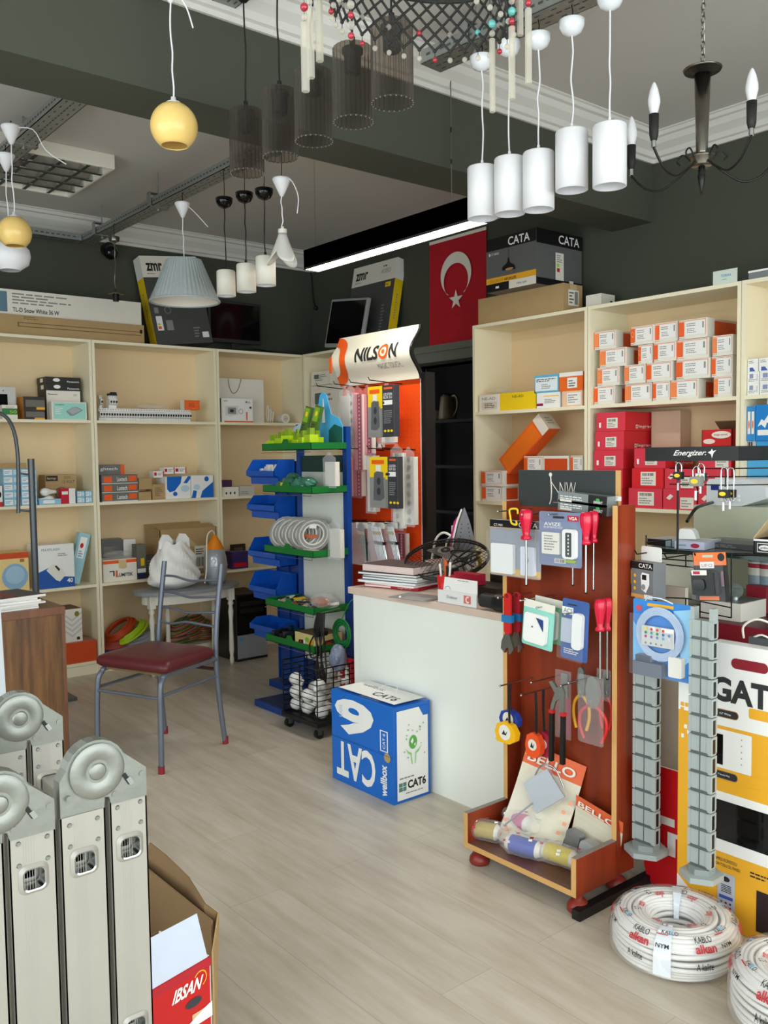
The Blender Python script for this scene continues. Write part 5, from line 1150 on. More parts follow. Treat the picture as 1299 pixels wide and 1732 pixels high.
# ------------------------------------------------------------------ small grey table with turned legs
tz = .548; tx = -5.36; ty = at_x(318, 1000, tx).y; rw, rd = .37, .2
e = empty('side_table', (tx, ty, 0), 'small grey-topped table with white turned legs behind the red chair', 'table')
f = Fr((0, 0, tz-.022), (1, 0, 0), (0, 1, 0))
MB().prism(f, [(rd*math.cos(t), rw*math.sin(t)) for t in [2*PI*k/40 for k in range(40)]], 0, .022, 'table_grey').build('tabletop', e, bevel=.004)
MB().prism(Fr((0, 0, tz-.085), (1, 0, 0), (0, 1, 0)), [((rd-.05)*math.cos(t), (rw-.05)*math.sin(t)) for t in [2*PI*k/40 for k in range(40)]], 0, .063, 'warm_white').build('apron', e)
for (lx, ly) in ((-.05, -.31), (.15, -.20), (-.13, -.16), (.10, .31)):
    if (lx, ly) == (-.05, -.31): lx, ly = .06, at_x(257, 1050, tx+.06).y-ty
    elif (lx, ly) == (.15, -.20): lx, ly = -.12, at_x(284, 1050, tx-.12).y-ty
    elif (lx, ly) == (.10, .31): lx, ly = .08, at_x(391, 1060, tx+.08).y-ty
    else: lx, ly = -.12, .25
    MB().box((lx-.02, ly-.02, .44), (lx+.02, ly+.02, tz-.023), 'warm_white').lathe([(0, 0), (.012, 0), (.015, .03), (.011, .06), (.014, .075), (.017, .1), (.013, .30), (.018, .36), (.012, .40), (.021, .415), (.014, .43), (.02, .44)], (lx, ly, 0), 'warm_white', n=16).build('leg', e)
# bag and rocket lamp on it
p = at_x(303, 997, tx)
def bag():
    e = empty('carrier_bag', (tx, p.y-.03, tz+.001), 'white plastic carrier bag with tied handles on the small grey table', 'bag')
    rnd = random.Random(11); ph = [(rnd.uniform(0, 6), rnd.randint(2, 8), rnd.randint(1, 6), rnd.uniform(.4, 1)) for _ in range(9)]
    n, k = 44, 22; vs = []; fs = []
    for j in range(k+1):
        t_ = j/k; z = .30*t_
        r = .155*(math.sin(min(1, t_*4+.25)*PI/2))*(1-.55*t_**2.2)
        for i in range(n):
            a = 2*PI*i/n; d = 1+.12*sum(q[3]*math.sin(q[1]*a+q[0]+q[2]*t_*3) for q in ph)/3
            vs.append((r*.8*d*math.cos(a), r*1.12*d*math.sin(a), z+.012*math.sin(5*a)*t_))
    for j in range(k):
        for i in range(n): fs.append((j*n+i, j*n+(i+1) % n, (j+1)*n+(i+1) % n, (j+1)*n+i))
    fs.append(tuple(reversed(range(n))))
    MB().add(vs, fs, 'white', False).build('body', e, solid=.0015)
    for s in (-1, 1):
        MB().prism(Fr((.0, s*.06, .26), (0, 1, 0), (0, 0, 1)), [(-.05, 0), (.05, 0), (.045, .06), (.02, .09), (-.02, .095), (-.045, .05)], 0, .012, 'white').build('handle', e)
bag()
p = at_x(365, 985, tx+.02)
mat('silver_rocket', '#b4bac2', .28, metal=.35, var=.12, vs=60)
e = empty('rocket_lamp', (tx+.02, p.y, tz+.001), 'silver rocket-shaped lamp with an orange nose on the small grey table', 'lamp')
MB().lathe([(0, 0), (.055, 0), (.065, .03), (.078, .09), (.08, .13), (.074, .18), (.06, .235), (0, .236)], (0, 0, 0), 'silver_rocket').lathe([(.078, .118), (.083, .125), (.078, .132)], (0, 0, 0), 'silver_rocket').ring(Fr((.062, -.045, .16), (.6, .8, 0), (0, 0, 1)), 0, 0, .012, .016, 'grey_ink').build('body', e)
MB().lathe([(.060, .234), (.045, .27), (.025, .305), (.006, .335), (0, .336)], (0, 0, 0), C('#ee8a14')).build('nose', e)
MB().tube([(0, 0, .335), (.02, -.03, .36), (.03, -.07, .33), (.05, -.09, .22), (.06, -.10, .10), (.05, -.11, .02)], .005, C('#e9dfc8'), n=8, sub=5).build('cord', e)
# ------------------------------------------------------------------ computer tower
e = empty('computer_tower', (-5.30, 3.04, 0), 'black computer tower with a silver lower front under the corner shelves', 'computer')
yw = at_x(456, 1118, -5.28).y-3.04
MB().box((-.30, 0, 0), (0, yw, .46), 'black').build('case', e, bevel=.006)
MB().box((0, .006, .02), (.008, yw-.006, .18), C('#8d9196')).rect(Fr((.008, 0, 0), (0, 1, 0), (0, 0, 1)), .02, .14, .045, .165, 'cyan').build('lower_front', e)
MB().box((0, .006, .185), (.006, yw-.006, .45), 'black_gloss').box((.006, .03, .38), (.009, yw-.03, .41), 'black').box((.006, .03, .33), (.009, yw-.03, .36), 'black').build('upper_front', e)
# ------------------------------------------------------------------ wooden desk at the left, with brochures
e = empty('desk', (-4.10, 1.45, 0), 'walnut-look desk end with a vertical grain panel at the left edge', 'desk')
dzt = .722
MB().box((-.62, -.62, 0), (-.602, 0, dzt-.036), 'desk_wood').build('side_panel', e); MB().box((-.022, -.62, 0), (0, -.012, dzt-.036), 'desk_wood').build('side_panel', e)
MB().box((-.6, -.012, 0), (0.0, 0.004, dzt-.036), 'desk_top').build('edge_panel', e)
MB().box((-.64, -.64, dzt-.036), (.004, .006, dzt), 'desk_top').build('desktop', e, bevel=.002)
cols = [('#d9d9dc', 'white and grey'), ('#4d4f55', 'dark grey'), ('#e8e8ea', 'white'), ('#6d3a37', 'maroon'), ('#d0d0d2', 'light grey'), ('#40424a', 'charcoal')]
rnd = random.Random(4); z = dzt+.001
for k in range(6):
    c, nm = cols[k]; w_, d_ = .30, .225; h_ = .008+.003*(k % 2)
    o = MB().box((-.13, -.16, 0), (.13, .16, h_), 'paper').rect(Fr((0, 0, 0), (1, 0, 0), (0, 1, 0)), -.13, -.16, .13, .16, C(c), h_+.0004)
    if k == 5: o.rect(Fr((0, 0, 0), (1, 0, 0), (0, 1, 0)), -.1, -.1, .1, .05, C('#7d2c28'), h_+.0008)
    o = o.build('catalogue', loc=(-4.24+rnd.uniform(-.012, .012), 1.19+rnd.uniform(-.015, .015), z), rz=rnd.uniform(-.14, .14)+.1)
    tag(o, '%s cover catalogue, %s of the pile on the wooden desk' % (nm, ['bottom', 'second from bottom', 'third from bottom', 'third from top', 'second from top', 'top'][k]), 'catalogue', 'catalogues on the desk'); z += h_+.001
# grey tube stand behind the desk
mat('post_grey', '#5f6468', .35, metal=.4)
q0 = at_d(57, 900, 5.15)
e = empty('metal_stand', (q0.x, q0.y, 0), 'dark grey tubular metal stand rising behind the wooden desk', 'stand')
zt = at_d(55, 776, 5.15).z
b = MB().cyl((0, 0, .02), (0, 0, zt), .019, 'post_grey'); b.build('post', e)
MB().box((-.16, -.16, 0), (.16, .16, .02), 'post_grey').build('foot_plate', e)
Qv = [at_d(x, y, 5.15)-Vector((q0.x, q0.y, 0)) for x, y in ((31, 868), (31, 800), (29, 760), (23, 728), (10, 705), (-15, 693))]
MB().tube(Qv, .011, 'post_grey', n=10, sub=6).build('curved_tube', e)
Qa = [at_d(x, y, 5.15)-Vector((q0.x, q0.y, 0)) for x, y in ((31, 800), (50, 803))]
Qb = [at_d(x, y, 5.15)-Vector((q0.x, q0.y, 0)) for x, y in ((32, 863), (52, 865))]
MB().tube(Qa, .006, 'post_grey', n=8).tube(Qb, .006, 'post_grey', n=8).build('bracket', e)
# white leaning panel at the very left
a1 = at_x(18, 1170, -2.8); a0 = at_x(3, 940, -2.8)
e_ = MB().box((-.03, -.5, 0), (0, 0, 2.0), 'frame_white').box((.0, -.03, 0), (.004, 0, 2.0), C('#c9ced3'))
o = e_.build('door_leaf', loc=(-2.8, at_x(27, 1400, -2.8).y, 0)); o.rotation_euler = (math.radians(1.2), 0, 0)
tag(o, 'white door leaf edge standing upright at the left edge behind the ladder', 'door')

# ------------------------------------------------------------------ counter
CX0, CX1, CY0, CY1, CZ = -3.215, -1.98, 2.449, 3.05, .802
e = empty('counter', (CX0, CY0, 0), 'white shop counter with a pinkish top, behind the blue cable box', 'counter')
L = CX1-CX0
MB().box((0, .004, 0), (.05, .6, CZ-.03), 'counter_side').box((.05, .0, 0), (L, .022, CZ-.03), 'counter_side').box((L-.02, .022, 0), (L, .6, CZ-.03), 'counter_side').build('body', e, bevel=.001)
MB().box((-.02, -.012, CZ-.03), (L, .6, CZ), 'counter_top').build('worktop', e, bevel=.003)
MB().box((.05, .03, .38), (L-.02, .58, .398), 'counter_side').build('inner_shelf', e)
# books
zb = CZ+.001; cy = 2.70
bk_ = [('notebook with a red spine and company print', 'crimson', 'pink', .012, .30, .22, .05, .0), ('thin pinkish file', '#e7c6c6', 0, .010, .29, .21, -.05, 0), ('white magazine', '#dfe3e6', 0, .009, .31, .22, .08, 0), ('dark blue folder', '#3f5768', 0, .012, .31, .22, .02, 0), ('white-edged catalogue', '#cfd4d7', 0, .010, .32, .23, -.04, 0), ('black folder', '#1f2022', 0, .012, .32, .22, .06, 0), ('thick diary with dark brown cover', '#5a4846', 1, .034, .30, .20, -.03, 0)]
px0 = at_z(662, 1000, CZ)
for k, (nm, c, kk, h_, w_, d_, rot, _) in enumerate(bk_):
    cm = c if c in MATS else C(c)
    b = MB().box((-w_/2+.003, -d_/2+.003, .002), (w_/2-.003, d_/2-.003, h_-.002), C('#e9d2cc') if kk == 1 else 'paper').box((-w_/2, -d_/2, h_-.002), (w_/2, d_/2, h_), cm).box((-w_/2, -d_/2, 0), (w_/2, d_/2, .002), cm)
    if k == 0:
        b.box((w_/2-.003, -d_/2, 0), (w_/2, d_/2, h_), cm).box((-w_/2+.15, -d_/2-.0, 0), (w_/2, -d_/2+.002, h_), cm).text(Fr((-w_/2, -d_/2-.001, 0), (1, 0, 0), (0, 0, 1)), .19, .003, .26, .009, 'legrand', 'white', .01)
    ob = b.build('book', loc=(-3.075+.01*math.sin(k*2.1), 2.63+.012*math.cos(k*1.7), zb), rz=math.radians(12)+rot)
    tag(ob, '%s, %s in the counter pile' % (nm, ['bottom', 'second', 'third', 'fourth', 'fifth', 'sixth', 'top'][k]), 'book', 'books and folders on the counter'); zb += h_+.0008
# cup with pens
p = at_z(740, 1018, CZ)
e = empty('pen_cup', (p.x+.012, p.y+.035, CZ), 'red pen cup with pens behind the white card on the counter', 'pen cup')
MB().lathe([(0, 0), (.026, 0), (.036, .105), (.033, .105), (.024, .004), (0, .004)], (0, 0, .001), 'red', n=24).build('cup', e)
for k, (c, dx, dy, L_) in enumerate((('white', -.022, -.005, .14), ('orange', .0, .0, .155), ('black', -.008, .012, .15), ('orange', .008, -.004, .15), ('white', .012, .01, .13), ('white', .024, .0, .15), ('black', .018, -.01, .135), ('crimson', .008, .016, .14))):
    MB().cyl((dx*.5, dy*.5, .006), (dx*1.15, dy*1.15, L_), .0045, c if c in MATS else C(c), n=8).cyl((dx*1.15, dy*1.15, L_), (dx*1.2, dy*1.2, L_+.012), .0052, c, n=8).build('pen', e)
p = at_z(741, 1018, CZ); p2 = at_z(802, 1030, CZ)
w_ = p2.x-p.x
e = empty('card_holder', (p.x, p.y, CZ), 'white card with a red crescent square in a clear holder on the counter', 'card')
b = MB().box((0, 0, .001), (w_, .003, .052), 'white'); f = Fr((0, 0, 0), (1, 0, 0), (0, 0, 1))
b.text(f, w_*.24, .022, w_*.52, .034, 'Doktor', 'ink', .0).rect(f, w_*.68, .012, w_*.86, .044, C('#e0402f'), .001).ring(f, w_*.79, .028, w_*.035, w_*.062, 'white', .0016, t0=math.radians(60), t1=math.radians(300))
b.build('front_card', e)
MB().box((0, .006, .001), (w_*.99, .009, .105), 'paper').ring(Fr((0, .0055, 0), (1, 0, 0), (0, 0, 1)), w_*.24, .052, .016, .018, 'cyan', t0=.3, t1=2.9).lines(Fr((0, .0055, 0), (1, 0, 0), (0, 0, 1)), w_*.5, .095, w_*.97, .101, 1, 'grey_ink').build('letter_sheet', e)
MB().rect(Fr((0, -.002, 0), (1, 0, 0), (0, 0, 1)), -.002, 0, w_+.002, .054, 'film').build('clear_sleeve', e)
p = at_z(828, 1037, CZ)
tag(MB().cyl((-.075, 0, .034), (.0, 0, .034), .027, 'black_matte').cyl((.0, 0, .034), (.075, 0, .034), .033, 'black').box((-.07, -.006, .008), (-.01, .006, .062), 'black').build('torch', loc=(p.x-.008, p.y+.05, CZ)), 'black cylindrical device lying on the counter edge beside the wooden stand', 'device')
p = at_z(700, 1012, CZ)
tag(MB().box((-.10, -.07, 0), (.10, .07, .004), C('#8d8a88')).box((-.03, -.075, .004), (.09, -.01, .006), C('#a9a5a2')).sphere((-.045, -.06, .006), .006, 'white', n=8, k=6).build('papers', loc=(p.x, p.y+.02, CZ+.001), rz=.2), 'loose papers lying on the counter between the books and the pen cup', 'papers')
# fan lying on its back
p = at_z(765, 975, CZ)
fx, fy = -2.93, 2.77
e = empty('desk_fan', (fx, fy, CZ), 'black wire-caged desk fan tipped back on the counter behind the card', 'fan')
R = .19; M_ = Matrix.Rotation(math.radians(18), 4, 'X') @ Matrix.Rotation(math.radians(10), 4, 'Y'); O = Vector((0, 0, .125))
b = MB(); b.T = Matrix.Translation(O) @ M_
for s in (-1, 1): b.tube([(R*math.cos(t), R*math.sin(t), s*.006) for t in [2*PI*k/36 for k in range(36)]], .0045, 'black', closed=True, n=6)
for k in range(44):
    t = 2*PI*k/44
    for s in (1, -1): b.tube([(R*math.cos(t), R*math.sin(t), s*.008), (R*.75*math.cos(t+.05), R*.75*math.sin(t+.05), s*.036), (R*.2*math.cos(t+.12), R*.2*math.sin(t+.12), s*.045)], .0011, 'black_metal', n=4)
b.lathe([(0, 0), (.022, 0), (.022, .006), (0, .008)], (0, 0, .042), 'black'); b.build('cage', e)
b = MB(); b.T = Matrix.Translation(O) @ M_
for k in range(3):
    t0 = k*2*PI/3
    b.add([(.02*math.cos(t0), .02*math.sin(t0), -.01), (.15*math.cos(t0-.1), .15*math.sin(t0-.1), -.015), (.14*math.cos(t0+.5), .14*math.sin(t0+.5), .0), (.12*math.cos(t0+1.1), .12*math.sin(t0+1.1), .015), (.03*math.cos(t0+1.3), .03*math.sin(t0+1.3), .01)], [(0, 1, 2, 3, 4)], C('#7d7670'))
b.build('blades', e, solid=.003)
MB().cyl((0, .03, .06), (0, .06, .02), .035, 'black').box((-.09, -.02, .0), (.09, .14, .025), 'black').tube([(.1, .0, .11), (.2, -.06, .06), (.22, .02, .02), (.3, .0, .015)], .006, 'black', sub=5).build('base', e)
# iron standing on its heel
p = at_z(790, 945, CZ+.06)
ix, iy = -3.06, 2.89
mat('sole', '#8f9096', .4, metal=.5); mat('magenta', '#c12a7d', .3)
e = empty('iron', (ix, iy+.10, CZ+.001), 'pink and white steam iron standing upright with its sole plate towards the room', 'iron', rz=math.radians(72))
def soleo(s, h0=.02): return [(-.052*s, h0), (-.055*s, .05), (-.047*s, .12), (-.028*s, .19), (0, .262*(.5+.5*s)), (.028*s, .19), (.047*s, .12), (.055*s, .05), (.052*s, h0)]
f = Fr((0, -.03, .08), (1, 0, 0), (0, 0, 1))
b = MB().prism(f, soleo(1), 0, .008, 'sole')
for k in range(8):
    for s in (-1, 1): b.disc(f, s*(.036-.0028*k), .05+.019*k, .003, 'ink', .009, n=8)
b.build('sole_plate', e)
MB().prism(f, soleo(.97), -.012, 0, 'ink').prism(f, soleo(.93), -.035, -.012, 'white').build('heat_guard', e)
MB().prism(f, [(-.04, .02), (-.042, .1), (-.02, .19), (0, .215), (.02, .19), (.042, .1), (.04, .02)], -.07, -.035, 'magenta').prism(f, [(-.018, .02), (-.018, .17), (.018, .17), (.018, .02)], -.10, -.085, 'white').prism(f, [(-.018, .13), (-.018, .17), (.018, .17), (.018, .13)], -.09, -.06, 'white').prism(f, [(-.045, .0), (-.045, .03), (.045, .03), (.045, .0)], -.10, 0, 'white').build('handle_body', e)
MB().box((-.05, -.04, 0), (.05, .06, .082), 'warm_white').build('rest', e)
tag(MB().tube([(-.12, 0, .0), (-.10, .01, .10), (-.03, .0, .14), (.03, .01, .11), (.08, 0, .04)], .006, 'warm_white', sub=5).tube([(-.06, .02, .0), (-.02, .02, .11), (.05, .02, .13), (.10, .02, .09)], .005, 'warm_white', sub=5).build('cord', loc=(-3.14, 2.98, CZ+.075)), 'white cord looping up behind the fan', 'cord')
tag(MB().tube([(.045*math.cos(t), 0, .045*math.sin(t)) for t in [2*PI*k/12 for k in range(12)]], .009, C('#b9a32a'), closed=True, sub=2).build('tape_ring', loc=(-2.93, 2.93, CZ+.10), rot=(.2, .5, .3)), 'mustard yellow ring resting against the iron above the fan', 'ring')
carton('carton', 'small white carton with pink print behind the books on the counter', 'box', (-3.20, 2.88, CZ+.001), .12, .12, .085, 'warm_white', [('F', 'l', .1, .2, .6, .8, 4, C('#d9a0a0')), ('T', 'r', 0, 0, 1, 1, C('#b98f88'))])
for k, (x, y, z, w_, d_, h_, c, nm) in enumerate(((-2.70, 2.62, 0, .22, .14, .05, '#231f1e', 'black case under the dark clutter at the right end of the counter'), (-2.73, 2.62, .052, .14, .05, .045, '#b01c3a', 'crimson striped packet on the counter beside the wooden stand'), (-2.68, 2.79, 0, .2, .2, .10, '#2b211c', 'dark brown box at the back of the counter clutter'), (-2.72, 2.87, .101, .10, .08, .16, '#b5622d', 'rusty orange upright box behind the clutter on the counter'))):
    carton('box', nm, 'box', (x, y, CZ+.001+z), w_, d_, h_, C(c), [('F', 'r', .05, .1, .95, .2, 'grey_ink')] if k == 1 else [])
b = MB(); rnd = random.Random(9)
for k in range(4):
    pts = [(rnd.uniform(-.10, .10), rnd.uniform(-.08, .08), rnd.uniform(0, .10)) for _ in range(5)]; b.tube(pts, .004, 'black', n=6, sub=5)
tag(b.build('cable_tangle', loc=(-2.76, 2.74, CZ+.102)), 'tangle of black cables on the right half of the counter', 'cables')
# ------------------------------------------------------------------ blue network cable box
x0, y0, w, d = -3.097, 2.236, .415, .196; h = .392
BL = 'blue'
deco = [('F', 't', .10, .50, .92, .96, '6', 'white', .06, 180), ('F', 't', .10, .04, .92, .40, 'CAT', 'white', .05, 180)]
deco = [('F', 't', .06, .56, .70, .95, '6', 'white', .04, 180), ('F', 't', .08, .07, .72, .46, 'CAT', 'white', .025, 180), ('F', 't', .80, .05, .90, .38, 'wellbox', 'white', .03, 90), ('F', 'r', .80, .52, .92, .74, 'white'), ('F', 'r', .815, .53, .905, .73, 'blue'), ('F', 't', .84, .55, .88, .71, 'CAT 6', 'white', .01, 90), ('F', 'l', .14, .72, .2, .86, 6, C('#bcd3ee')), ('F', 'd', .86, .42, .96, .52, 'card'), ('F', 'r', .0, .485, 1, .49, C('#0d4f9c')),
 ('R', 'r', .08, .03, .93, .96, 'paper'), ('R', 'p', 0, 0, 0, 0, 'blue', [(.68, .96), (.93, .96), (.93, .86), (.80, .86)]), ('R', 't', .36, .13, .86, .22, 'CAT6', 'black', .04), ('R', 'r', .12, .12, .32, .21, C('#57857c')), ('R', 'r', .22, .12, .23, .21, 'paper'), ('R', 'r', .12, .165, .32, .17, 'paper'), ('R', 'l', .14, .24, .75, .27, 1, 'grey_ink'), ('R', 'l', .3, .08, .85, .10, 1, 'grey_ink'),
 ('R', 'd', .40, .535, .62, .68, C('#5fae4a')), ('R', 'p', 0, 0, 0, 0, 'paper', [(.44, .62), (.50, .655), (.52, .62), (.48, .59)]), ('R', 'p', 0, 0, 0, 0, 'paper', [(.53, .58), (.58, .60), (.57, .56)]),
 ('R', 'p', 0, 0, 0, 0, C('#8fcf7a'), [(.30, .56), (.37, .50), (.44, .48), (.47, .38), (.49, .38), (.46, .50), (.38, .52)]), ('R', 'p', 0, 0, 0, 0, C('#8fcf7a'), [(.74, .56), (.66, .50), (.59, .48), (.57, .38), (.55, .38), (.57, .50), (.65, .52)])]
rnd = random.Random(6)
for k in range(16):
    u, v = .18+.62*rnd.random(), .45+.36*rnd.random()
    if .36 < u < .66 and .5 < v < .7: continue
    deco.append(('R', 'd', u, v, u+.03+.02*rnd.random(), v+.018, C(['#7fc46a', '#a6aab0', '#9fd48c'][k % 3])))
deco += [('T', 'r', .06, .10, .96, .95, 'paper'), ('T', 't', .50, .25, .86, .5, 'CAT6', 'ink', .02), ('T', 't', .16, .6, .5, .74, 'wellbox', 'grey_ink', .01)]
e = empty('cable_box', (x0, y0, .001), 'blue and white network cable box standing on the floor against the counter', 'box')
b = MB().box((0, 0, 0), (w, d, h), BL); decorate(b, w, d, h, deco); b.build('body', e)
MB().tube([(.20, .10, h), (.22, .07, h+.02), (.27, .08, h+.055), (.31, .11, h+.05), (.28, .12, h+.01), (.22, .12, h)], .003, 'film', n=6, sub=6).box((.17, .02, h+.001), (.30, .18, h+.002), 'film').build('strap_handle', e)
# ------------------------------------------------------------------ wire basket trolley
bx1, by0 = -3.56, 2.484; bx0 = at_y(480, 1205, by0).x; by1 = by0+.30; bz0, bz1 = .085, .35
e = empty('basket_trolley', (bx0, by0, 0), 'black wire basket on castors full of wrapped white bulbs, beside the blue box', 'trolley')
W_ = bx1-bx0; D2 = by1-by0
b = MB(); r = .0022
for z in [bz0+(bz1-bz0)*k/10 for k in range(11)]:
    b.tube([(0, 0, z), (W_, 0, z), (W_, D2, z), (0, D2, z)], r if z < bz1-.001 else .0035, 'black_metal', closed=True, n=6)
for (x, y) in [(0, 0), (W_/2, 0), (W_, 0), (W_, D2/3), (W_, 2*D2/3), (W_, D2), (W_/2, D2), (0, D2), (0, D2/2)]: b.cyl((x, y, bz0), (x, y, bz1), .0033, 'black_metal', n=6)
b.build('wire_basket', e)
MB().box((-.01, -.01, bz0-.025), (W_+.01, D2+.01, bz0-.003), 'black').build('base_tray', e, bevel=.003)
for (x, y) in ((.02, .02), (W_-.02, .02), (.02, D2-.02), (W_-.02, D2-.02)):
    MB().cyl((x-.011, y, .024), (x+.011, y, .024), .024, 'black', n=20).box((x-.014, y-.012, .02), (x+.014, y+.012, bz0-.025), C('#4e5052')).build('castor', e)
rnd = random.Random(3); k = 0
for lay in range(3):
    for i in range(3):
        for j in range(3):
            if lay == 2 and (i+j) % 2: continue
            x = bx0+.05+(W_-.1)*i/2+rnd.uniform(-.01, .01); y = by0+.05+(D2-.1)*j/2+rnd.uniform(-.01, .01); z = bz0+.036+lay*.066
            tag(MB().sphere((0, 0, 0), .034, 'bulb_white', n=14, k=10).lathe([(.02, .02), (.014, .05), (.012, .07), (0, .072)], (0, 0, 0), 'bulb_white', n=12, axis=(rnd.uniform(-1, 1), rnd.uniform(-1, 1), rnd.uniform(-.2, .5))).build('light_bulb', loc=(x, y, z)), 'white bulb in the wire basket, %s layer, %s of the %s row' % (('bottom', 'middle', 'top')[lay], ('left', 'middle', 'right')[i], ('front', 'centre', 'back')[j]), 'light bulb', 'bulbs in the wire basket'); k += 1
# ------------------------------------------------------------------ green tray display
gx0, gx1, gy0, gy1 = -4.225, -3.755, 2.61, 2.835
e = empty('tray_display', (gx0, gy1, 0), 'display stand with green metal trays, blue posts and a white back panel', 'display stand')
W_ = gx1-gx0
for x in (0.0, W_-.035): MB().box((x, 0, .03), (x+.035, .03, 1.575 if x == 0 else 1.55), 'blue_post').build('post', e)
MB().box((.035, .012, .25), (W_-.035, .02, 1.40), C('#e3e4dc')).box((.035, .01, 1.31), (W_-.035, .019, 1.40), C('#21413c')).build('back_panel', e)
MB().box((-.08, -.26, .0), (W_-.11, .06, .035), 'blue_post').box((-.06, -.24, .035), (W_-.13, .04, .037), C('#2c3d63')).build('base_tray', e, bevel=.004)
trays = [(1.43, 0), (1.205, 0), (.875, 0), (.58, 0), (.38, 0)]
for k, (z0_, z1_) in enumerate(trays):
    z1_ = z0_+.037
    b = MB().box((0, gy0-gy1, z0_), (W_, 0, z0_+.003), 'green').box((0, gy0-gy1, z0_), (W_, gy0-gy1+.002, z1_), 'green').box((W_-.002, gy0-gy1, z0_), (W_, 0, z1_), 'green').box((0, gy0-gy1, z0_), (.002, 0, z1_), 'green')
    b.prism(Fr((W_/2, gy0-gy1+.001, z1_), (1, 0, 0), (0, 0, 1)), [(-.035, 0), (.035, 0), (.02, .022), (-.02, .022)], 0, .0015, 'green')
    b.tube([(.004, gy0-gy1-.004, z0_-.012), (W_-.004, gy0-gy1-.004, z0_-.012), (W_-.004, gy0-gy1-.004, z0_)], .0015, 'steel', n=5)
    b.build('tray', e)
def gz(k): return trays[k][0]+.004
# tray goods
rnd = random.Random(21)
for k in range(11):
    x = gx0+.05+.36*(k % 6)/5+rnd.uniform(-.01, .01); y = gy0+.05+.07*(k//6)
    b = MB().box((-.032, -.025, 0), (.032, .025, .05+.012*(k % 3)), 'lime').box((-.016, -.014, .05), (.016, .014, .085+.012*(k % 3)), C('#7d9a22')).disc(Fr((0, -.021, .02), (1, 0, 0), (0, 0, 1)), 0, 0, .009, 'yellow')
    tag(b.build('tape_pack', loc=(x, y, gz(0)), rz=rnd.uniform(-.4, .4)), '%s lime green pack of the %s row on the top green tray' % (ordinal(k % 6).capitalize(), ('front', 'back')[k//6]), 'pack', 'lime green packs on the top tray')
for k, x in enumerate((gx0+.20, gx0+.29)):
    o = carton('display_card', ['left', 'right'][k]+' of two upright green and dark patterned packs on the top green tray', 'pack', (0, 0, 0), .055, .02, .19, C('#4b6b2a'), [('F', 'r', .1, .55, .9, .95, C('#7fae2e')), ('F', 'd', .3, .7, .7, .85, 'yellow'), ('F', 'l', .1, .1, .9, .5, 5, C('#2d3a20'))])
    o.matrix_world = Matrix.Translation((x, gy0+.10, gz(0)+.05)) @ Matrix.Rotation(math.radians(-10), 4, 'X') @ Matrix.Rotation(math.radians(12), 4, 'Y')
f = Fr((gx0+.20, gy1-.02, gz(0)), (1, 0, 0), (0, 0, 1))
pts = [(0, 0), (.27, 0), (.27, .12), (.24, .16), (.17, .185), (.15, .24), (.13, .29), (.10, .305), (.07, .29), (.055, .24), (.05, .18), (0, .12)]
b = MB().prism(f, pts, 0, .003, 'sky_blue').poly(f, [(.09, .14), (.10, .27), (.105, .27), (.12, .14)], 'white', .0042).poly(f, [(.15, .0), (.15, .10), (.20, .13), (.27, .11), (.27, 0)], C('#1d5d55'), .0045)
tag(b.build('display_card'), 'bright blue shaped header card standing at the back of the top green tray', 'card')
tag(MB().prism(Fr((gx0+.075, gy1-.06, gz(0)), (1, 0, 0), (0, 0, 1)), [(0, 0), (.08, 0), (.11, .16), (.0, .12)], 0, .003, C('#bfdcea')).build('display_card'), 'pale blue card leaning on the left of the top green tray', 'card')
for k in range(7):
    x = gx0+.14+.055*(k % 5)+rnd.uniform(-.01, .01); y = gy0+.05+.06*(k//5)
    crumple('small_bag', '%s small green packet of the heap on the second green tray' % ordinal(k).capitalize(), 'packet', (x, y, gz(1)+.02*(k//4)), .05, C('#3f7a66', .3), sx=1.1, sy=.8, sz=.6+.2*(k % 2), seed=50+k, n=12, k=8, amp=.3, group='green packets on the second tray', prints=('black', 13) if k % 2 else ('warm_white', 17))
for k, x in enumerate((gx0+.16, gx0+.30)): tag(MB().cyl((0, 0, 0), (0, 0, .018), .017, 'yellow').build('connector', loc=(x, gy0+.03, gz(1)+.03)), ['left', 'right'][k]+' round yellow connector on the rim of the second green tray', 'connector')
# cable coils leaning on the third tray
mat('cable_grey', '#9c9a98', .35, var=.15, vs=50)
for k in range(5):
    b = MB()
    for q in range(6): b.tube([((.092-.007*q)*math.cos(t), (.0 if q % 2 else .004), (.092-.007*q)*math.sin(t)+.094) for t in [2*PI*i/20 for i in range(20)]], .0048, ['cable_grey', 'cable_grey', 'warm_white'][q % 3], closed=True, n=6)
    b.rect(Fr((-.025, -.007, .125), (1, 0, 0), (0, 0, 1)), 0, 0, .04, .02, 'white').rect(Fr((0.0, -.007, .07), (1, 0, 0), (0, 0, 1)), -.02, 0, .025, .02, C('#c2603f'))
    o = b.build('cable_coil'); o.matrix_world = Matrix.Translation((gx0+.12+.055*k, gy0+.05+.008*k, gz(2)+.016)) @ Matrix.Rotation(math.radians(38), 4, 'Z') @ Matrix.Rotation(math.radians(-24), 4, 'X')
    tag(o, ['frontmost and leftmost', 'second', 'third', 'fourth', 'rearmost'][k]+' of the grey cable coils leaning on the third green tray', 'cable coil', 'grey cable coils on the third tray')
crumple('small_bag', 'white translucent bag drooping over the left edge of the third green tray', 'bag', (gx0+.01, gy0+.10, gz(2)+.01), .06, 'film', sx=.9, sy=.8, sz=.7, seed=71)
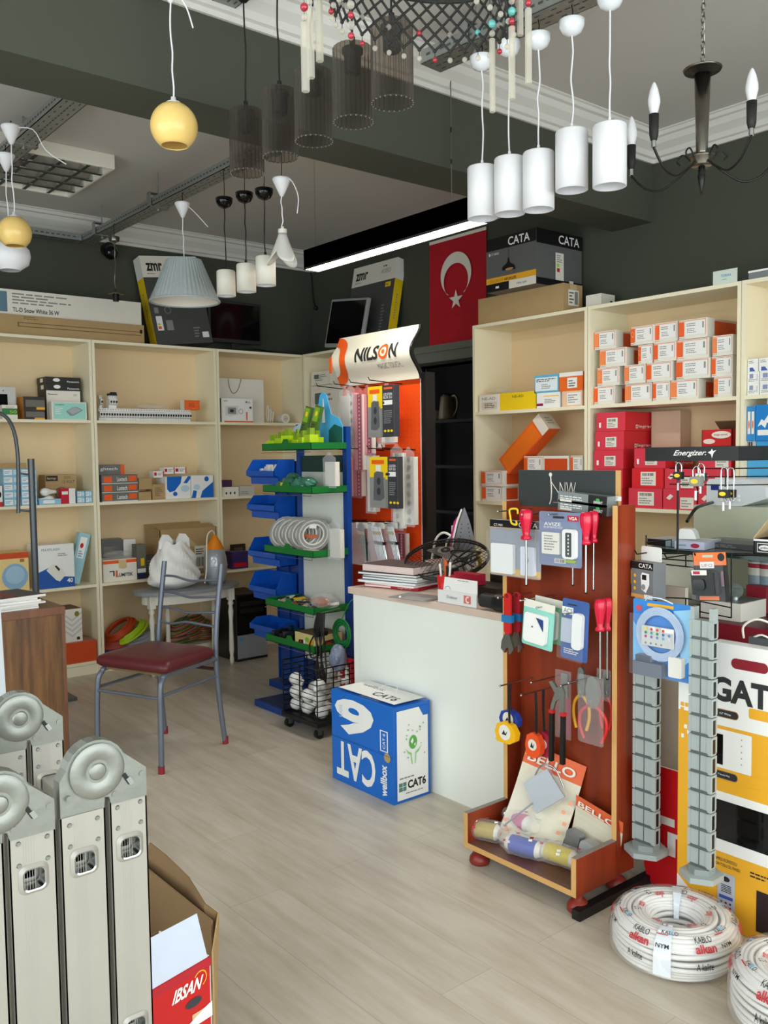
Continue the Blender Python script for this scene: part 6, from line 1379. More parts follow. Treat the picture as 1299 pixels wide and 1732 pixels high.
for k in range(3): crumple('cable_pack', ['left', 'middle', 'right'][k]+' flat grey and pink cable pack lying on the third green tray', 'pack', (gx0+.27+.06*k, gy0+.05, gz(2)+.004*k), .05, C('#c9b4ae', .3), sx=1.1, sy=.8, sz=.25, seed=80+k, n=14, k=8, prints=('white', 7))
# small metal parts on the fourth tray: each countable
pc = ['steel', 'nickel', C('#c9b9a6'), C('#a86a4a'), 'yellow', 'warm_white', 'black']
for k in range(34):
    x = gx0+.03+.41*((k*7) % 34)/33; y = gy0+.025+.15*rnd.random(); s = .019+.013*rnd.random()
    m_ = pc[k % 7] if k % 7 != 4 or k == 11 else 'steel'
    b = MB().cyl((-s, 0, s*.6), (s, 0, s*.6), s*.6, m_, n=8).box((-s*.4, -s*.8, 0), (s*.5, s*.8, s*.9), m_)
    tag(b.build('fastener', loc=(x, y, gz(3)+.022*(k % 3 == 0)*0+.0005), rz=rnd.uniform(0, 3)), '%s small connector, counting along the scatter on the fourth green tray' % ordinal(k).capitalize(), 'connector', 'small parts on the fourth tray')
crumple('small_bag', 'orange and clear bag of parts at the right of the fourth green tray', 'bag', (gx1-.12, gy0+.13, gz(3)), .055, C('#c07040', .3), sx=1.1, sy=.8, sz=.6, seed=91, prints=('film', 3))
crumple('small_bag', 'clear grey film bag hanging over the right front of the fourth green tray', 'bag', (gx1-.02, gy0+.08, gz(3)+.02), .08, 'film', sx=1.2, sy=.8, sz=.5, seed=92)
# fifth tray: black adapters and a printed box
for k in range(7):
    x = gx0+.03+.036*k
    tag(MB().box((-.018, -.035, 0), (.018, .035, .045+.014*(k % 2)), 'black').tube([(0, .03, .04), (.02, .06, .07), (-.01, .09, .05), (.0, .05, .03)], .0035, 'black', n=5, sub=3).build('adapter', loc=(x, gy0+.06, gz(4)), rz=rnd.uniform(-.5, .5)), '%s black adapter from the left on the lowest green tray' % ordinal(k).capitalize(), 'adapter', 'black adapters on the lowest tray')
carton('carton', 'open patterned yellow, red and black carton on the lowest green tray', 'box', (gx0+.275, gy0+.01, gz(4)), .19, .17, .085, C('#d8c684'), [('F', 'p', 0, 0, 0, 0, 'black', [(.1, 0), (.2, .55), (.45, .6), (.6, 0)]), ('F', 'r', .25, .1, .32, .5, 'red'), ('F', 'r', .42, .1, .5, .6, 'white'), ('F', 'd', .5, .5, .7, .8, C('#7ab648')), ('F', 'd', .65, .3, .9, .7, 'amber'), ('R', 'p', 0, 0, 0, 0, C('#3a2f2a'), [(.1, 0), (.3, .6), (.9, .7), (1, 0)]), ('R', 'r', .4, .1, .6, .5, 'crimson')], top='card_dark')
# cable bundles hanging at the right of the display
b = MB()
for k in range(7): b.tube([(-.03+.01*k, 0, 0), (-.05+.014*k, -.01, -.10), (-.03+.01*k, -.012*(k % 3), -.2), (-.045+.016*k, -.01, -.30), (-.02+.007*k, 0, -.38)], .0045, 'black', n=6, sub=4)
b.tube([(-.02, 0, -.08), (-.09, -.01, -.17), (-.08, -.01, -.24), (-.02, 0, -.22)], .004, 'black', n=6, sub=4).cyl((.0, -.03, -.10), (.0, .03, -.10), .02, 'black', n=10)
b.tube([(0, .0, .0), (0, .12, .01)], .0025, 'steel', n=5)
tag(b.build('cable_bundle', loc=(gx1+.062, gy0+.0, .60)), 'bundle of black power leads hanging beside the lower green trays', 'cables')
b = MB()
for k in range(6): b.tube([((.075-.006*k)*math.cos(t), .006*(k % 2), (.075-.006*k)*math.sin(t)) for t in [2*PI*i/16 for i in range(16)]], .0045, C('#157a3c'), closed=True, n=6)
tag(b.tube([(0, 0, .07), (0, .06, .16), (0, .14, .18)], .003, C('#157a3c'), n=5, sub=3).build('cable_coil', loc=(gx1+.115, gy0+.09, .49)), 'green cable coil hanging beside the counter edge', 'cable coil')
crumple('small_bag', 'grey and blue bag of parts under the green coil beside the counter', 'bag', (gx1+.12, gy0+.06, .30), .07, C('#7d86a0', .3), sx=.7, sy=.6, sz=1.0, seed=95, prints=('film', 2))
for k in range(2): carton('striped_pack', ['left', 'right'][k]+' of two tall red and white striped packs beside the counter, above the wire basket', 'pack', (gx1+.075+.062*k, gy0+.09, .037), .055, .03, .325, C('#b3202f'), [('F', 'r', .0, .0, .35, 1, 'warm_white'), ('F', 'l', .4, .1, .9, .9, 12, 'warm_white')], group='tall red and white striped packs')
# ------------------------------------------------------------------ blue bins on their rail
gyb = 2.93
bx = [at_y(418, 800, gyb-.152).x, at_y(464, 800, gyb-.152).x]
e = empty('bin_rail', (bx[0], gyb, 0), 'tall dark blue louvred panel carrying blue storage bins, left of the green trays', 'rail')
MB().box((-.02+.1, 0, .05), (gx0-bx[0]-.0, .02, 1.37), 'blue_post').box((-.02+.1, -.01, .05), (-.01+.1, .0, 1.37), 'blue_post').box((.2, -.012, .05), (.212, .0, 1.37), 'blue_post').build('panel', e)
MB().box((0.05, -.06, 0), (gx0-bx[0], .12, .04), 'blue_post').build('base', e)
wb = bx[1]-bx[0]
for k, (pyt, pyl, pyb_) in enumerate(((777, 809, 826), (837, 866, 897), (907, 944, 957), (963, 1003, 1008), (1040, 1068, 1075))):
    zt_ = z_at(450, pyt, bx[0], gyb-.02); zl_ = z_at(440, pyl-4, bx[0], gyb-.22); zb_ = zl_-.05
    D_ = .145; t = .004
    pts = [(0, zb_), (-.15, zb_), (-D_, zl_), (-D_+.005, zl_+.03), (-.13, zt_-.012), (0, zt_)]
    fr = Fr((0, 0, 0), (0, 1, 0), (0, 0, 1), (-1, 0, 0))
    b = MB(); f = Fr((0, 0, 0), (0, 1, 0), (0, 0, 1), (1, 0, 0))
    side = [(-.003, zb_), (-.11, zb_), (-.115, zl_-.01), (-D_, zl_), (-D_, zl_+.028), (-.10, zt_), (-.003, zt_)]
    b.prism(f, side, 0, t, 'blue_bin').prism(f, side, wb-t, wb, 'blue_bin')
    b.box((0, -.11, zb_), (wb, 0, zb_+t), 'blue_bin').box((0, -t, zb_), (wb, 0, zt_), 'blue_bin')
    b.obox((0, -.112, zb_), (wb, 0, 0), (0, t, 0), (0, -.004, zl_-.01-zb_), 'blue_bin').obox((0, -.115, zl_-.012), (wb, 0, 0), (0, 0, t), (0, -.03, .012), 'blue_bin').box((0, -D_-.002, zl_), (wb, -D_+t, zl_+.03), 'blue_bin')
    b.box((wb*.33, -.10, zb_), (wb*.33+.002, -t, zl_+.03), 'blue_bin')
    o = b.build('storage_bin', loc=(bx[0], gyb-.012, 0))
    tag(o, 'blue open-front storage bin, '+['topmost of the column, holding small white packs', 'second from the top of the column', 'third from the top, behind the grey cable coils', 'fourth from the top, large and empty', 'lowest of the column, in shadow'][k], 'storage bin', 'blue storage bins')
    if k == 0:
        for q in range(7): tag(MB().box((-.011, -.02, 0), (.011, .02, .085), 'white').box((-.008, -.021, .01), (.008, -.02, .05), CY).build('small_pack', loc=(bx[0]+.055+.026*q, gyb-.065+.01*(q % 2), zb_+.006+.012*(q % 3)), rot=(0, .12*(q % 3-1), 0)), '%s slim white pack from the left in the topmost blue bin' % ordinal(q).capitalize(), 'pack', 'white packs in the top bin')
# ------------------------------------------------------------------ orange pegboard with header
py_ = 3.10; PX0, PX1 = -4.13, -3.45; hz0 = 1.80
e = empty('pegboard_stand', (PX0, py_, 0), 'orange pegboard display with a curved cream header', 'display stand')
W_ = PX1-PX0
mat('peg_orange', '#ee4f12', .4, var=.02)
b = MB().box((0, 0, .1), (W_-.012, .012, hz0), 'peg_orange'); f = Fr((0, 0, 0), (1, 0, 0), (0, 0, 1))
for i in range(int(W_/.03)):
    for j in range(int((hz0-.3)/.03)): b.rect(f, .02+.03*i-.002, .2+.03*j-.002, .02+.03*i+.002, .2+.03*j+.002, C('#a5380c'), .0008)
b.build('pegboard', e)
MB().box((W_-.012, -.004, 0), (W_-.004, .03, hz0), 'white').box((W_-.004, -.006, 0), (W_+.03, .06, hz0+.02), 'black').build('side_frame', e)
MB().box((-.02, -.15, 0), (W_+.03, .16, .06), 'black').build('base', e)
n = 14; hw = W_+.0; vs = []; H = .275
def hp(t): return -.055*math.sin(PI*(t-.0)*1.0)*1.0+.02  # bulges towards the room in the lower half
prof = [(-.052+.034*math.cos(2*PI*(k/n)), hz0-.012+H*k/n) for k in range(n+1)]
vs = [(x, y, z) for x in (0, hw) for y, z in prof]; m_ = n+1
b = MB().add(vs, [(k, m_+k, m_+k+1, k+1) for k in range(n)], 'cream_header' if 'cream_header' in MATS else (mat('cream_header', '#ece6d2', .35, var=.01) and 'cream_header'), True)
def onhead(x, t):
    t = max(0, min(.999, t))*n; k = int(t); q = t-k
    return Vector((x, prof[k][0]*(1-q)+prof[k+1][0]*q-.0035, prof[k][1]*(1-q)+prof[k+1][1]*q))
def wraptext(b, a0, b0, a1, b1, s, m, bold):
    v_, f_ = text_cut(s, bold); b.add([onhead(a0+(a1-a0)*x, b0+(b1-b0)*y) for x, y in v_], f_, m)
wraptext(b, .225, .42, .425, .70, 'NILS', 'ink', .03); wraptext(b, .515, .42, .575, .70, 'N', 'ink', .03); wraptext(b, .40, .24, .60, .34, 'MAGIC TOUCH...', 'grey_ink', -.005)
def hring(cx, ct, r0, r1, m, t0=0, t1=2*PI, hh=H):
    vs = []; N_ = 40
    for i in range(N_+1):
        t = t0+(t1-t0)*i/N_
        for r in (r0, r1): vs.append(onhead(min(hw, max(0, cx+r*math.cos(t))), ct+r*math.sin(t)/hh))
    b.add(vs, [(2*i, 2*i+1, 2*i+3, 2*i+2) for i in range(N_)], m)
hring(.468, .56, .026, .040, 'orange'); hring(.468, .56, 0, .012, 'orange'); hring(0.0, .5, .085, .137, 'orange', -PI/2+.05, PI/2-.05); b.box((0, prof[7][0]-.008, hz0+.06), (.02, prof[7][0]-.004, hz0+.15), 'orange')
b.add([onhead(x, t)+Vector((0, .0, 0)) for t in (0, 1) for x in (0, hw)], [], 'ink')
b.build('header', e)
b = MB().add([(hw, y-.002, z) for y, z in prof]+[(hw+.012, y+.0, z) for y, z in prof]+[(hw+.012, y+.02, z) for y, z in prof], [(k, m_+k, m_+k+1, k+1) for k in range(n)]+[(m_+k, 2*m_+k, 2*m_+k+1, m_+k+1) for k in range(n)], 'black'); b.build('header_edge', e)
# hooks + goods hanging on it
def peghook(x, z, L=.22):
    MB().cyl((x, 0, z), (x, -L, z+.012), .0028, 'black_metal', n=6).tube([(x, -L, z+.012), (x+.01, -L-.012, z+.02), (x-.004, -L-.006, z+.028)], .0022, 'black_metal', n=5, sub=3).build('hook', e)
mat('pattern_pink', '#e9c9cb', .35); mat('strip_maroon', '#8a1236', .4)
def strip_pack(px, pyt, pyb, wpx, label, kind, y=2.92, group='wrapped power strips on the orange pegboard'):
    a = at_y(px-wpx/2, (pyt+pyb)/2, y); c = at_y(px+wpx/2, (pyt+pyb)/2, y); zt_ = z_at(px, pyt, a.x, y); zb_ = z_at(px, pyb, a.x, y); w = c.x-a.x; h = zt_-zb_
    e2 = empty('power_strip_pack', (a.x, y, zb_), label, 'power strip pack', group)
    b = MB().box((w*.12, 0, .01), (w*.88, .03, h-.05), 'warm_white'); f = Fr((0, -.001, 0), (1, 0, 0), (0, 0, 1))
    n_ = max(3, int(h/.045))
    for q in range(n_):
        zc = .03+(h-.09)*q/(n_-1)
        if kind == 0: b.disc(f, w*.5, zc, w*.16, C('#c9c4ba'), .001, n=12)
    if kind == 1:
        b.rect(f, w*.45, .01, w*.88, h-.05, 'strip_maroon', .0012)
        for q in range(n_*2): b.disc(f, w*.66, .02+(h-.08)*q/(2*n_-1), w*.07, 'pattern_pink', .002, n=6)
    b.build('power_strip', e2)
    MB().prism(Fr((0, -.004, 0), (1, 0, 0), (0, 0, 1)), [(0, .0), (w, .0), (w*.97, h*.5), (w, h-.03), (w*.65, h-.012), (w*.6, h), (w*.4, h), (w*.35, h-.012), (0, h-.03), (w*.03, h*.5)], -.002, 0, 'pink_film' if kind == 1 else 'film').build('bag', e2)
    return e2
z1h = at_y(640, 650, 3.0).z; z2h = at_y(640, 762, 3.0).z; z3h = at_y(600, 882, 3.0).z
for x in (.06, .22, .36, .52): peghook(x, z1h)
for x in (.20, .36, .50, .62): peghook(x, z2h)
for x in (.06, .20, .34): peghook(x, z3h)
strip_pack(584, 655, 745, 18, 'orange-backed pack of white sockets at the left edge of the pegboard', 2, y=2.95)
strip_pack(594, 650, 790, 15, 'long wrapped white power strip, leftmost on the top hooks', 0, y=2.96)
strip_pack(606, 652, 798, 16, 'long power strip in red and white film, second on the top hooks', 1, y=2.93)
strip_pack(622, 652, 770, 15, 'power strip in maroon film hanging beside the boxed extension block', 1, y=2.95)
strip_pack(588, 762, 842, 18, 'short maroon and white pack on the lower hooks, left', 1, y=2.93)
strip_pack(605, 762, 842, 16, 'short maroon and white pack on the lower hooks, second from the left', 1, y=2.94)
strip_pack(628, 755, 868, 18, 'white patterned power strip hanging below the grey boxed block', 0, y=2.96)
strip_pack(672, 750, 896, 20, 'long wrapped white strip right of the lower boxed block', 0, y=2.94)
strip_pack(692, 756, 890, 20, 'rightmost long wrapped strip in pink film on the pegboard', 0, y=2.96)
strip_pack(676, 885, 945, 24, 'pink-wrapped pack at the bottom right of the pegboard above the books', 1, y=3.0)
strip_pack(655, 650, 752, 26, 'pink film pack behind the upper boxed extension block', 0, y=3.0)
strip_pack(637, 735, 760, 18, 'small white pack peeking below the upper boxed block', 0, y=3.0)
strip_pack(566, 878, 945, 22, 'white wrapped pack with an orange edge hanging over the third green tray', 2, y=2.70, group=None)
strip_pack(558, 765, 825, 22, 'white and red plastic pack hanging right of the second green tray', 2, y=2.72, group=None)
def boxed_block(px0, pxm, px1, pyt, pyb, label):
    y = 2.84; a = at_y(px0, pyt, y); c = at_y(pxm, pyt, y); d_ = at_y(px1, pyt, y)
    zb_ = z_at(px0, pyb, a.x, y); h = z_at(px0, pyt, a.x, y)-zb_; w = d_.x-a.x; m = (c.x-a.x)/w
    carton('extension_block_box', label, 'box', (a.x, y, zb_), w, .035, h, C('#84837f'), [('F', 'r', 0, .56, m, 1, 'yellow'), ('F', 'r', 0, 0, m*.85, .6, C('#8d8e8c')), ('F', 'r', .12*m, .86, .8*m, .94, 'orange'), ('F', 'r', .34*m, .7, .62*m, .84, 'warm_white'), ('F', 'p', 0, 0, 0, 0, C('#5e6063'), [(.2*m, .15), (.25*m, .68), (.4*m, .72), (.75*m, .70), (.8*m, .2), (.6*m, .14)]), ('F', 'd', .4*m, .45, .6*m, .6, C('#3a3b3d')), ('F', 'd', .4*m, .25, .6*m, .4, C('#3a3b3d')), ('F', 'l', .1*m, .04, .8*m, .1, 1, 'grey_ink'),
        ('F', 'r', m, 0, 1, 1, C('#3a3c44')), ('F', 'r', m+.06, .92, .96, .96, 'orange'), ('F', 't', m+.05, .80, .95, .85, 'LOCATION', 'white', .01), ('F', 't', m+.05, .74, .95, .79, 'BLOK 3LU', 'white', .01), ('F', 'r', m+.04, .62, .96, .71, 'white'), ('F', 'r', m+.08, .64, .6, .69, 'ink'), ('F', 'l', m+.06, .25, .95, .52, 7, 'grey_ink'), ('F', 'd', m+.06, .09, m+.15, .14, 'yellow'), ('F', 'd', m+.19, .09, m+.28, .14, 'yellow'), ('F', 'd', m+.31, .09, m+.40, .14, 'yellow')], group='boxed extension blocks', side=C('#3a3c44'))
boxed_block(622, 647, 666, 655, 740, 'grey and yellow boxed extension block on the top hooks')
boxed_block(625, 656, 672, 773, 858, 'grey and yellow boxed extension block on the lower hooks')
# heating elements in clear bags, low left of the pegboard
for k in range(4):
    p = at_y(612+14*k, 884, 2.89); b = MB(); z = 0; mm = 'chrome' if k else 'black'
    for j in range(3):
        for q in (-1, 1): b.tube([(q*.012-.02+.02*j, -.008*j, -.02), (q*.012+.025+.02*j, -.008*j, -.15), (.04+q*.006+.02*j, -.008*j, -.195)], .0042, mm, n=8, sub=4)
        b.tube([(-.032+.02*j, -.008*j, -.02), (-.02+.02*j, -.008*j, -.005), (-.008+.02*j, -.008*j, -.02)], .0042, mm, n=8, sub=4).box((-.04+.02*j, -.004-.008*j, -.06), (.0+.02*j, .006-.008*j, -.045), C('#b89a4a')).box((-.03+.02*j, -.006-.008*j, -.11), (.03+.02*j, .006-.008*j, -.095), 'black')
    b.box((-.05, -.001, -.03), (.05, .001, .0), 'warm_white').prism(Fr((-.055, -.028, -.22), (1, 0, 0), (0, 0, 1)), [(0, 0), (.13, 0), (.11, .22), (.0, .22)], 0, .001, 'film')
    bpy.context.view_layer.update()
    q_ = MB().cyl((p.x-PX0, 0, p.z-.004), (p.x-PX0, -.225, p.z-.004), .0028, 'black_metal', n=6).build('hook', bpy.data.objects['pegboard_stand'])
    tag(b.build('heating_element_pack', loc=(p.x, 2.89+.03*(k % 2), p.z)), ['black coiled lead in a clear bag, leftmost of the bagged parts below the pegboard hooks', 'chrome heating element in a clear bag, second of the bagged parts', 'chrome heating element in a clear bag, third of the bagged parts', 'chrome heating element in a clear bag, rightmost of the bagged parts'][k], 'bagged part', 'bagged parts above the books')
# ------------------------------------------------------------------ cherry wood floor stand
SXL, SXR, SYF, SYU, SYB, SZT = -2.147, -1.667, 2.10, 2.30, 2.392, 1.233
e = empty('floor_stand', (SXL, SYF, 0), 'reddish wooden floor stand with hanging tools, shallow tray and ball feet', 'display stand')
W_ = SXR-SXL; U = SYU-SYF; B_ = SYB-SYF; t = .018; eb = 'edge_band'
def panel(b, a, c, m='cherry'): return b.box(a, c, m)
b = MB(); b.box((0, U, .06), (t, B_, SZT), 'cherry').box((0, U-.0012, .12), (t, U, SZT), eb); b.box((0, 0, .055), (t, U, .175), 'cherry').box((0, -.0012, .055), (t, 0, .175), eb).box((0, 0, .175), (t, U, .1762), 'edge_grey').build('side_panel', e)
b = MB(); b.box((W_-t, U, .06), (W_, B_, SZT), 'cherry').box((W_-t, U-.0012, .12), (W_, U, SZT), eb); b.box((W_-t, 0, .055), (W_, U, .175), 'cherry').box((W_-t, -.0012, .055), (W_, 0, .175), eb).box((W_-t, 0, .175), (W_, U, .1762), 'edge_grey').build('side_panel', e)
MB().box((t, B_-.02, .06), (W_-t, B_-.006, SZT-.01), 'cherry').build('back_board', e)
MB().box((t, 0, .055), (W_-t, B_-.02, .073), 'base_board').box((t, -.0012, .055), (W_-t, 0, .073), eb).build('tray_base', e)
for (x, y) in ((.04, .035), (W_-.015, .03), (.04, B_-.05), (W_-.03, B_-.05)):
    MB().lathe([(0, 0), (.030, 0), (.036, .008), (.034, .022), (.024, .036), (.014, .040), (.013, .055), (0, .055)], (x, y, 0), 'rubber_red', n=24).build('foot', e)
# sign
p = at_y(878, 855, SYB-.02); q = at_y(1040, 850, SYB-.02); zt_ = at_y(878, 797, SYB-.02).z
w = q.x-p.x+.015; h = .125
e2 = MB().box((0, 0, 0), (w, .012, h), 'edge_band').box((0, -.001, 0), (w-.012, 0, h), C('#353a3a', .6)); f = Fr((0, -.001, 0), (1, 0, 0), (0, 0, 1))
e2.text(f, w*.44, h*.32, w*.60, h*.68, 'NW', 'warm_white', -.015, h=.001).tube([f.p(w*.345, h*.86, .001), f.p(w*.355, h*.5, .001), f.p(w*.35, h*.2, .001), f.p(w*.335, h*.08, .001)], .0022, 'warm_white', n=5, sub=4).disc(f, w*.345, h*.88, .007, 'warm_white', .0012).tube([f.p(w*.345, h*.72, .001), f.p(w*.44, h*.34, .001)], .0013, 'warm_white', n=5).lines(f, w*.37, h*.1, w*.47, h*.16, 1, 'grey_ink')
tag(e2.build('sign_board', loc=(p.x, SYB-.021, SZT-.018)), 'dark sign with a silver letter mark standing on top of the wooden floor stand', 'sign')
def qd(x0, y0, x1, y1, Y):
    """lower-left point, width and height of the upright rectangle seen at x0..x1, y0..y1 in plane y=Y"""
    xm, ym = (x0+x1)/2, (y0+y1)/2; a = at_y(x0, ym, Y); c = at_y(x1, ym, Y); m_ = at_y(xm, y1, Y); n_ = at_y(xm, y0, Y)
    return Vector((a.x, Y, m_.z)), c.x-a.x, n_.z-m_.z
for k in range(2):
    o, w, h = qd(951, 848-18*k, 1034, 868-18*k, SYU+.03)
    ob = carton('tool_box', ['lower', 'upper'][k]+' slim clear and black tool pack on top of the wooden stand', 'pack', (0, 0, 0), w, .05, h*.92, C('#8b9291', .15), [('F', 'r', .63, 0, 1, 1, 'black'), ('F', 'd', .78, .4, .86, .75, C('#3fa04a')), ('F', 't', .74, .25, .92, .5, 'SMART', 'white', .01), ('F', 'l', .05, .3, .55, .7, 2, 'white'), ('F', 'r', .05, .1, .3, .3, 'warm_white')], group='slim tool packs on the stand')
    ob.matrix_world = Matrix.Translation((o.x-.004, SYU+.012, SZT-.022+.027*k)) @ Matrix.Rotation(math.radians(4), 4, 'Y')
tag(MB().box((0, 0, 0), (.035, .001, .014), 'white').lines(Fr((0, 0, 0), (1, 0, 0), (0, 0, 1)), .003, .002, .03, .012, 2, 'grey_ink').build('price_tag', loc=(at_y(1034, 850, SYB-.04).x, SYB-.037, SZT+.012)), 'small white price tag on the dark sign', 'tag')
YB = SYB-.022
def rod(px, py, L=.17, m='steel', dz=.0, label='thin metal hook rod on the wooden stand board'):
    p = at_y(px, py, YB); MB().cyl((p.x-SXL, YB-SYF, p.z), (p.x-SXL, YB-SYF-L, p.z+dz), .0025, m, n=6).sphere((p.x-SXL, YB-SYF-L, p.z+dz), .0042, m, n=8, k=6).build('hook_rod', e)
for q in ((899, 861), (940, 866), (985, 866), (899, 1002), (937, 1006), (965, 1018), (1012, 1028), (902, 1146), (938, 1161), (955, 1140), (1005, 1145), (1018, 1140)): rod(*q)
def screwdriver(px, pyt, pyb, Y, wpx, label, group='red-handled screwdrivers'):
    o, w, h = qd(px-wpx/2, pyt, px+wpx/2, pyb, Y); L = h; R = w/2; hl = L*.40
    e3 = empty('screwdriver', (o.x+w/2, Y, o.z+L), label, 'screwdriver', group)
    MB().lathe([(0, -hl), (R*.55, -hl), (R*.8, -hl*.97), (R*.8, -hl*.90), (R*.5, -hl*.84), (R*.6, -hl*.72), (R*.95, -hl*.35), (R, -hl*.15), (R*.8, -hl*.03), (R*.4, 0), (0, 0)], (0, 0, 0), 'handle_red', n=30, wav=.06, nw=6).build('handle', e3)
    MB().cyl((0, 0, -hl), (0, 0, -L*.985), R*.19, 'steel', n=10).box((-R*.25, -.0008, -L), (R*.25, .0008, -L*.965), 'black_metal').build('blade', e3)
screwdriver(890, 861, 991, 2.225, 17, 'red-handled screwdriver hanging in front of the white doorbell pack'); screwdriver(991, 866, 1004, 2.26, 17, 'red-handled screwdriver, left of the pair at the upper right of the stand'); screwdriver(1004, 864, 999, 2.30, 15, 'red-handled screwdriver, right of the pair at the upper right of the stand')
screwdriver(969, 860, 991, 2.345, 14, 'screwdriver hidden behind the blue-grey remote control pack, only its tip showing'); screwdriver(1015, 1013, 1150, 2.25, 16, 'red-handled screwdriver, left of the lower pair beside the blue pack'); screwdriver(1027, 1011, 1150, 2.29, 14, 'red-handled screwdriver, right of the lower pair beside the blue pack')
o, w, h = qd(861, 861, 876, 887, 2.215)
tag(MB().tube([o+Vector((w, 0, h*.7))-o, Vector((w*.9, 0, h)), Vector((w*.1, 0, h*.95)), Vector((w*.15, 0, h*.5)), Vector((w*.3, 0, .004)), Vector((w*.85, 0, .0)), Vector((w*.8, 0, h*.25))], .0035, 'yellow', n=8, sub=5).build('plastic_hook', loc=o), 'small yellow plastic hook hanging on the top rod of the stand', 'hook')
def blister(nm, label, cat, x0, y0, x1, y1, Y, base, deco, bumps=(), rot=0, group=None, film='blister', r=.008):
    """card with printed deco and moulded products: bumps = (u0,v0,u1,v1,depth,material,radius)"""
    o, w, h = qd(x0, y0, x1, y1, Y)
    e3 = empty(nm, o, label, cat, group, rot=(0, rot, 0))
    f = Fr((0, 0, 0), (1, 0, 0), (0, 0, 1)); b = MB().rrect(f, 0, 0, w, h, r, -.001, 0, base)
    decorate(b, w, .001, h, deco); b.build('card', e3)
    for k, (u0, v0, u1, v1, dd, m_, rr) in enumerate(bumps):
        bb = MB().rrect(f, u0*w, v0*h, u1*w, v1*h, rr, .0012, dd, m_ if m_ in MATS else C(m_)); bb.build('product', e3, bevel=.0015)
    if film: MB().rrect(f, .01*w, .01*h, .99*w, .82*h, r*.6, None, .022, film).build('blister_film', e3)
    return e3, w, h
e3, w, h = blister('doorbell_pack', 'wireless doorbell blister pack with black header, hanging at the upper left of the stand', 'blister pack', 829, 880, 915, 976, 2.262, C('#9a9fa8'),
    [('F', 'r', 0.0, .86, 1, .99, 'black'), ('F', 't', .08, .88, .26, .92, 'CT-903', 'white'), ('F', 't', .58, .88, .94, .97, 'CATA', 'white', .0), ('F', 'r', 0, .85, 1, .862, C('#d9a37a')), ('F', 'r', .0, .02, 1, .14, C('#d9b06c'))], [(.08, .05, .52, .58, .016, 'white', .006), (.66, .06, .92, .56, .014, C('#e2e4ee'), .005)])
f = Fr((0, 0, 0), (1, 0, 0), (0, 0, 1)); MB().ring(f, w*.79, h*.33, .006, .008, 'grey_ink', .0155).disc(f, w*.79, h*.33, .004, 'grey_ink', .0155).build('button', e3)
e3, w, h = blister('remote_pack', 'blue-grey blister pack with a white remote control and receiver on the wooden stand', 'blister pack', 912, 866, 984, 958, 2.245, C('#7c87a5'),
    [('F', 't', .12, .74, .52, .80, 'AVIZE', 'white', .01), ('F', 't', .12, .69, .56, .73, 'KUMANDASI', 'white', .0), ('F', 'r', .68, .84, .93, .94, 'crimson'), ('F', 't', .71, .86, .90, .92, 'VGA', 'white', .02), ('F', 'r', .34, .88, .60, .92, 'ink'), ('F', 'r', .38, .06, .64, .14, 'warm_white'), ('F', 'b', .40, .07, .62, .13, 'ink')], [(.12, .22, .54, .62, .012, 'warm_white', .003), (.62, .16, .92, .70, .016, 'white', .012), (.66, .09, .88, .14, .008, C('#9ab21d'), .003)])
b = MB(); b.rrect(f, w*.70, h*.20, w*.84, h*.64, .004, None, .0166, 'ink')
for k in range(6): b.disc(f, w*.77, h*(.26+.065*k), .0032, 'warm_white', .0172, n=10)
b.lines(f, w*.18, h*.28, w*.5, h*.58, 6, 'grey_ink', .0126).build('keypad', e3)
blister('sensor_pack', 'mint green pack with a white oval device, front one of the pair on the stand', 'blister pack', 882, 1014, 934, 1092, 2.225, C('#8fd3c3'), [('F', 'r', .0, .83, 1, 1, 'warm_white')], [(.12, .10, .84, .74, .014, 'white', .012)], rot=.09, film=None)
o, w, h = qd(882, 1014, 934, 1092, 2.205); tag(None, None) if False else None
last = bpy.data.objects['sensor_pack']; f = Fr((0, 0, 0), (1, 0, 0), (0, 0, 1))
MB().poly(f, [(w*.52, h*.68), (w*.76, h*.66), (w*.78, h*.40)], C('#27407f'), .0166).disc(f, w*.42, h*.46, .003, 'ink', .0166, n=10).build('lens', last)
blister('sensor_pack', 'green pack with a white oval device, behind the mint green one', 'blister pack', 902, 1009, 952, 1084, 2.275, C('#7fb98f'), [('F', 'r', .0, .83, 1, 1, 'warm_white')], [(.12, .10, .84, .74, .014, 'white', .012)], rot=.07, film=None)
e3, w, h = blister('doorbell_pack', 'blue blister pack with a white oval doorbell button on the stand', 'blister pack', 948, 1013, 993, 1115, 2.235, C('#3b5c9c'), [('F', 'r', .0, .74, .42, .86, 'white'), ('F', 't', .05, .76, .4, .84, 'ACS', 'grey_ink', .02), ('F', 'l', .12, .08, .7, .18, 3, 'warm_white'), ('F', 'r', .2, .9, .55, .92, 'ink')], [(.05, .28, .45, .68, .010, C('#bcc3d2'), .003), (.50, .20, .86, .80, .016, 'white', .013)], rot=.05)
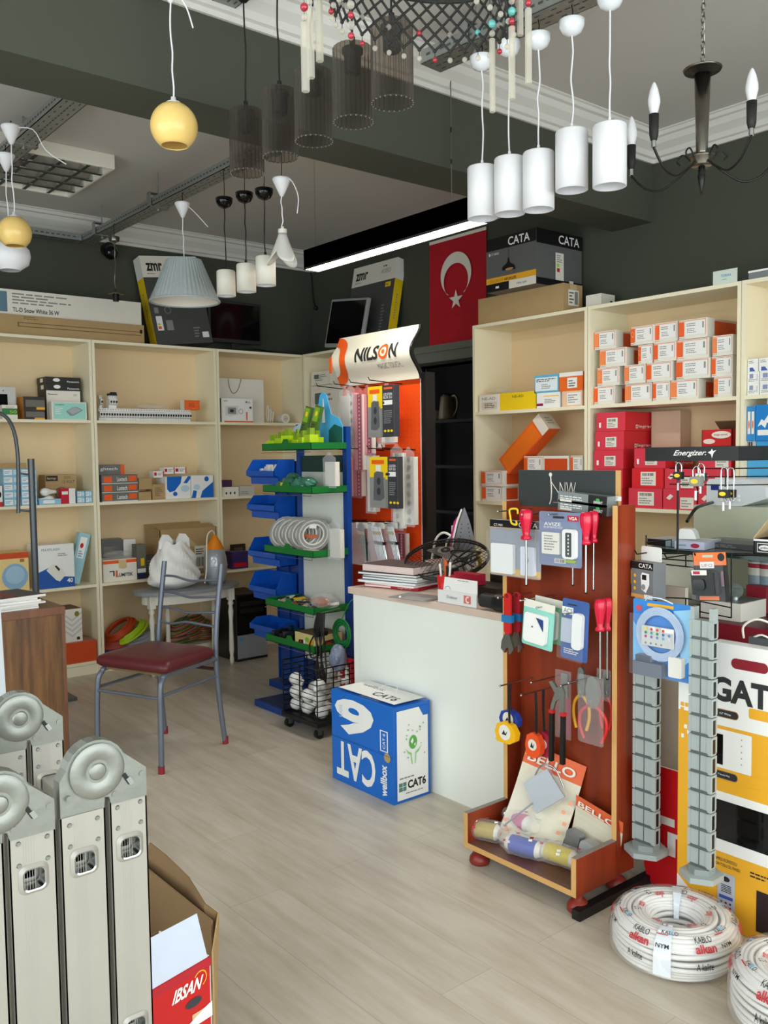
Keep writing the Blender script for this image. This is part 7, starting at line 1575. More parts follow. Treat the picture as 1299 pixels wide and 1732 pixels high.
def wrench(px, pyt, pyb, Y, wpx, m_, label):
    o, w, h = qd(px-wpx/2, pyt, px+wpx/2, pyb, Y)
    e3 = empty('adjustable_wrench', o, label, 'wrench', 'adjustable wrenches'); f = Fr((0, 0, 0), (1, 0, 0), (0, 0, 1))
    MB().rrect(f, w*.25, h*.32, w*.75, h, w*.22, -.004, .004, m_).ring(f, w*.5, h*.95, .003, .006, 'black', .0045).build('handle', e3, bevel=.001)
    MB().rrect(f, w*.12, h*.52, w*.88, h*.64, .002, -.007, .007, C('#1f6fa8')).build('tape', e3)
    MB().prism(f, [(w*.32, h*.33), (w*.68, h*.33), (w*.82, h*.22), (w, h*.10), (w*.80, h*.02), (w*.62, 0), (w*.62, h*.11), (w*.42, h*.10), (w*.30, h*.01), (w*.02, h*.08), (w*.08, h*.20)], -.005, .005, 'steel').cyl(f.p(w*.5, h*.16, -.006), f.p(w*.5, h*.24, -.006), .005, 'nickel', n=10).build('jaw', e3, bevel=.001)
wrench(859, 1003, 1106, 2.215, 22, 'red', 'adjustable wrench with a bright red handle and blue tape, nearest at the left rod'); wrench(875, 1001, 1103, 2.25, 20, C('#a81f2a'), 'adjustable wrench with a darker red handle behind the bright red one')
def tape(x0, y0, x1, y1, Y, m_, label, strap, ink='warm_white'):
    o, w, h = qd(x0, y0, x1, y1, Y)
    e3 = empty('tape_measure', o, label, 'tape measure', 'tape measures'); f = Fr((0, 0, 0), (1, 0, 0), (0, 0, 1))
    pts = [(w*.12, 0), (w*.7, 0), (w*.95, h*.2), (w, h*.55), (w*.8, h*.9), (w*.45, h), (w*.12, h*.85), (w*.0, h*.45)]
    MB().prism(f, pts, -.012, .012, m_).build('case', e3, bevel=.004)
    MB().disc(f, w*.48, h*.5, w*.28, ink, .0126).poly(f, [(w*.35, h*.4), (w*.45, h*.62), (w*.52, h*.45), (w*.62, h*.6), (w*.55, h*.38)], 'ink', .0132).build('badge', e3)
    MB().box((-.004, -.006, .002), (w*.15, .006, .006), 'yellow').build('tape_tip', e3)
    st = [Vector(s)-o for s in strap]; MB().tube(st, .0024, 'black', n=6, sub=3).tube([s+Vector((.005, 0, 0)) for s in st], .0024, 'black', n=6, sub=3).build('strap', e3)
tape(848, 1200, 880, 1231, 2.255, C('#24419b'), 'dark blue tape measure hanging behind the yellow one at the left of the stand', [at_y(862, 1156, 2.255), at_y(861, 1180, 2.255), at_y(862, 1204, 2.255)])
tape(841, 1220, 876, 1256, 2.225, C('#f2b810'), 'yellow tape measure hanging at the left edge of the stand', [at_y(860, 1156, 2.225), at_y(860, 1190, 2.225), at_y(861, 1224, 2.225)])
tape(910, 1236, 935, 1279, 2.285, C('#9c2036'), 'dark red tape measure behind the orange one', [at_y(918, 1166, 2.285), at_y(918, 1200, 2.285), at_y(920, 1240, 2.285)])
tape(892, 1238, 918, 1280, 2.255, C('#ee5320'), 'round orange tape measure with a black badge in the middle of the stand', [at_y(905, 1170, 2.255), at_y(906, 1200, 2.255), at_y(906, 1242, 2.255)])
# water-pump pliers
o, w, h = qd(928, 1153, 957, 1290, 2.20); f = Fr((0, 0, 0), (1, 0, 0), (0, 0, 1))
e3 = empty('pump_pliers', o, 'long water-pump pliers with black handles and red collars on the stand', 'pliers')
MB().prism(f, [(w*.05, h*.98), (w*.25, h*1.0), (w*.52, h*.93), (w*.80, h*.96), (w*.95, h*.90), (w*.9, h*.62), (w*.70, h*.62), (w*.68, h*.80), (w*.45, h*.76), (w*.30, h*.64), (w*.12, h*.64), (w*.2, h*.72), (w*.40, h*.86), (w*.22, h*.92)], -.004, .004, 'cast').cyl(f.p(w*.55, h*.84, -.006), f.p(w*.55, h*.84, .006), .005, 'steel', n=10).build('jaws', e3, bevel=.001)
for (a_, c_) in ((.05, .26), (.70, .92)):
    MB().prism(f, [(w*a_, .0), (w*c_, 0), (w*(c_+.03), h*.6), (w*(a_+.05), h*.6)], -.006, .006, 'black').build('handle', e3, bevel=.002)
    MB().box((w*(a_+.03), -.0075, h*.60), (w*(c_+.05), .0075, h*.64), 'red').build('collar', e3)
# wrapped tools
def wrapped(x0, y0, x1, y1, Y, label, red=True, kind='pliers', yellow=False):
    o, w, h = qd(x0, y0, x1, y1, Y); e3 = empty(kind, o, label, 'pliers', 'pliers on the stand'); f = Fr((0, 0, 0), (1, 0, 0), (0, 0, 1))
    MB().prism(f, [(w*.36, h*.52), (w*.30, h*.78), (w*.38, h*.97), (w*.48, h), (w*.54, h), (w*.64, h*.96), (w*.72, h*.76), (w*.66, h*.52)], -.005, .005, 'cast').cyl(f.p(w*.5, h*.62, -.008), f.p(w*.5, h*.62, .008), .007, 'steel', n=12).build('jaws', e3, bevel=.001)
    m_ = 'amber' if yellow else 'red'
    for s in (-1, 1):
        MB().tube([f.p(w*(.5+s*.08), h*.56), f.p(w*(.5+s*.36), h*.42), f.p(w*(.5+s*.40), h*.22), f.p(w*(.5+s*.26), h*.02)], [.0042]*0 or .0055, m_, n=10, sub=5).build('handle', e3)
    return e3, w, h
wrapped(967, 1128, 1000, 1235, 2.30, 'pliers with amber handles hanging behind the red-handled ones', yellow=True)
e3, w, h = wrapped(975, 1144, 1031, 1255, 2.255, 'combination pliers with red handles in clear film at the right of the stand')
MB().rrect(f, w*.12, -.005, w*.90, h*1.02, .01, None, .012, 'film').build('film', e3)
e3, w, h = wrapped(1013, 1133, 1037, 1235, 2.31, 'pliers with dark red handles tucked at the right edge of the stand'); MB().rrect(f, w*.0, h*.5, w, h*1.02, .004, None, .012, 'film').build('film', e3)
o, w, h = qd(942, 1133, 969, 1248, 2.28)
e3 = empty('wrapped_tool', o, 'narrow maroon tool in patterned clear film between the pliers', 'tool'); MB().rrect(f, w*.2, h*.05, w*.8, h*.6, .004, -.004, .004, C('#a3304a')).build('handles', e3); MB().rrect(f, w*.3, h*.6, w*.7, h*.95, .004, -.004, .004, 'cast').build('head', e3); MB().rrect(f, 0, 0, w, h, .004, None, .009, 'film').build('film', e3)
# blister cards standing in the tray
def bello(label, M4, w, h, kind):
    e3 = empty('spotlight_pack', (0, 0, 0), label, 'blister pack'); e3.matrix_world = M4
    b = MB(); n = 10
    for i in range(n):      # a slightly bowed card
        z0_, z1_ = h*i/n, h*(i+1)/n; y0_, y1_ = .018*math.sin(PI*i/n), .018*math.sin(PI*(i+1)/n)
        m_ = C('#ea6b3e') if i >= n-2 else C('#e4dcc4')
        b.add([(0, y0_, z0_), (w, y0_, z0_), (w, y1_, z1_), (0, y1_, z1_)], [(0, 1, 2, 3)], m_)
        b.add([(w, y0_+.001, z0_), (0, y0_+.001, z0_), (0, y1_+.001, z1_), (w, y1_+.001, z1_)], [(0, 1, 2, 3)], 'card_light')
    b.text(Fr((0, .0, 0), (1, 0, 0), (0, 0, 1)), w*.08, h*.84, w*.88, h*.93, 'BELLO', 'warm_white', .02, .001)
    for k, (u, v) in enumerate(((.02, .05), (.10, .12), (.03, .20), (.88, .30), (.93, .40), (.86, .5), (.92, .6))): b.rect(Fr((0, .004, 0), (1, 0, 0), (0, 0, 1)), u*w, v*h, (u+.06)*w, (v+.035)*h, C('#ee9a76'), .012)
    b.build('card', e3)
    return e3
cA, cB = at_y(849, 1378, 2.20), at_y(944, 1425, 2.20)
w = .22; h = .345
e3 = bello('orange and cream blister card with a grey square spotlight leaning in the stand tray', Matrix.Translation((-2.08, 2.185, .080)) @ Matrix.Rotation(math.radians(20), 4, 'Z') @ Matrix.Rotation(math.radians(-18), 4, 'X') @ Matrix.Rotation(math.radians(13), 4, 'Y'), w, h, 0)
mat('spot_grey', '#8f9397', .35, metal=.5)
f = Fr((0, -.01, 0), (1, 0, 0), (0, 0, 1))
q = [(w*.18, h*.62), (w*.46, h*.84), (w*.85, h*.66), (w*.52, h*.40)]
MB().prism(f, q, .0, .012, 'spot_grey').build('lamp_head', e3, bevel=.002)
MB().tube([f.p(w*.42, h*.48, .015), f.p(w*.10, h*.16, .015)], .003, 'spot_grey', n=8).tube([f.p(w*.32, h*.74, .015), f.p(w*.40, h*.86, .03), f.p(w*.60, h*.88, .03), f.p(w*.80, h*.74, .015)], .003, 'steel', n=8, sub=5).build('stem', e3)
MB().poly(f, [(w*.05, h*.1), (w*.12, h*.62), (w*.42, h*.9), (w*.92, h*.7), (w*.6, h*.34)], 'film', .028).build('blister_film', e3)
e3 = bello('orange-topped card with two grey sockets in the right corner of the stand tray', Matrix.Translation((-1.875, 2.30, .076)) @ Matrix.Rotation(math.radians(-4), 4, 'X') @ Matrix.Rotation(math.radians(11), 4, 'Y'), .19, .20, 1)
MB().rrect(f, .02, .0, .075, .10, .012, 0, .03, 'spot_grey').build('socket', e3, bevel=.004); MB().rrect(f, .085, -.005, .155, .10, .016, 0, .04, C('#a8aaac')).build('socket', e3, bevel=.005); MB().sphere(f.p(.02, .02, .04), .02, 'chrome').build('lamp', e3)
for k, (x0_, y0_, x1_, y1_, c, nm) in enumerate(((801, 1379, 850, 1424, '#b5a04a', 'olive yellow wrapped spool, leftmost in the tray of the stand'), (848, 1385, 906, 1420, '#e2619c', 'pink and white wrapped spool in the tray of the stand'), (856, 1408, 925, 1450, '#4356b0', 'blue wrapped spool in the middle of the tray'), (914, 1424, 986, 1463, '#d8c32a', 'yellow wrapped spool, nearest the right wall of the tray'), (890, 1372, 925, 1400, '#9fb3dc', 'pale blue wrapped spool behind the pink one'))):
    c0 = at_z((x0_+x1_)/2, (y0_+y1_)/2+6, .10); w_ = (at_y(x1_, y1_, c0.y).x-at_y(x0_, y1_, c0.y).x)/2
    e3 = empty('wrapped_spool', (c0.x, c0.y+(.012 if k == 1 else 0), .075+(.035 if k == 1 else 0)), nm, 'spool', 'wrapped spools in the stand tray', rz=math.radians((20, -8, 14, 8, -10)[k]))
    r_ = .028
    MB().cyl((-w_*.62, 0, r_+.002), (w_*.45, 0, r_+.002), r_, C(c), n=20).cyl((-w_*.8, 0, r_+.002), (-w_*.55, 0, r_+.002), r_*.8, 'warm_white', n=20, r1=r_).cyl((w_*.45, 0, r_+.002), (w_*.62, 0, r_+.002), r_, 'warm_white', n=20, r1=r_*.7).build('spool', e3)
    rnd = random.Random(k); b = MB(); n = 20; kk = 10; vs = []
    for j in range(kk+1):
        u = -1+2*j/kk; rr = (r_*1.22 if abs(u) < .8 else r_*(1.9-abs(u)*1.3))
        for i in range(n): a = 2*PI*i/n; d = 1+.12*rnd.random(); vs.append((u*w_*1.05, rr*d*math.cos(a), max(.0, r_+.003+rr*d*math.sin(a))))
    b.add(vs, [(j*n+i, j*n+(i+1) % n, (j+1)*n+(i+1) % n, (j+1)*n+i) for j in range(kk) for i in range(n)], 'film')
    for q_ in range(16):
        j = rnd.randint(1, kk-1); i = rnd.randint(n//2, n-1); v0 = Vector(vs[j*n+(i % (n//2))]); nn = (v0-Vector((v0.x, 0, r_))).normalized()
        if nn.length > .1:
            tt = Vector((1, .4, 0)); ss = nn.cross(tt).normalized()
            b.add([v0+nn*.001, v0+nn*.001+tt*.011, v0+nn*.001+tt*.011+ss*.008, v0+nn*.001+ss*.008], [(0, 1, 2, 3)], ['white', 'crimson'][q_ % 2])
    b.build('wrapping', e3)
# ------------------------------------------------------------------ glass counter, panels and rack at the right
GX0 = at_y(1085, 925, 2.6).x; GZ = 1.075; GX1 = -.75
e = empty('glass_counter', (GX0, 2.6, 0), 'glass-topped display counter with a cream back and black base rail at the right', 'counter')
L = GX1-GX0
MB().box((0, 0, GZ-.012), (L, .5, GZ), 'glass_edge').box((0.01, .002, GZ+.0002), (L, .5, GZ+.001), 'clear_glass').build('glass_top', e)
MB().box((.03, .46, .03), (L, .48, GZ-.012), C('#cfcdb4')).box((.03, .02, .03), (.045, .46, GZ-.012), C('#dcd6c0')).build('cabinet', e)
MB().box((.046, .012, .03), (.16, .03, .95), C('#d6cbb8')).build('front_panel', e)
MB().box((.05, .02, .84), (L, .46, .852), C('#5d1a26')).box((.16, .012, .71), (L, .018, .852), C('#8c1a2a')).build('cloth_shelf', e)
MB().box((.03, .0, .04), (.055, .02, GZ-.012), 'black').build('post', e)
MB().box((.12+.0, -.52, 0), (.15, .02, .03), 'black').box((.0, -.0, 0), (L, .03, .03), 'black').build('base_rail', e)
MB().box((-.0, .03, .0), (.012, .45, .95), C('#9ba2a4')).build('side_panel', e)
# goods inside / on the glass
o, w, h = qd(1170, 1010, 1277, 1050, 2.63)
tag(MB().box((0, 0, 0), (.14, .16, .058), 'warm_white').box((.004, .004, .05), (.136, .156, .0585), C('#8a8f88')).build('tray_box', loc=(at_y(1185, 1050, 2.66).x, 2.66, .853)), 'low white open box inside the glass counter', 'box')
tag(MB().sphere((0, 0, .03), .026, 'clear_glass').cyl((0, 0, 0), (0, 0, .012), .014, 'steel').build('light_bulb', loc=(at_y(1243, 1015, 2.72).x, 2.72, .912)), 'clear glass globe bulb standing on the white box in the glass counter', 'light bulb')
carton('small_box', 'dark red small box behind the bulb inside the glass counter', 'box', (at_y(1262, 1010, 2.86).x, 2.86, .853), .07, .05, .09, C('#9c2233'))
for k, px in enumerate((1283, 1300)):
    tag(MB().lathe([(0, 0), (.032, 0), (.034, .01), (.034, .17), (.03, .18), (0, .18)], (0, 0, 0), C('#8fa0ad', .25), n=20).lathe([(.0345, .12), (.0345, .165)], (0, 0, 0), 'warm_white', n=20).lathe([(.035, .145), (.035, .16)], (0, 0, 0), C('#b32a3c'), n=20).build('jar', loc=(at_y(px, 1000, 2.93).x, 2.93, .853)), ['ribbed grey jar with a red band inside the glass counter', 'second grey jar at the far right inside the glass counter'][k], 'jar')
carton('flat_carton', 'flat olive cardboard piece at the back of the glass counter', 'box', (at_y(1130, 1005, 2.92).x, 2.92, .853), .25, .1, .05, C('#8d8866'))
b = MB().tube([(0, 0, .012), (.01, -.02, .05), (.05, -.02, .075), (.10, -.01, .06), (.14, 0, .02)], .0035, 'warm_white', sub=5, n=6).tube([(.02, 0, .01), (.06, -.01, .03), (.1, 0, .01)], .003, 'warm_white', sub=4, n=6).box((.02, -.01, 0), (.09, .03, .02), C('#4a4a4c'))
p = at_y(1255, 1088, 2.42)
tag(b.build('adapter', loc=(p.x, 2.43, .845)), 'dark plug with a pale looping cord on top of the yellow and white intercom carton', 'adapter')
carton('flat_box', 'flat white and pale blue box lying on the glass top', 'box', (at_y(1095, 912, 2.66).x, 2.66, GZ+.002), .12, .12, .022, C('#c4cfd8'), [('F', 'r', 0, 0, .6, 1, 'ink'), ('F', 'r', .62, .2, .9, .8, C('#9fd0d8'))], top=C('#b9c6cf'))
carton('flat_box', 'pale lilac box with a red oval logo lying on the glass top', 'box', (at_y(1141, 912, 2.62).x, 2.62, GZ+.002), .10, .14, .025, C('#c9cfe6'), [('F', 'd', .55, .2, .85, .8, C('#b3284a')), ('F', 'r', .1, .4, .4, .6, C('#7fb3a8'))], rz=math.radians(8), top=C('#cfd5dd'))
p = at_y(1158, 893, 2.66)
tag(MB().prism(Fr((0, 0, 0), (1, 0, 0), (0, 0, 1), (0, -1, 0)), [(0, 0), (.062, 0), (.055, .022), (.045, .034), (.008, .034)], -.05, 0, 'white').build('white_plug', loc=(p.x-.027, 2.66, GZ+.030), rz=.3), 'small white block lying on the boxes on the glass top', 'block')
carton('flat_box', 'dark grey flat package under the boxes on the glass top', 'box', (at_y(1180, 905, 2.72).x, 2.72, GZ+.002), .22, .12, .018, C('#4b4d4e'), [('F', 'l', .1, .2, .9, .8, 2, 'grey_ink')])
cx_ = at_y(1178, 895, 3.15).x
carton('cabinet_box', 'pale green low cabinet carrying the card machine', 'cabinet', (cx_, 3.13, 0), .50, .30, 1.19, C('#c3c9b2'))
# card / label machine
mat('machine', '#dde2e6', .3, var=.03)
p = at_y(1190, 858, 3.12); w_ = at_y(1290, 858, 3.12).x-p.x
e = empty('card_machine', (p.x, 3.14, 1.191), 'light grey rounded office machine with a small blue display behind the padlocks', 'machine')
MB().prism(Fr((0, 0, 0), (1, 0, 0), (0, 0, 1)), [(0, 0), (w_*.6, 0), (w_, .03), (w_, .07), (w_*.7, .10), (w_*.04, .10), (0, .085)], -.20, 0, 'machine').build('body', e, bevel=.008)
f = Fr((0, -.0008, 0), (1, 0, 0), (0, 0, 1)); MB().rect(f, w_*.08, .058, w_*.22, .08, C('#1b2a8a')).build('display', e)
b = MB(); 
for i in range(5):
    for j in range(2): b.box((w_*.26+.016*i, -.004, .018+.014*j), (w_*.26+.016*i+.010, 0, .018+.014*j+.008), 'white')
b.build('keys', e)
tag(MB().tube([at_y(1205, 850, 3.13), at_y(1180, 858, 2.95), at_y(1168, 872, 2.9), at_y(1162, 882, 2.86)], .006, 'black', n=8, sub=5).build('cable'), 'black cable running down from the grey office machine', 'cable')
# black artline carton with open flap
p = at_y(1240, 925, 2.50); w_ = .30; h_ = at_y(1240, 899, 2.50).z-(GZ+.002)
e = empty('display_carton', (p.x, 2.62, GZ+.002), 'black open carton with a white oval logo and raised brown flap at the right edge', 'box')
f = Fr((0, 0, 0), (1, 0, 0), (0, 0, 1))
h_ = .05
MB().box((0, 0, 0), (w_, .003, h_), 'black').box((0, 0, 0), (.003, .2, h_), 'black').box((0, .197, 0), (w_, .2, h_), 'card').box((0, 0, 0), (w_, .2, .003), 'card').rect(f, .012, .010, .062, .038, 'white').rect(f, .014, .012, .060, .036, 'black', .001).disc(f, .037, .024, .020, 'white', .0014, rb=.008).text(f, .023, .020, .051, .028, 'artline', 'black', .01, .002).poly(f, [(.075, .012), (.085, .022), (.075, .032), (.082, .032), (.093, .022), (.082, .012)], 'white').rect(f, 0, h_-.006, w_, h_, 'white').build('body', e)
MB().add([(0, .0, h_), (0, .2, h_), (.12, .2, h_+.13), (.07, .0, h_+.09), ], [(0, 1, 2, 3)], 'card_light').build('flap', e, solid=.003)
tag(MB().box((0, 0, 0), (.09, .03, .10), C('#55565a')).disc(Fr((0, 0, 0), (1, 0, 0), (0, 0, 1)), .045, .06, .03, 'black', .001).build('device', loc=(p.x+.075, 2.68, GZ+.006)), 'dark grey device standing in the black open carton', 'device')
# rack with header
RY = 2.50
e = empty('wire_rack', (at_y(1092, 757, RY).x, RY, 0), 'black wire rack with a lettered black header and padlocks hanging from it', 'rack')
zt_, zb_ = 1.412, 1.368; w_ = at_y(1250, 752, RY).x-at_y(1092, 757, RY).x
f = Fr((0, -.002, 0), (1, 0, 0), (0, 0, 1))
MB().box((0, -.002, zb_), (w_, 0, zt_), 'black').box((0, 0, zb_), (w_, .2, zb_+.002), 'black').box((w_-.002, 0, zb_), (w_, .25, zt_), C('#2c2e30')).text(f, w_*.31, zb_+.012, w_*.66, zb_+.034, 'Energizer.', 'white', .015, .001, 0, .12).poly(f, [(w_*.69, zb_+.026), (w_*.72, zb_+.03), (w_*.735, zb_+.037), (w_*.745, zb_+.03), (w_*.78, zb_+.033), (w_*.75, zb_+.024), (w_*.735, zb_+.008), (w_*.725, zb_+.02)], 'white', .001).build('header', e)
x1_ = at_y(1147, 800, RY).x-at_y(1092, 757, RY).x
b = MB().cyl((x1_, 0, GZ+.001), (x1_, 0, zb_), .0035, 'black_metal', n=8).cyl((w_+.06, .14, GZ+.001), (w_+.06, .14, zt_+.02), .0035, 'black_metal', n=8)
b.cyl((x1_, 0, GZ+.004), (w_+.06, .14, GZ+.004), .004, 'black_metal', n=8)
for z in (1.345, 1.320, 1.295): b.tube([(x1_-.03, 0, z), (x1_+.16, .0, z), (w_+.06, .14, z)], .002, 'black_metal', n=6)
for x in (x1_+.08, x1_+.16): b.cyl((x, 0, 1.29), (x, 0, 1.35), .002, 'black_metal', n=6)
b.build('frame', e)
def padlock(px, py, Y, s, label, shackle=.02, group='padlocks on the rack', keys=True, m_='black_matte'):
    s *= 1.2; p = at_y(px, py, Y); e3 = empty('padlock', p, label, 'padlock', group)
    MB().box((-.5*s, -.3*s, -.8*s), (.5*s, .3*s, 0), m_).build('body', e3, bevel=.0015)
    MB().disc(Fr((0, -.3*s-.0005, -.4*s), (1, 0, 0), (0, 0, 1)), 0, 0, .35*s, 'yellow', .0008, rb=.2*s).build('label_sticker', e3)
    MB().tube([(-.32*s, 0, 0), (-.32*s, 0, shackle), (0, 0, shackle+.3*s), (.32*s, 0, shackle), (.32*s, 0, 0)], .0022, 'chrome', n=8, sub=4).build('shackle', e3)
    if keys: MB().tube([(.1*s, 0, -.8*s), (.35*s, -.002, -1.1*s), (.1*s, -.003, -1.3*s), (-.1*s, 0, -.8*s)], .0012, 'steel', n=6, sub=3).box((-.1*s, -.004, -2.0*s), (.12*s, -.002, -1.2*s), 'steel').build('keys', e3)
padlock(1148, 798, RY-.03, .024, 'dark padlock with brass keys, leftmost on the wire rack'); padlock(1178, 806, RY-.05, .030, 'padlock with a round yellow label in the middle of the rack', m_=C('#8c8f86')); padlock(1186, 800, RY-.02, .026, 'plain steel padlock behind the yellow-labelled one', m_='steel'); padlock(1225, 828, RY-.05, .026, 'long-shackled padlock with a yellow label, left of the two at the right', shackle=.055); padlock(1236, 828, RY-.02, .024, 'long-shackled padlock with hanging keys, rightmost on the rack', shackle=.055, m_='nickel')
# wire grid under the glass top with hooks
HY = 2.46
e = empty('wire_grid', (0, HY, 0), 'black wire grid with hooks hanging below the glass top at the right', 'rack')
def gp(px, py, dy=0): v = at_y(px, py, HY+dy); return Vector((v.x, v.y-HY, v.z))
b = MB()
for (pts) in (((1093, 905), (1093, 930), (1090, 1085)), ((1237, 935), (1237, 1045)), ((1160, 938), (1160, 958))): b.tube([gp(*q) for q in pts], .0022, 'black_metal', n=6)
for pts in (((1110, 945), (1113, 936), (1160, 936)), ((1093, 943), (1182, 950)), ((1110, 953), (1185, 961)), ((1095, 1010), (1160, 1012), (1237, 1028)), ((1120, 1022), (1237, 1045)), ((1090, 1085), (1160, 1092)), ((1160, 1012), (1160, 1028))): b.tube([gp(*q) for q in pts], .0022, 'black_metal', n=6)
b.tube([gp(1093, 918), (gp(1093, 918).x, .142, gp(1093, 918).z), (gp(1093, 918).x, .142, GZ+.005)], .002, 'black_metal', n=6)
b.build('grid', e)
def ghook(px, py, L=.12, m='black_metal'):
    p = gp(px, py); MB().tube([p, p+Vector((0, -L, .0)), p+Vector((0, -L-.01, .012))], .0022, m, n=6).build('hook', e)
for q in ((1115, 932), (1215, 937), (1113, 1012), (1180, 1025), (1165, 938)): ghook(*q)
e3, w, h = None, None, None
o, w, h = qd(1068, 951, 1127, 1012, 2.36)
e3 = empty('sensor_box', o, 'grey and black sensor box with a white hanging tab and yellow side', 'box', rz=math.radians(-14))
b = MB().box((0, 0, 0), (w*.78, .05, h), C('#77797c')); decorate(b, w*.78, .05, h, [('F', 'r', 0, .80, 1, 1, 'black'), ('F', 't', .35, .84, .95, .96, 'CATA', 'white', .01), ('F', 'r', 0, .0, 1, .1, C('#d69b5a')), ('F', 'd', .12, .56, .24, .66, 'amber'), ('F', 'd', .12, .38, .24, .48, 'amber'), ('F', 'd', .12, .2, .24, .3, 'amber'), ('F', 'r', .62, 0, 1, .12, 'white'), ('F', 'p', 0, 0, 0, 0, 'white', [(.50, .25), (.46, .62), (.52, .72), (.85, .70), (.86, .40), (.7, .16)]), ('F', 'r', .52, .52, .72, .66, 'black'), ('F', 'd', .50, .24, .68, .40, 'grey_ink'), ('L', 'r', .0, .35, 1, .75, 'amber'), ('L', 'r', .0, .8, 1, 1, 'black')])
b.build('body', e3); MB().rrect(Fr((0, .04, h), (1, 0, 0), (0, 0, 1)), .0, -.005, w*.72, .045, .008, -.001, .001, 'white').build('hanging_tab', e3)
e3, w, h = blister('camera_pack', 'orange and black blister pack with a black device hanging from the grid', 'blister pack', 1178, 936, 1236, 1020, 2.335, C('#1d1b1b'), [('F', 'r', 0.02, .72, .98, .98, C('#f07a3a')), ('F', 'r', .2, .66, .62, .79, 'white'), ('F', 't', .25, .69, .57, .75, 'UFO', C('#c06a6a'), .0), ('F', 'd', .74, .80, .94, .96, 'black'), ('F', 'r', .12, .02, .7, .10, C('#f07a3a')), ('F', 'r', .8, .3, .88, .6, C('#7b5a6a')), ('F', 'r', .3, .88, .62, .93, C('#c7c9b0'))], [(.06, .14, .72, .60, .028, C('#2a2c2f'), .006), (.12, .24, .48, .46, .034, 'black_gloss', .01)], rot=-.10)
f = Fr((0, 0, 0), (1, 0, 0), (0, 0, 1)); MB().rect(f, w*.1, h*.54, w*.55, h*.64, 'warm_white', .030).rect(f, w*.15, h*.56, w*.35, h*.62, C('#b32a4a'), .0306).build('sticker', e3)
e3, w, h = blister('led_strip_pack', 'large blue blister pack holding a coiled LED strip and a colour remote control', 'blister pack', 1071, 1018, 1170, 1147, 2.27, C('#2f84d3'), [('F', 'r', .25, .92, .70, .96, 'amber'), ('F', 'p', 0, 0, 0, 0, C('#7cc0ee'), [(0, 0), (.3, 0), (.1, .6), (0, .7)]), ('F', 'd', .05, .84, .16, .92, C('#c94a5a')), ('F', 'p', 0, 0, 0, 0, C('#9ad0f2'), [(.7, .9), (1, .95), (1, .3), (.85, .2)])], [(.10, .02, .60, .20, .030, C('#6d7480'), .004), (.68, .06, .90, .32, .02, 'warm_white', .004), (.12, .19, .38, .28, .022, C('#8d93a0'), .003)], r=.006)
b = MB()
for q in range(8): b.tube([(w*.50+(w*.40-.003*q)*math.cos(t), -.012-.001*(q % 2), h*.58+(w*.40-.003*q)*math.sin(t)) for t in [2*PI*i/28 for i in range(28)]], .0022, C('#b4c6de', .15), closed=True, n=6)
b.build('led_strip', e3)
b = MB().rrect(f, w*.22, h*.42, w*.77, h*.68, .003, .018, .022, 'white')
cc = ['#e8d23a', '#d8353a', '#e0543a', '#d8353a', '#f0f0f0', '#2e8f6a', '#49a08a', '#2e8f6a', '#2f6fb8', '#5a86c8', '#b8438a', '#8a6fb8', '#6f86c8', '#5fa8d8', '#d8cfe8']
for i in range(5):
    for j in range(3): b.disc(f, w*(.30+.10*i), h*(.64-.05*j), .0045, C(cc[j*5+i]), .0226, n=8)
for i in range(4): b.disc(f, w*(.30+.09*i), h*.455, .0035, 'grey_ink', .0226, n=8)
b.build('remote_control', e3)
MB().tube([(w*.25, -.01, h*1.0), (w*.35, -.02, h*1.05), (w*.55, -.02, h*1.055), (w*.72, -.01, h*1.0)], .002, C('#d9e6f2', .2), n=6, sub=5).build('hanging_loop', e3)
# cable trunk spines
def spine(px0, px1, pyt, pyb, Y, label, yhex):
    a = at_y(px0, pyt, Y); c = at_y(px1, pyt, Y); bt = at_y((px0+px1)/2, pyb, Y); W2 = (c.x-a.x); cx_ = bt.x; ztp = a.z; zbt = bt.z
    e3 = empty('cable_spine', (cx_, Y, 0), label, 'cable spine', 'grey cable spines')
    n = int(round((ztp-zbt-.03)/.053)); hstep = (ztp-zbt-.03)/n
    for k in range(n):
        z0_ = zbt+.03+hstep*k
        b = MB(); W_ = W2*.5
        b.box((-W_, -.014, z0_+.008), (W_, .014, z0_+hstep), 'trunk_grey').box((-W_*.72, -.0172, z0_), (W_*.72, .012, z0_+.008), 'trunk_dark').box((-.0012, -.0155, z0_+.004), (.0012, -.0135, z0_+hstep), 'trunk_dark').box((W_*.62, -.0165, z0_+.004), (W_*1.02, .010, z0_+hstep-.001), 'trunk_grey').box((W_*1.02, -.009, z0_+.008), (W_*1.04, .003, z0_+hstep-.006), 'black').box((-W_*1.02, -.016, z0_+.004), (-W_*.78, .010, z0_+hstep-.001), 'trunk_grey')
        b.build('link', e3)
    f = Fr((0, 0, zbt-.002), (1, 0, 0), (0, 1, 0)); R = W2*.85
    MB().prism(f, [(R*math.cos(PI/6+k*PI/3), R*math.sin(PI/6+k*PI/3)) for k in range(6)], 0, .016, 'trunk_grey').prism(f, [(R*.62*math.cos(PI/6+k*PI/3), R*.62*math.sin(PI/6+k*PI/3)) for k in range(6)], .016, .033, C('#8b9391')).build('foot_plate', e3, bevel=.002)
    MB().box((-W2*.5, -.012, ztp), (-W2*.32, .012, ztp+.035), 'trunk_grey').build('clamp', e3); MB().box((W2*.32, -.012, ztp), (W2*.5, .012, ztp+.035), 'trunk_grey').build('clamp', e3)
spine(1074, 1112, 1040, 1440, 2.36, 'grey segmented cable spine hanging behind the blue LED strip pack', 0)
spine(1167, 1206, 1045, 1482, 2.24, 'grey segmented cable spine hanging in front of the yellow carton', 0)
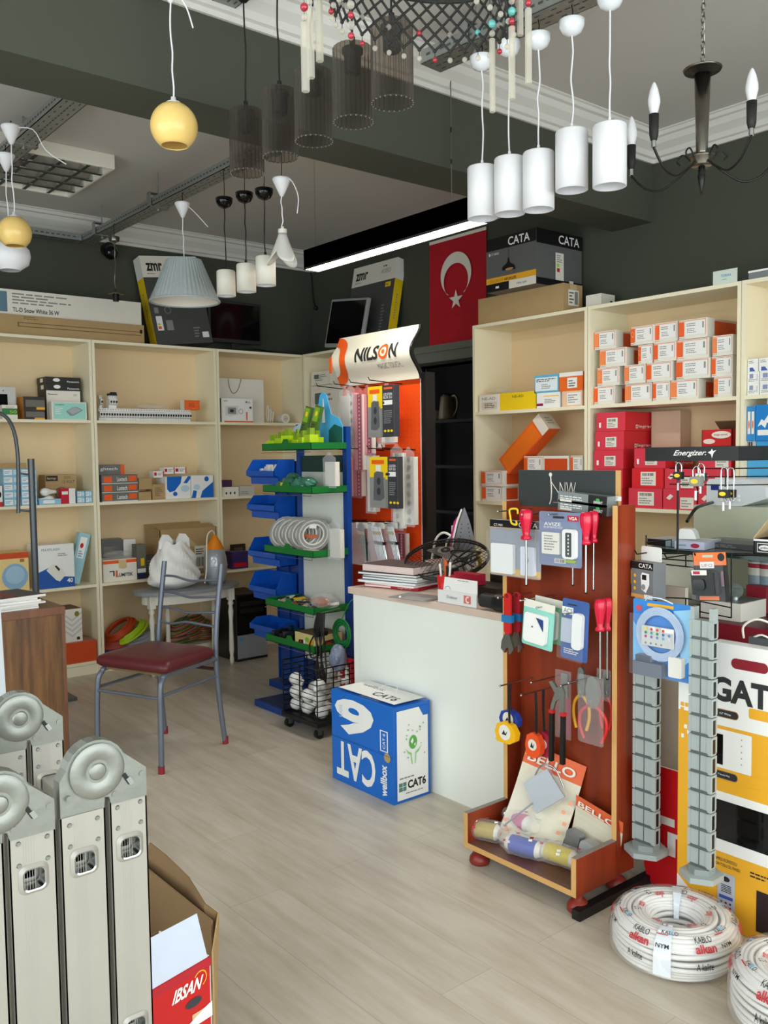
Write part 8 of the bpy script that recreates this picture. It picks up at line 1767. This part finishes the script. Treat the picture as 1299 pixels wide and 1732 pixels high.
# red board behind
o, w, h = qd(1090, 1288, 1151, 1495, 2.44)
f = Fr((0, 0, 0), (1, 0, 0), (0, 0, 1)); pts = [(0, h), (0, .06), (.012, .02), (.04, 0), (w+.04, 0), (w+.04, h)]
b = MB().prism(f, pts, -.006, 0, 'white', 'white').poly(f, pts, C('#d0101a'), .001)
b.poly(f, [(w*.20, h*.48), (w*.20, h*.56), (w*.35, h*.605), (w*.85, h*.605), (w*.85, h*.54), (w*.5, h*.54), (w*.44, h*.50), (w*.44, h*.46)], 'white', .002).poly(f, [(w*.66, h*.30), (w*.66, h*.49), (w*1.1, h*.49), (w*1.1, h*.455), (w*.88, h*.455), (w*.88, h*.30)], 'white', .002)
tag(b.build('red_board', loc=(o.x, 2.44, .001)), 'rounded red board with a white angular logo leaning behind the grey cable spines', 'board')
# yellow and white intercom carton
gx0 = at_y(1145, 1530, 2.375).x; gxs = at_y(1205, 1085, 2.375).x; H1 = at_y(1152, 1150, 2.375).z; H2 = at_y(1205, 1085, 2.375).z
e = empty('intercom_carton', (gx0, 2.375, .001), 'tall yellow and white intercom carton with door phone pictures at the right edge', 'box')
W_ = .62; f = Fr((0, 0, 0), (1, 0, 0), (0, 0, 1)); xs = gxs-gx0
b = MB().box((0, 0, 0), (W_, .045, H1), 'amber').box((xs, 0, H1), (W_, .045, H2), 'white')
b.rect(f, 0, .62, xs, H1, 'white').rect(f, xs-.002, .60, W_, H2, 'white', .0007)
rnd = random.Random(4)
for k in range(9): u, v = .008+.014*(k % 3), .60+.016*(k//3); b.rect(f, u, v, u+.011, v+.012, 'amber', .001) if k not in (0, 4) else None
for u, v in ((.02, .565), (.03, .55), (.01, .535), (.038, .58)): b.rect(f, u, v, u+.010, v+.012, 'white', .001)
b.poly(f, [(0, 0), (.085, 0), (.05, .07), (.0, .11)], 'white', .001)
b.text(f, xs+.0, .672, xs+.30, .745, 'GATTO', 'ink', .04, .0016)
def pill(x0, y0, x1, y1, s):
    b.rrect(f, x0, y0, x1, y1, (y1-y0)/2-.0005, None, .0014, C('#b48a5a')); b.rrect(f, x0+.002, y0+.002, x1-.002, y1-.002, (y1-y0)/2-.0026, None, .0018, 'ink'); b.text(f, x0+(x1-x0)*.3, y0+(y1-y0)*.38, x0+(x1-x0)*.72, y0+(y1-y0)*.62, s, 'white', .01, .0022)
pill(xs+.0, .625, xs+.085, .650, '4.3" White'); b.rrect(f, xs+.115, .64, xs+.18, .67, .006, None, .0013, 'amber')
b.rect(f, xs+.08, .76, xs+.17, .785, C('#8c1a2a'), .0012) if False else b.rrect(f, xs+.06, .775, xs+.17, .805, .014, None, .0012, C('#8c1a2a'))
b.rrect(f, xs-.035, .475, xs+.125, .590, .004, None, .0014, 'white'); b.rect(f, xs-.030, .485, xs+.038, .575, 'black_gloss', .002)
for i in range(5): b.disc(f, xs+.095, .50+.018*i, .002, 'grey_ink', .002, n=8)
b.rect(f, xs-.04, .452, W_, .474, 'amber', .0012); pill(xs-.004, .443, xs+.085, .468, '7" Security White')
b.rrect(f, xs-.04, .225, xs+.24, .405, .01, None, .0014, 'white'); b.rect(f, xs-.034, .262, xs+.22, .380, 'black_gloss', .002); b.rect(f, xs-.04, .405, W_, .44, 'amber', .0012)
b.text(f, xs+.01, .198, xs+.085, .208, 'ZAMKLI KONSOLU', 'ink', 0, .0016).text(f, xs+.005, .183, xs+.095, .192, 'BUTON TUSLU ZIL PANELI', 'ink', 0, .0016).lines(f, xs+.125, .18, xs+.2, .20, 2, 'ink')
x = xs+.025
b.rect(f, x, .02, x+.055, .165, C('#b7bcc8'), .0014).disc(f, x+.027, .148, .012, 'ink', .002, rb=.008).rect(f, x+.006, .088, x+.049, .098, C('#3d55b0'), .002)
for i in range(5): b.rect(f, x+.012, .108+.005*i, x+.044, .1105+.005*i, 'ink', .002)
for i in range(3):
    for j in range(4): b.disc(f, x+.013+.014*i, .038+.013*j, .0035, 'ink', .002, n=8)
b.rect(f, xs+.145, .03, xs+.19, .15, C('#2a1c20'), .0014)
b.build('body', e)
# ------------------------------------------------------------------ rings of white cable on the floor
def coil(cx, cy, R, H, label, tone='coil_white'):
    e3 = empty('cable_ring', (cx, cy, 0), label, 'cable coil', 'white cable rings on the floor')
    b = MB(); k = H/.128; ri = R-.098; zc = .064*k; wr = (R-ri)/2; hr = .060*k; nq = 30
    for q in range(nq):
        a_ = 2*PI*q/nq; ca, sa = math.cos(a_), math.sin(a_)
        r = (R+ri)/2+wr*math.copysign(abs(ca)**.75, ca); z = zc+hr*math.copysign(abs(sa)**.75, sa)
        b.tube([((r+.0018*math.sin(3*t+q))*math.cos(t), (r+.0018*math.cos(2*t+q*2))*math.sin(t), max(.006, z+.002+.002*math.sin(2*t+q*1.7))) for t in [2*PI*i/48 for i in range(48)]], .0068, tone, closed=True, n=6)
    b.build('cable', e3)
    prof = [(R+.011, .02*k), (R+.0125, .07*k), (R+.007, .108*k), (R-.012, .131*k), (R-.045, .139*k), (R-.082, .133*k), (R-.104, .108*k), (R-.112, .07*k)]
    MB().lathe(prof, (0, 0, .002), 'film', n=64, wav=.006, nw=17).build('film_wrap', e3)
    # printed wrapping: words repeated around the ring
    def P(t, s, h_=.002):
        n_ = len(prof)-1; s = max(0, min(.999, s))*n_; i = int(s); q = s-i; r = prof[i][0]*(1-q)+prof[i+1][0]*q; z = prof[i][1]*(1-q)+prof[i+1][1]*q+.002
        r1, z1 = prof[i+1][0]-prof[i][0], prof[i+1][1]-prof[i][1]; l = math.hypot(r1, z1); nr, nz = z1/l, -r1/l
        r += nr*h_; z += nz*h_
        return Vector((r*math.cos(t), r*math.sin(t), z))
    b = MB()
    def wt(t0, s0, dt, ds, s, m_, bold=.01):
        v_, f_ = text_cut(s, bold, 4, 3); b.add([P(t0+dt*x, s0+ds*y) for x, y in v_], f_, m_)
    def band(t0, t1, s0, s1, m_, h_=.0015):
        n_ = 8; vs = [P(t0+(t1-t0)*i/n_, s0+(s1-s0)*j/6, h_) for i in range(n_+1) for j in range(7)]; b.add(vs, [(i*7+j, (i+1)*7+j, (i+1)*7+j+1, i*7+j+1) for i in range(n_) for j in range(6)], m_)
    for q in range(6):
        t = q*PI/3+.35
        wt(t, .26, .34, .10, 'alkan', C('#c4343c'), .03); wt(t+.01, .38, .30, .08, 'KABLO', 'ink', 0.01); wt(t, .10, .26, .06, 'A kalite', 'ink'); wt(t+.45, .28, .2, .05, 'NYM', 'ink', .01); wt(t+.42, .60, .16, .07, 'CE', 'ink', 0); wt(t+.05, .66, .30, .08, 'alkan', C('#c4343c'), .02); wt(t+.5, .46, .3, .06, 'KABLO', 'ink', 0)
        band(t+.42, t+.62, .44, .455, C('#c4343c'), .002); band(t+.05, t+.32, .30, .305, 'ink', .002); band(t+.64, t+.72, .47, .53, C('#a9cfe6'), .002)
    band(-1.32, -1.06, .02, .98, C('#e6ebf0'), .0012); band(1.95, 2.2, .05, .98, C('#dfe7ee'), .0012)
    b.build('printed_wrap', e3)
coil(-1.362, 2.15, .165, .118, 'ring of white cable in printed clear film lying on the floor before the yellow carton')
p = at_z(1335, 1700, .0)
coil(-.985, 2.10, .155, .15, 'second ring of white cable in film, cut off by the right edge of the picture')
# ------------------------------------------------------------------ folding aluminium ladder
LX, LFX = -1.20, -1.535; RZ = .905
e = empty('folding_ladder', ((LX+LFX)/2, .40, 0), 'folded multi-joint aluminium ladder with zinc hinges standing at the bottom left', 'ladder')
OX = (LX+LFX)/2
ry = [(.479, .534, .918), (.409, .472, .911), (.341, .402, .905), (.272, .334, .90)]
mat('rivet', '#8f918c', .35, metal=.8)
def P2(x, y, z): return (x-OX, y-.40, z)
zr = [.845, .576, .305]
for s, xf in ((1, LX), (-1, LFX)):
    x_in = xf-.026
    for k, (y0_, y1_, zt_) in enumerate(ry):
        b = MB(); f = Fr(P2(xf, y0_, 0), (0, 1, 0), (0, 0, 1), (1, 0, 0)); w_ = y1_-y0_
        # channel section: outer web with two flanges, open towards the inside
        cs = sorted(zr)
        b.box(P2(xf-.026, y0_, 0.0), P2(xf, y0_+.0022, zt_), 'alu').box(P2(xf-.026, y1_-.0022, 0), P2(xf, y1_, zt_), 'alu').box(P2(xf-.0265, y0_, 0), P2(xf-.024, y1_, zt_), 'alu')
        z0_ = 0; yc = w_*.50; rh = .0165
        for zc in cs:
            zz = zc+(zt_-.918)*.3
            b.rect(f, 0, z0_, w_, zz-rh, 'alu', 0); b.rect(f, 0, zz-rh, yc-rh, zz+rh, 'alu', 0); b.rect(f, yc+rh, zz-rh, w_, zz+rh, 'alu', 0); z0_ = zz+rh
        b.rect(f, 0, z0_, w_, zt_, 'alu', 0)
        for q in range(5): b.rect(f, w_*.30+.0035*q, 0.02, w_*.30+.0035*q+.0005, zt_-.002, C('#a9a59c'), .0003)
        # corner fills and raised lip of the rung sockets
        for zc in cs:
            zz = zc+(zt_-.918)*.3
            def rr(r, hw, n=5):
                pts = []
                for (cx, cy, t0) in ((hw-r, hw-r, 0), (-hw+r, hw-r, PI/2), (-hw+r, -hw+r, PI), (hw-r, -hw+r, 1.5*PI)):
                    for i in range(n+1): t = t0+PI/2*i/n; pts.append((cx+r*math.cos(t), cy+r*math.sin(t)))
                return pts
            ci = [(yc-rh, zz-rh), (yc+rh, zz-rh), (yc+rh, zz+rh), (yc-rh, zz+rh)]
            inner = rr(.007, rh-.003)
            outer = rr(.010, rh+.0035)
            n_ = len(inner)
            A_ = [f.p(yc+x, zz+y, .0035) for x, y in inner]; B2 = [f.p(yc+x, zz+y, .0005) for x, y in outer]; M2 = [f.p(yc+x*1.14, zz+y*1.14, .0045) for x, y in inner]; D2_ = [f.p(yc+x, zz+y, -.02) for x, y in inner]
            for X_, Y_ in ((B2, M2), (M2, A_), (A_, D2_)): b.add(X_+Y_, [(i, (i+1) % n_, n_+(i+1) % n_, n_+i) for i in range(n_)], 'steel' if X_ is not B2 else 'alu', True)
        b.build('stile', e)
        for (u, v) in ((.2, .012), (.82, .012), (.2, .042), (.82, .042)): MB().cyl(f.p(w_*u, zt_-v, 0), f.p(w_*u, zt_-v, .0022), .0036, 'rivet', n=12, r1=.0026).build('rivet', e)
for k, (y0_, y1_, zt_) in enumerate(ry):
    for zc in zr:
        zz = zc+(zt_-.918)*.3; yc = (y0_+y1_)/2; b = MB(); rh = .0125
        MB().box(P2(LFX-.004, yc-rh, zz-rh), P2(LX-.024, yc+rh, zz+rh), 'alu').build('rung', e, bevel=.004)
def hinge(xf, r3, r2, zc, yc):
    """two zinc plates meeting at a round hub"""
    f = Fr(P2(xf, 0.40, 0), (0, 1, 0), (0, 0, 1), (1, 0, 0)); R = .038; o = .40
    (a0, a1, za), (c0, c1, zb) = r3, r2
    arc = lambda t0, t1, r=R, n=14: [(yc-o+r*math.cos(t0+(t1-t0)*i/n), zc+r*math.sin(t0+(t1-t0)*i/n)) for i in range(n+1)]
    pts = [(a0-o+.001, za-.004), (a1-o-.001, za-.004), (a1-o-.001, za+.038)]+arc(math.radians(38), math.radians(232), R+.001)+[(a0-o-.002, za+.008)]
    h1 = MB().prism(f, pts, -.022, .0035, 'cast', 'cast').build('hinge_plate', e, bevel=.002)
    pts = [(c0-o+.001, zb-.004), (c1-o-.001, zb-.004), (c1-o+.001, zb+.020)]+arc(math.radians(-50), math.radians(168), R+.005)[::1]+[(c0-o+.001, zb+.05)]
    MB().prism(f, pts, -.024, -.001, 'cast', 'cast').build('hinge_plate', e, bevel=.002)
    hub = MB().lathe([(R+.001, .0035), (R-.003, .0054), (R*.62, .0054), (R*.47, .0040), (.015, .0032), (.0125, .0034), (.0115, .0054), (.0105, .0060), (0, .0060)], f.p(yc-o, zc, 0), 'cast', n=40, axis=(1, 0, 0)).build('hub', e)
    b = MB(); cy_, cz_ = (a0+a1)/2-o-.004, za+.026; 
    b.obox(f.p(cy_-.006, cz_+.008, .003), Vector((0, .005, .003)), Vector((0, .009, -.015)), Vector((.002, 0, 0)), 'black').obox(f.p(cy_-.001, cz_+.002, .004), Vector((0, .006, .003)), Vector((0, .006, -.010)), Vector((.003, 0, 0)), 'steel')
    for (u, v) in ((a1-o-.008, za+.030), (a0-o+.006, za+.010), (c0-o+.012, zb+.026)): MB().cyl(f.p(u, v, -.002), f.p(u, v, .0048), .0042, 'rivet', n=14).build('rivet', e)
    b.build('latch', e)
for xf in (LX, LFX):
    hinge(xf, ry[0], ry[1], .966, .462)
    hinge(xf, ry[2], ry[3], .953, .330)
# ------------------------------------------------------------------ cardboard box with tools and a red carton
e = empty('cardboard_box', (-2.08, .78, 0), 'open brown cardboard box on the floor behind the ladder', 'cardboard box')
b = MB()
def O_(x, y, z): return (x+2.08, y-.78, z)
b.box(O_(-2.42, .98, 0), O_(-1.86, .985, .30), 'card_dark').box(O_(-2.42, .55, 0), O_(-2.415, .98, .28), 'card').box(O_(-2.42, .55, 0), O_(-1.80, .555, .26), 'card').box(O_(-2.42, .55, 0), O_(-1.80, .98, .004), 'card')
b.build('body', e)
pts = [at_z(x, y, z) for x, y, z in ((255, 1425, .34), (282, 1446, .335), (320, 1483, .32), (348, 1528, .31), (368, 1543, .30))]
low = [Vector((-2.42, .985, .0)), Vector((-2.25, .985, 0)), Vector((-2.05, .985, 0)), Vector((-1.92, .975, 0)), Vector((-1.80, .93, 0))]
MB().add([v-Vector((-2.08, .78, 0)) for v in pts+low], [(i, i+1, 6+i, 5+i) for i in range(4)], 'card_dark', False).build('bowed_side', e, solid=.004)  # bowed inner side in darker card: its shade is painted into the colour
pe = at_z(358, 1610, .28)
MB().add([v-Vector((-2.08, .78, 0)) for v in (pts[-1], low[-1], Vector((pe.x, pe.y, 0)), pe)], [(0, 1, 2, 3)], 'card').build('end_side', e, solid=.004)
def item(nm, lab, cat, mb, loc, rot=(0, 0, 0), group=None): return tag(mb.build(nm, loc=loc, rot=rot), lab, cat, group)
item('blue_pack', 'dark blue packet inside the open cardboard box behind the ladder', 'packet', MB().box((-.05, -.02, 0), (.05, .02, .17), C('#1f3558')), (-1.99, .80, .005), (.15, .2, .3))
item('metal_clip', 'chrome fitting inside the open cardboard box behind the ladder', 'fitting', MB().tube([(0, 0, .0), (.02, 0, .03), (.05, .01, .02), (.03, .0, -.01)], .006, 'chrome', closed=True, sub=5, n=8).cyl((0, 0, -.15), (0, 0, .01), .004, 'steel'), (-1.95, .72, .16))
item('dark_case', 'black case lying at the bottom of the open cardboard box', 'case', MB().box((-.14, -.1, 0), (.14, .1, .10), 'black'), (-2.2, .80, .005))
Pa = at_z(356, 1617, .42); Pb = at_z(257, 1675, .42); U = (Pa-Pb); 
Lw = U.length; U.normalize(); Pl = Pb-U*.16; Wt = Lw+.16; In = Vector((0, 0, 1)).cross(U)
e = empty('red_carton', (Pl.x, Pl.y, .0), 'red carton with white lettering and a raised white flap behind the ladder', 'box', rz=math.atan2(U.y, U.x))
f = Fr((0, 0, 0), (1, 0, 0), (0, 0, 1)); hz = .42
b = MB().box((0, 0, 0.28), (Wt, .003, hz), 'red').box((0, .0, .0), (Wt, .003, .28), 'red').box((Wt-.003, 0, 0), (Wt, .16, hz), 'white').box((0, .157, 0), (Wt, .16, hz), 'card_dark').box((0, 0, 0), (.003, .16, hz), 'red')
b.text(f, Wt-.098, hz-.052, Wt-.030, hz-.026, 'IBSAN', 'white', .03, .0014, 0, .15).ring(f, Wt-.028, hz-.032, .014, .0165, 'amber', .0014, t0=-1.2, t1=2.6).disc(f, Wt-.045, hz-.072, .020, C('#3a3b40'), .0012, rb=.009).rect(f, Wt-.05, hz-.115, Wt, hz-.095, C('#d9b98a'), .0012).poly(f, [(Wt-.09, hz-.12), (Wt-.02, hz-.095), (Wt, hz-.09), (Wt, hz-.12)], 'white', .0016).rect(f, 0, hz-.018, Wt, hz, C('#b8222e'), .001)
b.build('body', e)
tl = at_z(333, 1545, .50); 
lv_ = Matrix.Rotation(-math.atan2(U.y, U.x), 3, 'Z') @ (Vector((tl.x, tl.y, .50))-Vector((Pl.x, Pl.y, 0)))
MB().add([(0, .002, hz), (Wt-.006, .002, hz), (lv_.x, lv_.y, lv_.z), (lv_.x-.20, lv_.y, lv_.z)], [(0, 1, 2, 3)], C('#cdd6e6')).build('flap', e, solid=.0015)
bpy.context.view_layer.update()
